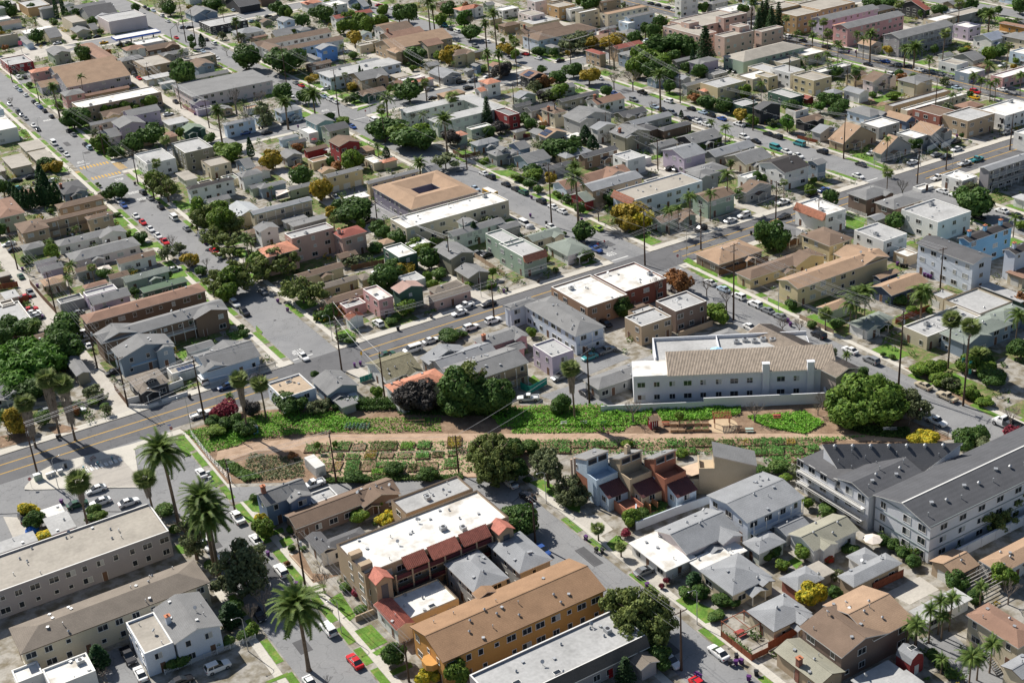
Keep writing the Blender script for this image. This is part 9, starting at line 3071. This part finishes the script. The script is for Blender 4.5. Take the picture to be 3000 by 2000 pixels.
def hedge(pts, h, w_, lab_, k='S'):
    cx, cy = sum(p[0] for p in pts)/len(pts), sum(p[1] for p in pts)/len(pts); Ps = []; Ns = []
    for p, q in zip(pts, pts[1:]):
        L = math.dist(p, q); n = int(L*h*26)+40; t = nr0.uniform(0, 1, n); side = nr0.normal(0, 1, (n, 2)); d = np.array([(q[0]-p[0])/L, (q[1]-p[1])/L]); nn = np.array([-d[1], d[0]]); o = np.clip(side[:, 0]*.4, -.5, .5)*w_; z = h*nr0.uniform(.05, 1, n)**.6
        Ps.append(np.stack([p[0]-cx+(q[0]-p[0])*t+nn[0]*o, p[1]-cy+(q[1]-p[1])*t+nn[1]*o, z], 1)); Ns.append(np.stack([nn[0]*o, nn[1]*o, .4+0*o], 1))
    T = thing('hedge', lab_, 'hedge', (cx, cy, .12)); put('foliage', np_mesh('foliage', leaf_quads(np.concatenate(Ps), np.concatenate(Ns), .22, nr0), 4, [LEAF[k]]), T); b = MB(); [b.tube((p[0]-cx, p[1]-cy, -.1), (p[0]-cx, p[1]-cy, h*.5), .08, .05, 5) for p in pts]; stuff(b.build('stems', BARK, T))
WHW = mat('white_wall', (.70,.69,.67), .85, .05); BRF = mat('brown_fence', (.16,.09,.055), .85, .15, 1, 7); RDF = mat('red_fence', (.25,.075,.04), .8, .15, 1, 7); TNW = mat('tan_wall', (.45,.34,.24), .85, .08); GNF = mat('green_screen', (.03,.28,.22), .7, .1); GYF = mat('grey_fence', (.28,.27,.25), .85, .12)
fence([(37.6, 199.6), (54.9, 199.1)], 1.1, WHW, 'picket_fence', 'white picket fence along the pale blue gabled house', 'picket')
fence([(225.3, 412.6), (224.7, 403.2), (234.7, 403.8)], 1.0, WHW, 'picket_fence', 'white picket fence around the dormer bungalow yard', 'picket')
fence([(84.2, 303.0), (89.2, 302.8), (96.8, 303.7)], 1.1, WHW, 'picket_fence', 'white picket fence in front of the pale blue cross-gabled house', 'picket')
fence([(290.5, 288.5), (290.5, 279.5)], 1.1, WHW, 'picket_fence', 'white picket fence beside the lawn chairs', 'picket')
fence([(63.7, 306.8), (66.9, 306.5)], 1.6, WHW, 'garden_wall', 'white garden wall at the corner of the dark craftsman house', 'wall'); fence([(63.5, 305.2), (67.5, 301.7), (69.9, 301.6)], .7, WHW, 'garden_wall', 'low white kerb wall before the dark craftsman porch', 'wall'); fence([(71.0, 302.2), (77.8, 302.2)], .8, WHW, 'garden_wall', 'low white planter wall beside the dark craftsman house', 'wall'); fence([(74.5, 307.1), (78.5, 307.6), (78.2, 312.5)], 1.8, WHW, 'garden_wall', 'tall white wall joining the craftsman house and garage', 'wall')
fence([(63.3, 316.7), (63.3, 306.4)], 1.7, BRF, 'board_fence', 'dark brown board fence along the alley mouth', 'board'); fence([(62.9, 404.6), (63.1, 389.6), (63.6, 376.3)], 1.8, BRF, 'board_fence', 'weathered brown board fence along the alley yards', 'board'); fence([(65.8, 382.3), (72.9, 378.4)], 1.8, GYF, 'board_fence', 'grey board fence beside the lavender house garage', 'board')
fence([(53.6, 407.1), (59.4, 405.4)], 1.8, RDF, 'board_fence', 'red-brown fence at the alley edge by the far carport', 'board'); fence([(54.8, 391.6), (59.4, 391.7)], 1.8, RDF, 'board_fence', 'red-brown fence beside the tan alley building', 'board')
fence([(145.7, 348.3), (155.8, 346.3)], 1.6, BRF, 'board_fence', 'dark board fence bounding the sunny strip lawn', 'board'); fence([(179.7, 332.4), (179.0, 313.4)], 1.5, TNW, 'board_fence', 'tan board fence beside the sage apartment drive', 'board'); fence([(225.1, 426.5), (224.6, 418.3), (231.8, 417.6)], 1.4, BRF, 'board_fence', 'brown board fence around the square lawn', 'board')
fence([(252.6, 287.6), (252.4, 281.9), (253.6, 277.5), (259.8, 276.7)], 1.8, BRF, 'board_fence', 'dark brown board fence behind the tan corner house', 'board'); fence([(226.8, 273.8), (244.7, 273.1)], 1.7, BRF, 'board_fence', 'brown board fence between the two low corner houses', 'board'); fence([(193.0, 249.3), (204.3, 249.3)], 1.6, TNW, 'garden_wall', 'tan slatted wall under the taupe stair porch', 'wall')
fence([(231.7, 245.3), (242.8, 244.4), (257.7, 244.4)], 1.7, RDF, 'board_fence', 'red-brown board fence beside the long yellow house', 'board'); fence([(241.5, 220.3), (253.9, 220.4)], 1.7, RDF, 'board_fence', 'red-brown board fence behind the queen palms', 'board'); fence([(224.9, 238.3), (225.3, 226.1)], 1.2, TNW, 'board_fence', 'low tan fence along the sidewalk by the palms', 'board')
fence([(145.7, 251.4), (146.3, 248.0), (152.0, 249.3)], 1.9, GNF, 'board_fence', 'blue-green screen fence around the lavender house yard', 'board'); fence([(115.5, 279.8), (119.2, 279.8)], 1.6, GNF, 'board_fence', 'bright green screen gate between the tiled houses', 'board')
fence([(206.8, 175.5), (207.4, 172.0)], 1.9, BRF, 'garden_gate', 'dark rail gate at the street end of the garden', 'rail'); fence([(70.7, 220.3), (71.0, 209.6)], .3, TNW, 'garden_wall', 'low brick edging around the pebbled front yard', 'wall'); fence([(72.3, 192.5), (76.2, 192.5)], 1.2, TNW, 'garden_wall', 'sloping tan wall between the tile block lawn and its neighbour', 'wall')
fence([(127.0, 166.7), (133.7, 167.4)], 1.9, GYF, 'slatted_gate', 'pale grey slatted gate under the narrow carport', 'rail'); fence([(124.0, 148.9), (124.0, 140.7), (127.7, 140.6)], 1.3, RDF, 'board_fence', 'red-brown fence with planting round the pergola patio', 'board'); fence([(128.1, 141.0), (136.1, 141.4)], 1.9, RDF, 'board_fence', 'bright red-brown fence beside the brick chimney house', 'board'); fence([(154.9, 142.5), (162.5, 142.3)], 1.8, RDF, 'board_fence', 'red-brown fence with white cap below the long tan cottage', 'board')
fence([(135.9, 190.5), (131.9, 185.1), (141.5, 184.6), (152.2, 183.6)], 1.9, mat('pale_blue_wall', (.50,.55,.60), .8, .06), 'garden_wall', 'pale blue wall topped by shrubs beside the condos', 'wall'); fence([(44.1, 321.0), (51.4, 316.0), (57.1, 310.7)], 1.2, GYF, 'board_fence', 'grey board fence behind the thatched palms', 'board'); fence([(71.2, 281.0), (70.8, 266.3), (71.2, 254.2)], 1.8, METAL, 'wire_fence', 'rusty wire fence at the plaza end of the garden', 'wire')
fence([(328.7, 352.4), (330.0, 343.3)], 1.2, RDF, 'board_fence', 'red-brown fence before the pale grey cottage', 'board'); fence([(350.5, 310.5), (357.6, 312.1)], 1.8, WHW, 'garden_wall', 'white wall panel beside the avenue driveway, first of two', 'wall'); fence([(356.6, 309.7), (365.7, 311.3)], 1.8, WHW, 'garden_wall', 'white wall panel beside the avenue driveway, second of two', 'wall'); fence([(273.0, 443.5), (269.8, 430.5), (266.8, 431.4)], 1.8, mat('orange_fence', (.45,.24,.10), .8, .1), 'board_fence', 'orange timber fence behind the cream chimney house', 'board')
fence([(167.7, 566.2), (168.0, 550.1)], 1.6, mat('pink_fence', (.40,.24,.22), .8, .1), 'board_fence', 'pinkish fence beside the lavender cottage alley', 'board'); fence([(257.1, 703.8), (268.1, 699.2), (272.4, 679.3)], 1.5, GYF, 'garden_wall', 'grey wall behind the corner shop lot', 'wall'); fence([(251.0, 424.6), (260.0, 421.6)], 1.6, mat('maroon_fence', (.16,.04,.04), .8, .1), 'board_fence', 'maroon fence bounding the small green lawn', 'board')
fence([(101.9, 302.7), (97.0, 301.9), (100.4, 308.0)], 1.2, GYF, 'picket_fence', 'grey picket fence at the corner opposite the white stopped car', 'picket')
hedge([(167.6, 153.7), (168.0, 148.7), (169.2, 144.2)], 2.0, 1.6, 'tall green hedge between the white parasol and apartments'); hedge([(149.0, 124.9), (148.7, 120.2), (148.9, 115.6)], 1.4, 1.4, 'clipped hedge beside the red barn shed'); hedge([(248.1, 229.8), (253.6, 228.8)], 2.4, 2.4, 'big clipped block hedge behind the navy cottage'); hedge([(197.3, 604.0), (207.0, 602.3)], 1.6, 1.4, 'low bushy hedge behind the long white apartments', 'Y'); hedge([(434.6, 419.9), (442.6, 422.5)], 2.2, 2.2, 'clipped hedge beside the arched grey block'); hedge([(125.6, 325.5), (131.6, 327.3)], 1.5, 1.4, 'rusty green hedge by the arched porch', 'M'); hedge([(137.7, 192.6), (135.0, 187.1), (140.4, 186.0)], 1.2, 1.2, 'low shrubs along the pale blue condo wall')
hedge([(105.5, 271.4), (117.3, 262.8)], 2.6, 2.0, 'dense ivy bank behind the kale rows', 'B'); hedge([(124.5, 149.2), (124.6, 141.4)], 1.3, .8, 'green hedge planted inside the patio fence'); hedge([(147.7, 305.3), (151.6, 305.3)], 1.0, .9, 'low clipped hedge before the pink brick cottage')
# parasols
def parasol(x, y, z, r_, m_, lab_):
    T = thing('parasol', lab_, 'parasol', (x, y, z)); tb(T, 'pole', METAL, (0,0,0), (0,0,2.5), .03, .03, 6); b = MB(); b.lathe([(r_,2.05), (r_*.55,2.32), (.05,2.62)], 8); b.build('canopy', m_, T)
PW = mat('cream_canvas', (.70,.62,.55), .8, .04)
parasol(*(164.8, 152.5), .15, 1.9, PW, 'large cream parasol by the long hedge'); parasol(*(95.2, 223.6), .15, 1.4, TRIM, 'white parasol beside the bushes of the brown bungalow row'); parasol(*(188.3, 459.2), .15, 1.6, TRIM, 'white parasol in the yard of the dark red house'); parasol(*(208.6, 254.6), .15, 1.4, mat('red_canvas', (.30,.04,.05), .8), 'dark red parasol beside the taupe box house'); parasol(*(184.8, 223.9), 7.1, 1.7, mat('blue_canvas', (.35,.58,.80), .8), 'sky blue parasol on the flat roof of the white apartments'); parasol(*(189.8, 474.3), .15, 1.2, mat('red_canvas', (.30,.04,.05), .8), 'small red parasol behind the dark red house')
# patio with timber frame
(px, py) = (127.5, 147.6); T = thing('patio_pergola', 'thin timber pergola frame over the fenced patio', 'pergola', (px, py, .15))
for sx in (-2.6, 2.6):
    for sy in (-2.2, 2.2): bx(T, 'post', RWOOD, sx-.06, sy-.06, 0, sx+.06, sy+.06, 2.3)
for sy in (-2.2, 2.2): bx(T, 'beam', RWOOD, -2.8, sy-.05, 2.3, 2.8, sy+.05, 2.42)
for sx in (-2.6, 0, 2.6): bx(T, 'beam', RWOOD, sx-.05, -2.4, 2.42, sx+.05, 2.4, 2.52)
b = MB(); (px, py), (qx, qy) = (170.0, 133.9), (171.9, 129.2)
T = thing('slat_pergola', 'open slatted pergola between garage and orange-tan house', 'pergola', ((px+qx)/2, (py+qy)/2, .1)); 
for k in range(9): bx(T, 'slat', mat('grey_slat', (.30,.28,.26), .8), -3.4, -3.2+k*.8, 2.5, 3.4, -3.05+k*.8, 2.62)
for sx in (-3, 3):
    for sy in (-3, 3): bx(T, 'post', WOOD, sx-.07, sy-.07, 0, sx+.07, sy+.07, 2.5)
(px, py) = (155.1, 114.6); T = thing('outside_stair', 'long grey outside stair beside the red-brown roofed apartments', 'stair', (px, py, 0)); 
for k in range(14): bx(T, 'step', METAL, -.6, 3-k*.32, 3.1-k*.21, .6, 3.3-k*.32, 3.16-k*.21)
for s in (-.65, .65): b = MB(); b.face(((s,3.3,3.1), (s,3.3,3.3), (s,-1.3,.2), (s,-1.3,0))); b.face(((s,3.3,4.0), (s,3.3,4.1), (s,-1.3,1.0), (s,-1.3,.9))); b.build('stringer', WOOD, T)
# ------------------------------------------------------------------ plaza furniture and signs
p0, p1 = Vector((*(44.9, 280.6), .25)), Vector((*(53.8, 280.7), .25)); an = math.atan2(p1.y-p0.y, p1.x-p0.x)
for k in range(9):
    c = p0.lerp(p1, k/8); T = thing('bike_rack', f'grey hoop bike rack on the plaza, {RANK[k] if k else "first "}from the cabinets'.replace('  ', ' '), 'bike rack', c, an+math.pi/2, 'row of bike racks on the plaza'); b = MB(); b.sweep([(-.4,0,0), (-.4,0,.7), (-.25,0,.9), (.25,0,.9), (.4,0,.7), (.4,0,0)], [.035]*6, 6); b.build('hoop', METAL, T); bx(T, 'base_plate', TRIM, -.9, -.35, -.02, .9, .35, .015)
TEALP = mat('teal_bike', (.03,.30,.38), .4)
for k, w_ in ((0, 'by the cabinets'), (3, 'in the middle of the racks'), (6, 'near the street corner')):
    c = p0.lerp(p1, (k+.5)/8); T = thing('bicycle', f'teal share bicycle parked {w_}', 'bicycle', c, an+math.pi/2, 'share bicycles')
    for s in (-.52, .52): b = MB(); [b.tube((s+.33*math.cos(t*.524), 0, .34+.33*math.sin(t*.524)), (s+.33*math.cos((t+1)*.524), 0, .34+.33*math.sin((t+1)*.524)), .025, .025, 4) for t in range(12)]; b.build('wheel', TYRE, T)
    b = MB(); [b.tube(p, q, .03, .03, 5) for p, q in (((-.52,0,.34), (-.15,0,.75)), ((-.15,0,.75), (.38,0,.8)), ((-.05,0,.3), (-.18,0,.9)), ((-.05,0,.3), (.38,0,.78)), ((.52,0,.34), (.36,0,.98)), ((-.52,0,.34), (-.05,0,.3)))]; b.build('frame', TEALP, T); bx(T, 'saddle', TYRE, -.32, -.08, .9, -.08, .08, .96); tb(T, 'handlebar', DKMETAL, (.33,-.28,1.0), (.33,.28,1.0), .02, .02, 5); bx(T, 'basket', TEALP, .5, -.18, .7, .85, .18, .95)
for p_, s_, c_, l_ in (((35.7, 283.6), 1.5, (.36,.44,.36), 'large grey-green utility cabinet at the plaza tip'), ((37.9, 283.2), .9, (.5,.5,.48), 'pale utility cabinet beside the grey-green one'), ((39.1, 283.3), .9, (.5,.5,.48), 'pale utility cabinet in the middle of the plaza row'), ((40.6, 283.1), .9, (.5,.5,.48), 'pale utility cabinet closest to the bike racks'), ((68.1, 260.9), .8, (.5,.5,.48), 'pale utility box on the verge by the white stopped car'), ((67.8, 258.8), .6, (.55,.55,.52), 'small pale utility box on the verge by the sidewalk')):
    T = thing('utility_cabinet', l_, 'utility cabinet', (*p_, .2)); bx(T, 'cabinet', mat('cab%d' % int(c_[0]*100), c_, .6), -s_*.6, -s_*.35, 0, s_*.6, s_*.35, s_*.9+.2); b = MB(); b.box(-s_*.02, -s_*.36-.01, .1, s_*.02, -s_*.355, s_*.9); b.box(-s_*.64, -s_*.39, s_*.9+.2, s_*.64, s_*.39, s_*.9+.26); b.build('lid', METAL, T)
SIGNR = mat('sign_red', (.45,.02,.025), .5, .03)
def word_mesh(txt, size, m_):
    b = MB(); cw = size*.62
    for i, c in enumerate(txt):
        for a0, b0, a1, b1 in GLY[c]: X = (i-len(txt)/2)*cw*1.25; b.box(X+a0*cw, -.002, (b0-.5)*size, X+a1*cw, .002, (b1-.5)*size)
    return b.mesh('lettering', [m_])
def stop_sign(x, y, lab_, rz):
    T = thing('stop_sign', lab_, 'stop sign', (x, y, .12), rz, 'stop signs'); tb(T, 'pole', METAL, (0,0,-.1), (0,0,2.9), .035, .035, 6); b = MB(); b.v = []; n = [(.42*math.cos(R(22.5+45*k)), 2.45+.42*math.sin(R(22.5+45*k))) for k in range(8)]
    b.face([(x_, -.05, z_) for x_, z_ in n]); b.face([(x_, -.03, z_) for x_, z_ in n][::-1]); b.build('plate', SIGNR, T)
    b = MB(); put('lettering', word_mesh('STOP', .27, TRIM), T, (0, -.056, 2.45))
stop_sign(*(33.5, 281.0), 'red stop sign at the tip of the plaza island', 0); stop_sign(*(67.4, 283.3), 'red stop sign at the date palm street corner', -.4); stop_sign(*(223.5, 288.6), 'red stop sign on the tan house corner', -.5); stop_sign(*(221.9, 494.3), 'red stop sign at the school bus street crossing', 0); stop_sign(*(211.0, 311.6), 'red stop sign beside the sage-roofed corner house', 2.9); stop_sign(*(213.8, 312.1), 'red stop sign seen edge-on behind the cypress hedge', 1.6)
def board_sign(x, y, z0, w_, h_, m_, lab_, rz, txt=None, tm=None, ph=2.5):
    T = thing('road_sign', lab_, 'sign', (x, y, .1), rz); tb(T, 'pole', METAL, (0,0,-.1), (0,0,ph), .035, .035, 6); bx(T, 'plate', m_, -w_/2, -.05, z0, w_/2, -.02, z0+h_)
YS_ = mat('sign_yellow', (.75,.42,.02), .5, .03); board_sign(*(121.1, 290.3), 2.0, .5, 1.0, YS_, 'tall yellow warning sign beside the main street', -.3, ph=3.2); board_sign(*(228.9, 291.1), 2.2, .5, .9, YS_, 'yellow warning sign on the lamp at the busy corner', -.3, ph=3.3); board_sign(*(226.4, 291.1), 2.5, .9, .2, BLUE, 'blue street name sign on the tan house corner', -.5, ph=2.8); board_sign(*(347.8, 292.5), 1.6, 1.6, 1.0, TRIM, 'white board sign above the white pickup', -.5, ph=2.6); board_sign(*(67.3, 284.1), 2.9, .8, .2, BLUE, 'blue street name sign above the plaza stop sign', -.3, ph=3.1)
(px, py), (qx, qy) = (386.2, 309.3), (392.8, 310.3)
T = thing('wall_sign', 'black shop wall sign with a pale round emblem', 'sign', ((px+qx)/2, (py+qy)/2-.3, 3.6)); bx(T, 'panel', mat('sign_black', (.02,.015,.015), .5), -3, -.1, -.9, 3, 0, .9); tb(T, 'emblem', mat('sign_pink', (.6,.3,.3), .5), (0,-.1,.15), (0,-.13,.15), .5, .5, 14); bx(T, 'text_bar', TRIM, -1.8, -.13, -.6, 1.8, -.1, -.42)
# solar canopy on the blue-grey house; banners; boat tarp; torn patio canopy
(px, py) = (73.8, 323.5); T = thing('solar_canopy', 'pale blue glazed canopy on the gable of the blue-grey house', 'canopy', (px, py-.6, 3.1)); b = MB(); b.face(((-4,-.9,-.5), (4,-.9,-.5), (4,.6,.35), (-4,.6,.35))); b.box(-.05, -.9, -.5, .05, -.85, .0); b.build('glazed_panel', mat('canopy_blue', (.30,.48,.62), .15, .03, spec=.7), T); bx(T, 'gutter', TRIM, -4.1, -1, -.62, 4.1, -.88, -.48)
for p_, l_ in (((233.1, 191.2), 'tall aqua feather banner beside the twin roadside palms'), ((233.1, 189.0), 'aqua feather banner just behind the roadside palm trunk')):
    T = thing('feather_banner', l_, 'banner', (*p_, .1), -.4, 'feather banners'); tb(T, 'pole', METAL, (0,0,0), (0,0,4.6), .03, .015, 6); bx(T, 'cloth', mat('aqua_cloth', (.10,.50,.45), .8, .05), .03, -.01, .8, .75, .01, 4.2)
(px, py) = (108.0, 270.6); T = thing('torn_canopy', 'collapsed pale canvas canopy on poles behind the blue house', 'canopy', (px, py, 0)); b = MB(); b.face(((-2.6,-1.6,2.3), (2.2,-1.9,1.9), (2.6,1.4,2.5), (-2.2,1.8,2.6))); b.face(((2.2,-1.9,1.9), (3.4,-2.4,.6), (3.6,.6,.9), (2.6,1.4,2.5))); b.build('canvas', mat('torn_canvas', (.42,.44,.46), .9, .1), T)
for sx, sy in ((-2.4,-1.5), (2.1,-1.7), (2.5,1.3), (-2.1,1.6)): tb(T, 'pole', METAL, (sx,sy,-.1), (sx,sy,2.3), .04, .04, 5)
for p_, l_, c_ in (((29.2, 262.7), 'heap under a bright blue tarpaulin by the patio room', (.02,.12,.45)), ((139.0, 308.9), 'grey covered car shape in the shade of the Victorian house', (.2,.2,.2)), ((205.7, 341.9), 'silver covered vehicle in the drive of the corner cottages', (.45,.45,.46))):
    T = thing('tarp_heap', l_, 'tarpaulin', (*p_, .13)); b = MB(); b.lathe([(1.5,0), (1.45,.5), (1.1,1.05), (.5,1.3), (.05,1.35)], 11); b.build('tarpaulin', mat('tarp%d' % int(c_[2]*100), c_, .6, .12), T); tb(T, 'rope', TRIM, (-1.5,0,.5), (1.5,0,.5), .03, .03, 4)
# gate arms, canopies: shade sails
(px, py) = (154.8, 423.3); T = thing('shade_sail', 'cream shade sail over the yard behind the teal-edged row', 'shade sail', (px, py, 0)); b = MB(); b.face(((-3,-2,2.4), (2.6,-1.4,2.9), (3,2.2,2.5), (-1.6,2,3.1))); b.build('cloth', PW, T); [T and (lambda b: (b.tube((sx,sy,0), (sx,sy,2.9), .04, .04, 5), b.build('pole', METAL, T)))(MB()) for sx, sy in ((-3,-2), (2.6,-1.4), (3,2.2), (-1.6,2))]
(px, py) = (84.2, 396.9); T = thing('gazebo', 'cream canvas gazebo beside the white railed cottage', 'gazebo', (px, py, .1)); b = MB(); hip(b, -1.9, -1.9, 1.9, 1.9, 2.1, .45, .2); b.build('canopy', [PW, PW], T); [(lambda b: (b.tube((sx,sy,0), (sx,sy,2.1), .04, .04, 5), b.build('post', METAL, T)))(MB()) for sx in (-1.8, 1.8) for sy in (-1.8, 1.8)]
# ------------------------------------------------------------------ people
def person(x, y, lab_, joints, edges, radii, shirt, legs, skin, hair, zs, zl, head, rz):
    me = bpy.data.meshes.new('person'); me.from_pydata(joints, edges, []); o = bpy.data.objects.new('person_rig', me); col.objects.link(o)
    sm = o.modifiers.new('skin', 'SKIN'); me.skin_vertices or None
    for i, r_ in enumerate(radii): me.skin_vertices[0].data[i].radius = (r_, r_)
    me.skin_vertices[0].data[0].use_root = True; o.modifiers.new('sub', 'SUBSURF').levels = 1
    bpy.context.view_layer.update(); m2 = bpy.data.meshes.new_from_object(o.evaluated_get(bpy.context.evaluated_depsgraph_get())); bpy.data.objects.remove(o)
    for m_ in (shirt, legs, skin): m2.materials.append(m_)
    for p in m2.polygons: c = p.center; p.material_index = 1 if c.z < zl else (0 if c.z < zs and (abs(c.x) < .26) else 2); p.use_smooth = True
    P = put('person', m2, None, (x, y, .157), rz); tag(P, lab_, 'person', 'people in the garden')
    b = MB(); b.lathe([(.085,-.02), (.112,.05), (.095,.11), (.03,.135)], 10); put('hair', b.mesh('hair', [hair], True), P, (head[0], head[1]+.02, head[2]+.02)); b = MB(); b.box(-.045, -.118, -.0, -.02, -.10, .02); b.box(.02, -.118, 0, .045, -.10, .02); put('eyes', b.mesh('eyes', [TYRE]), P, head)
SK = mat('skin', (.45,.28,.20), .6); HR = mat('dark_hair', (.03,.02,.015), .7); PKS = mat('pink_shirt', (.62,.42,.48), .8); JN = mat('dark_trousers', (.05,.05,.08), .8); RDS = mat('magenta_top', (.45,.05,.14), .8)
def hand(j, e, r_, w, d):
    for k, (ox, oz, ln) in enumerate(((-.03,-.02,.05), (-.02,-.07,.075), (0,-.08,.08), (.018,-.075,.075), (.034,-.06,.06))): j.append((w[0]+ox*d, w[1]-.01, w[2]+oz)); r_.append(.012); e.append((j.index(w), len(j)-1)); j.append((w[0]+ox*1.15*d, w[1]-.025, w[2]+oz-ln*.6)); r_.append(.009); e.append((len(j)-2, len(j)-1))
J = [(0,0,.92), (0,0,1.12), (0,0,1.36), (0,-.01,1.47), (0,-.02,1.60), (-.19,0,1.38), (-.26,.03,1.10), (-.25,-.08,.86), (.19,0,1.38), (.27,.0,1.10), (.27,-.12,.90), (-.10,0,.86), (-.11,-.06,.48), (-.11,.05,.07), (-.11,-.10,.03), (.10,0,.86), (.12,.05,.48), (.12,.16,.08), (.12,.03,.03)]
E_ = [(0,1), (1,2), (2,3), (3,4), (2,5), (5,6), (6,7), (2,8), (8,9), (9,10), (0,11), (11,12), (12,13), (13,14), (0,15), (15,16), (16,17), (17,18)]
Rd = [.15,.13,.15,.055,.105,.075,.05,.035,.075,.05,.035,.10,.065,.045,.04,.10,.065,.045,.04]
hand(J, E_, Rd, J[7], 1); hand(J, E_, Rd, J[10], -1)
person(*(149.5, 221.4), 'person in a pale pink top walking along the garden path', J, E_, Rd, PKS, JN, SK, HR, 1.40, .90, (0,-.02,1.66), 2.2)
J2 = [(0,.08,.28), (0,.02,.44), (0,-.05,.60), (0,-.07,.68), (0,-.10,.78), (-.13,-.04,.60), (-.17,-.12,.44), (-.12,-.24,.32), (.13,-.04,.60), (.17,-.12,.44), (.12,-.24,.32), (-.08,.06,.26), (-.11,-.16,.30), (-.10,-.02,.05), (-.10,-.14,.03), (.08,.06,.26), (.11,-.16,.30), (.10,-.02,.05), (.10,-.14,.03)]
Rd2 = [.11,.10,.11,.045,.095,.055,.038,.028,.055,.038,.028,.075,.05,.038,.034,.075,.05,.038,.034]; E2 = E_[:18]
hand(J2, E2, Rd2, J2[7], 1); hand(J2, E2, Rd2, J2[10], -1)
person(*(149.6, 219.8), 'child in a magenta top crouching beside the garden path', J2, E2, Rd2, RDS, JN, SK, HR, .66, .30, (0,-.10,.84), 1.9)
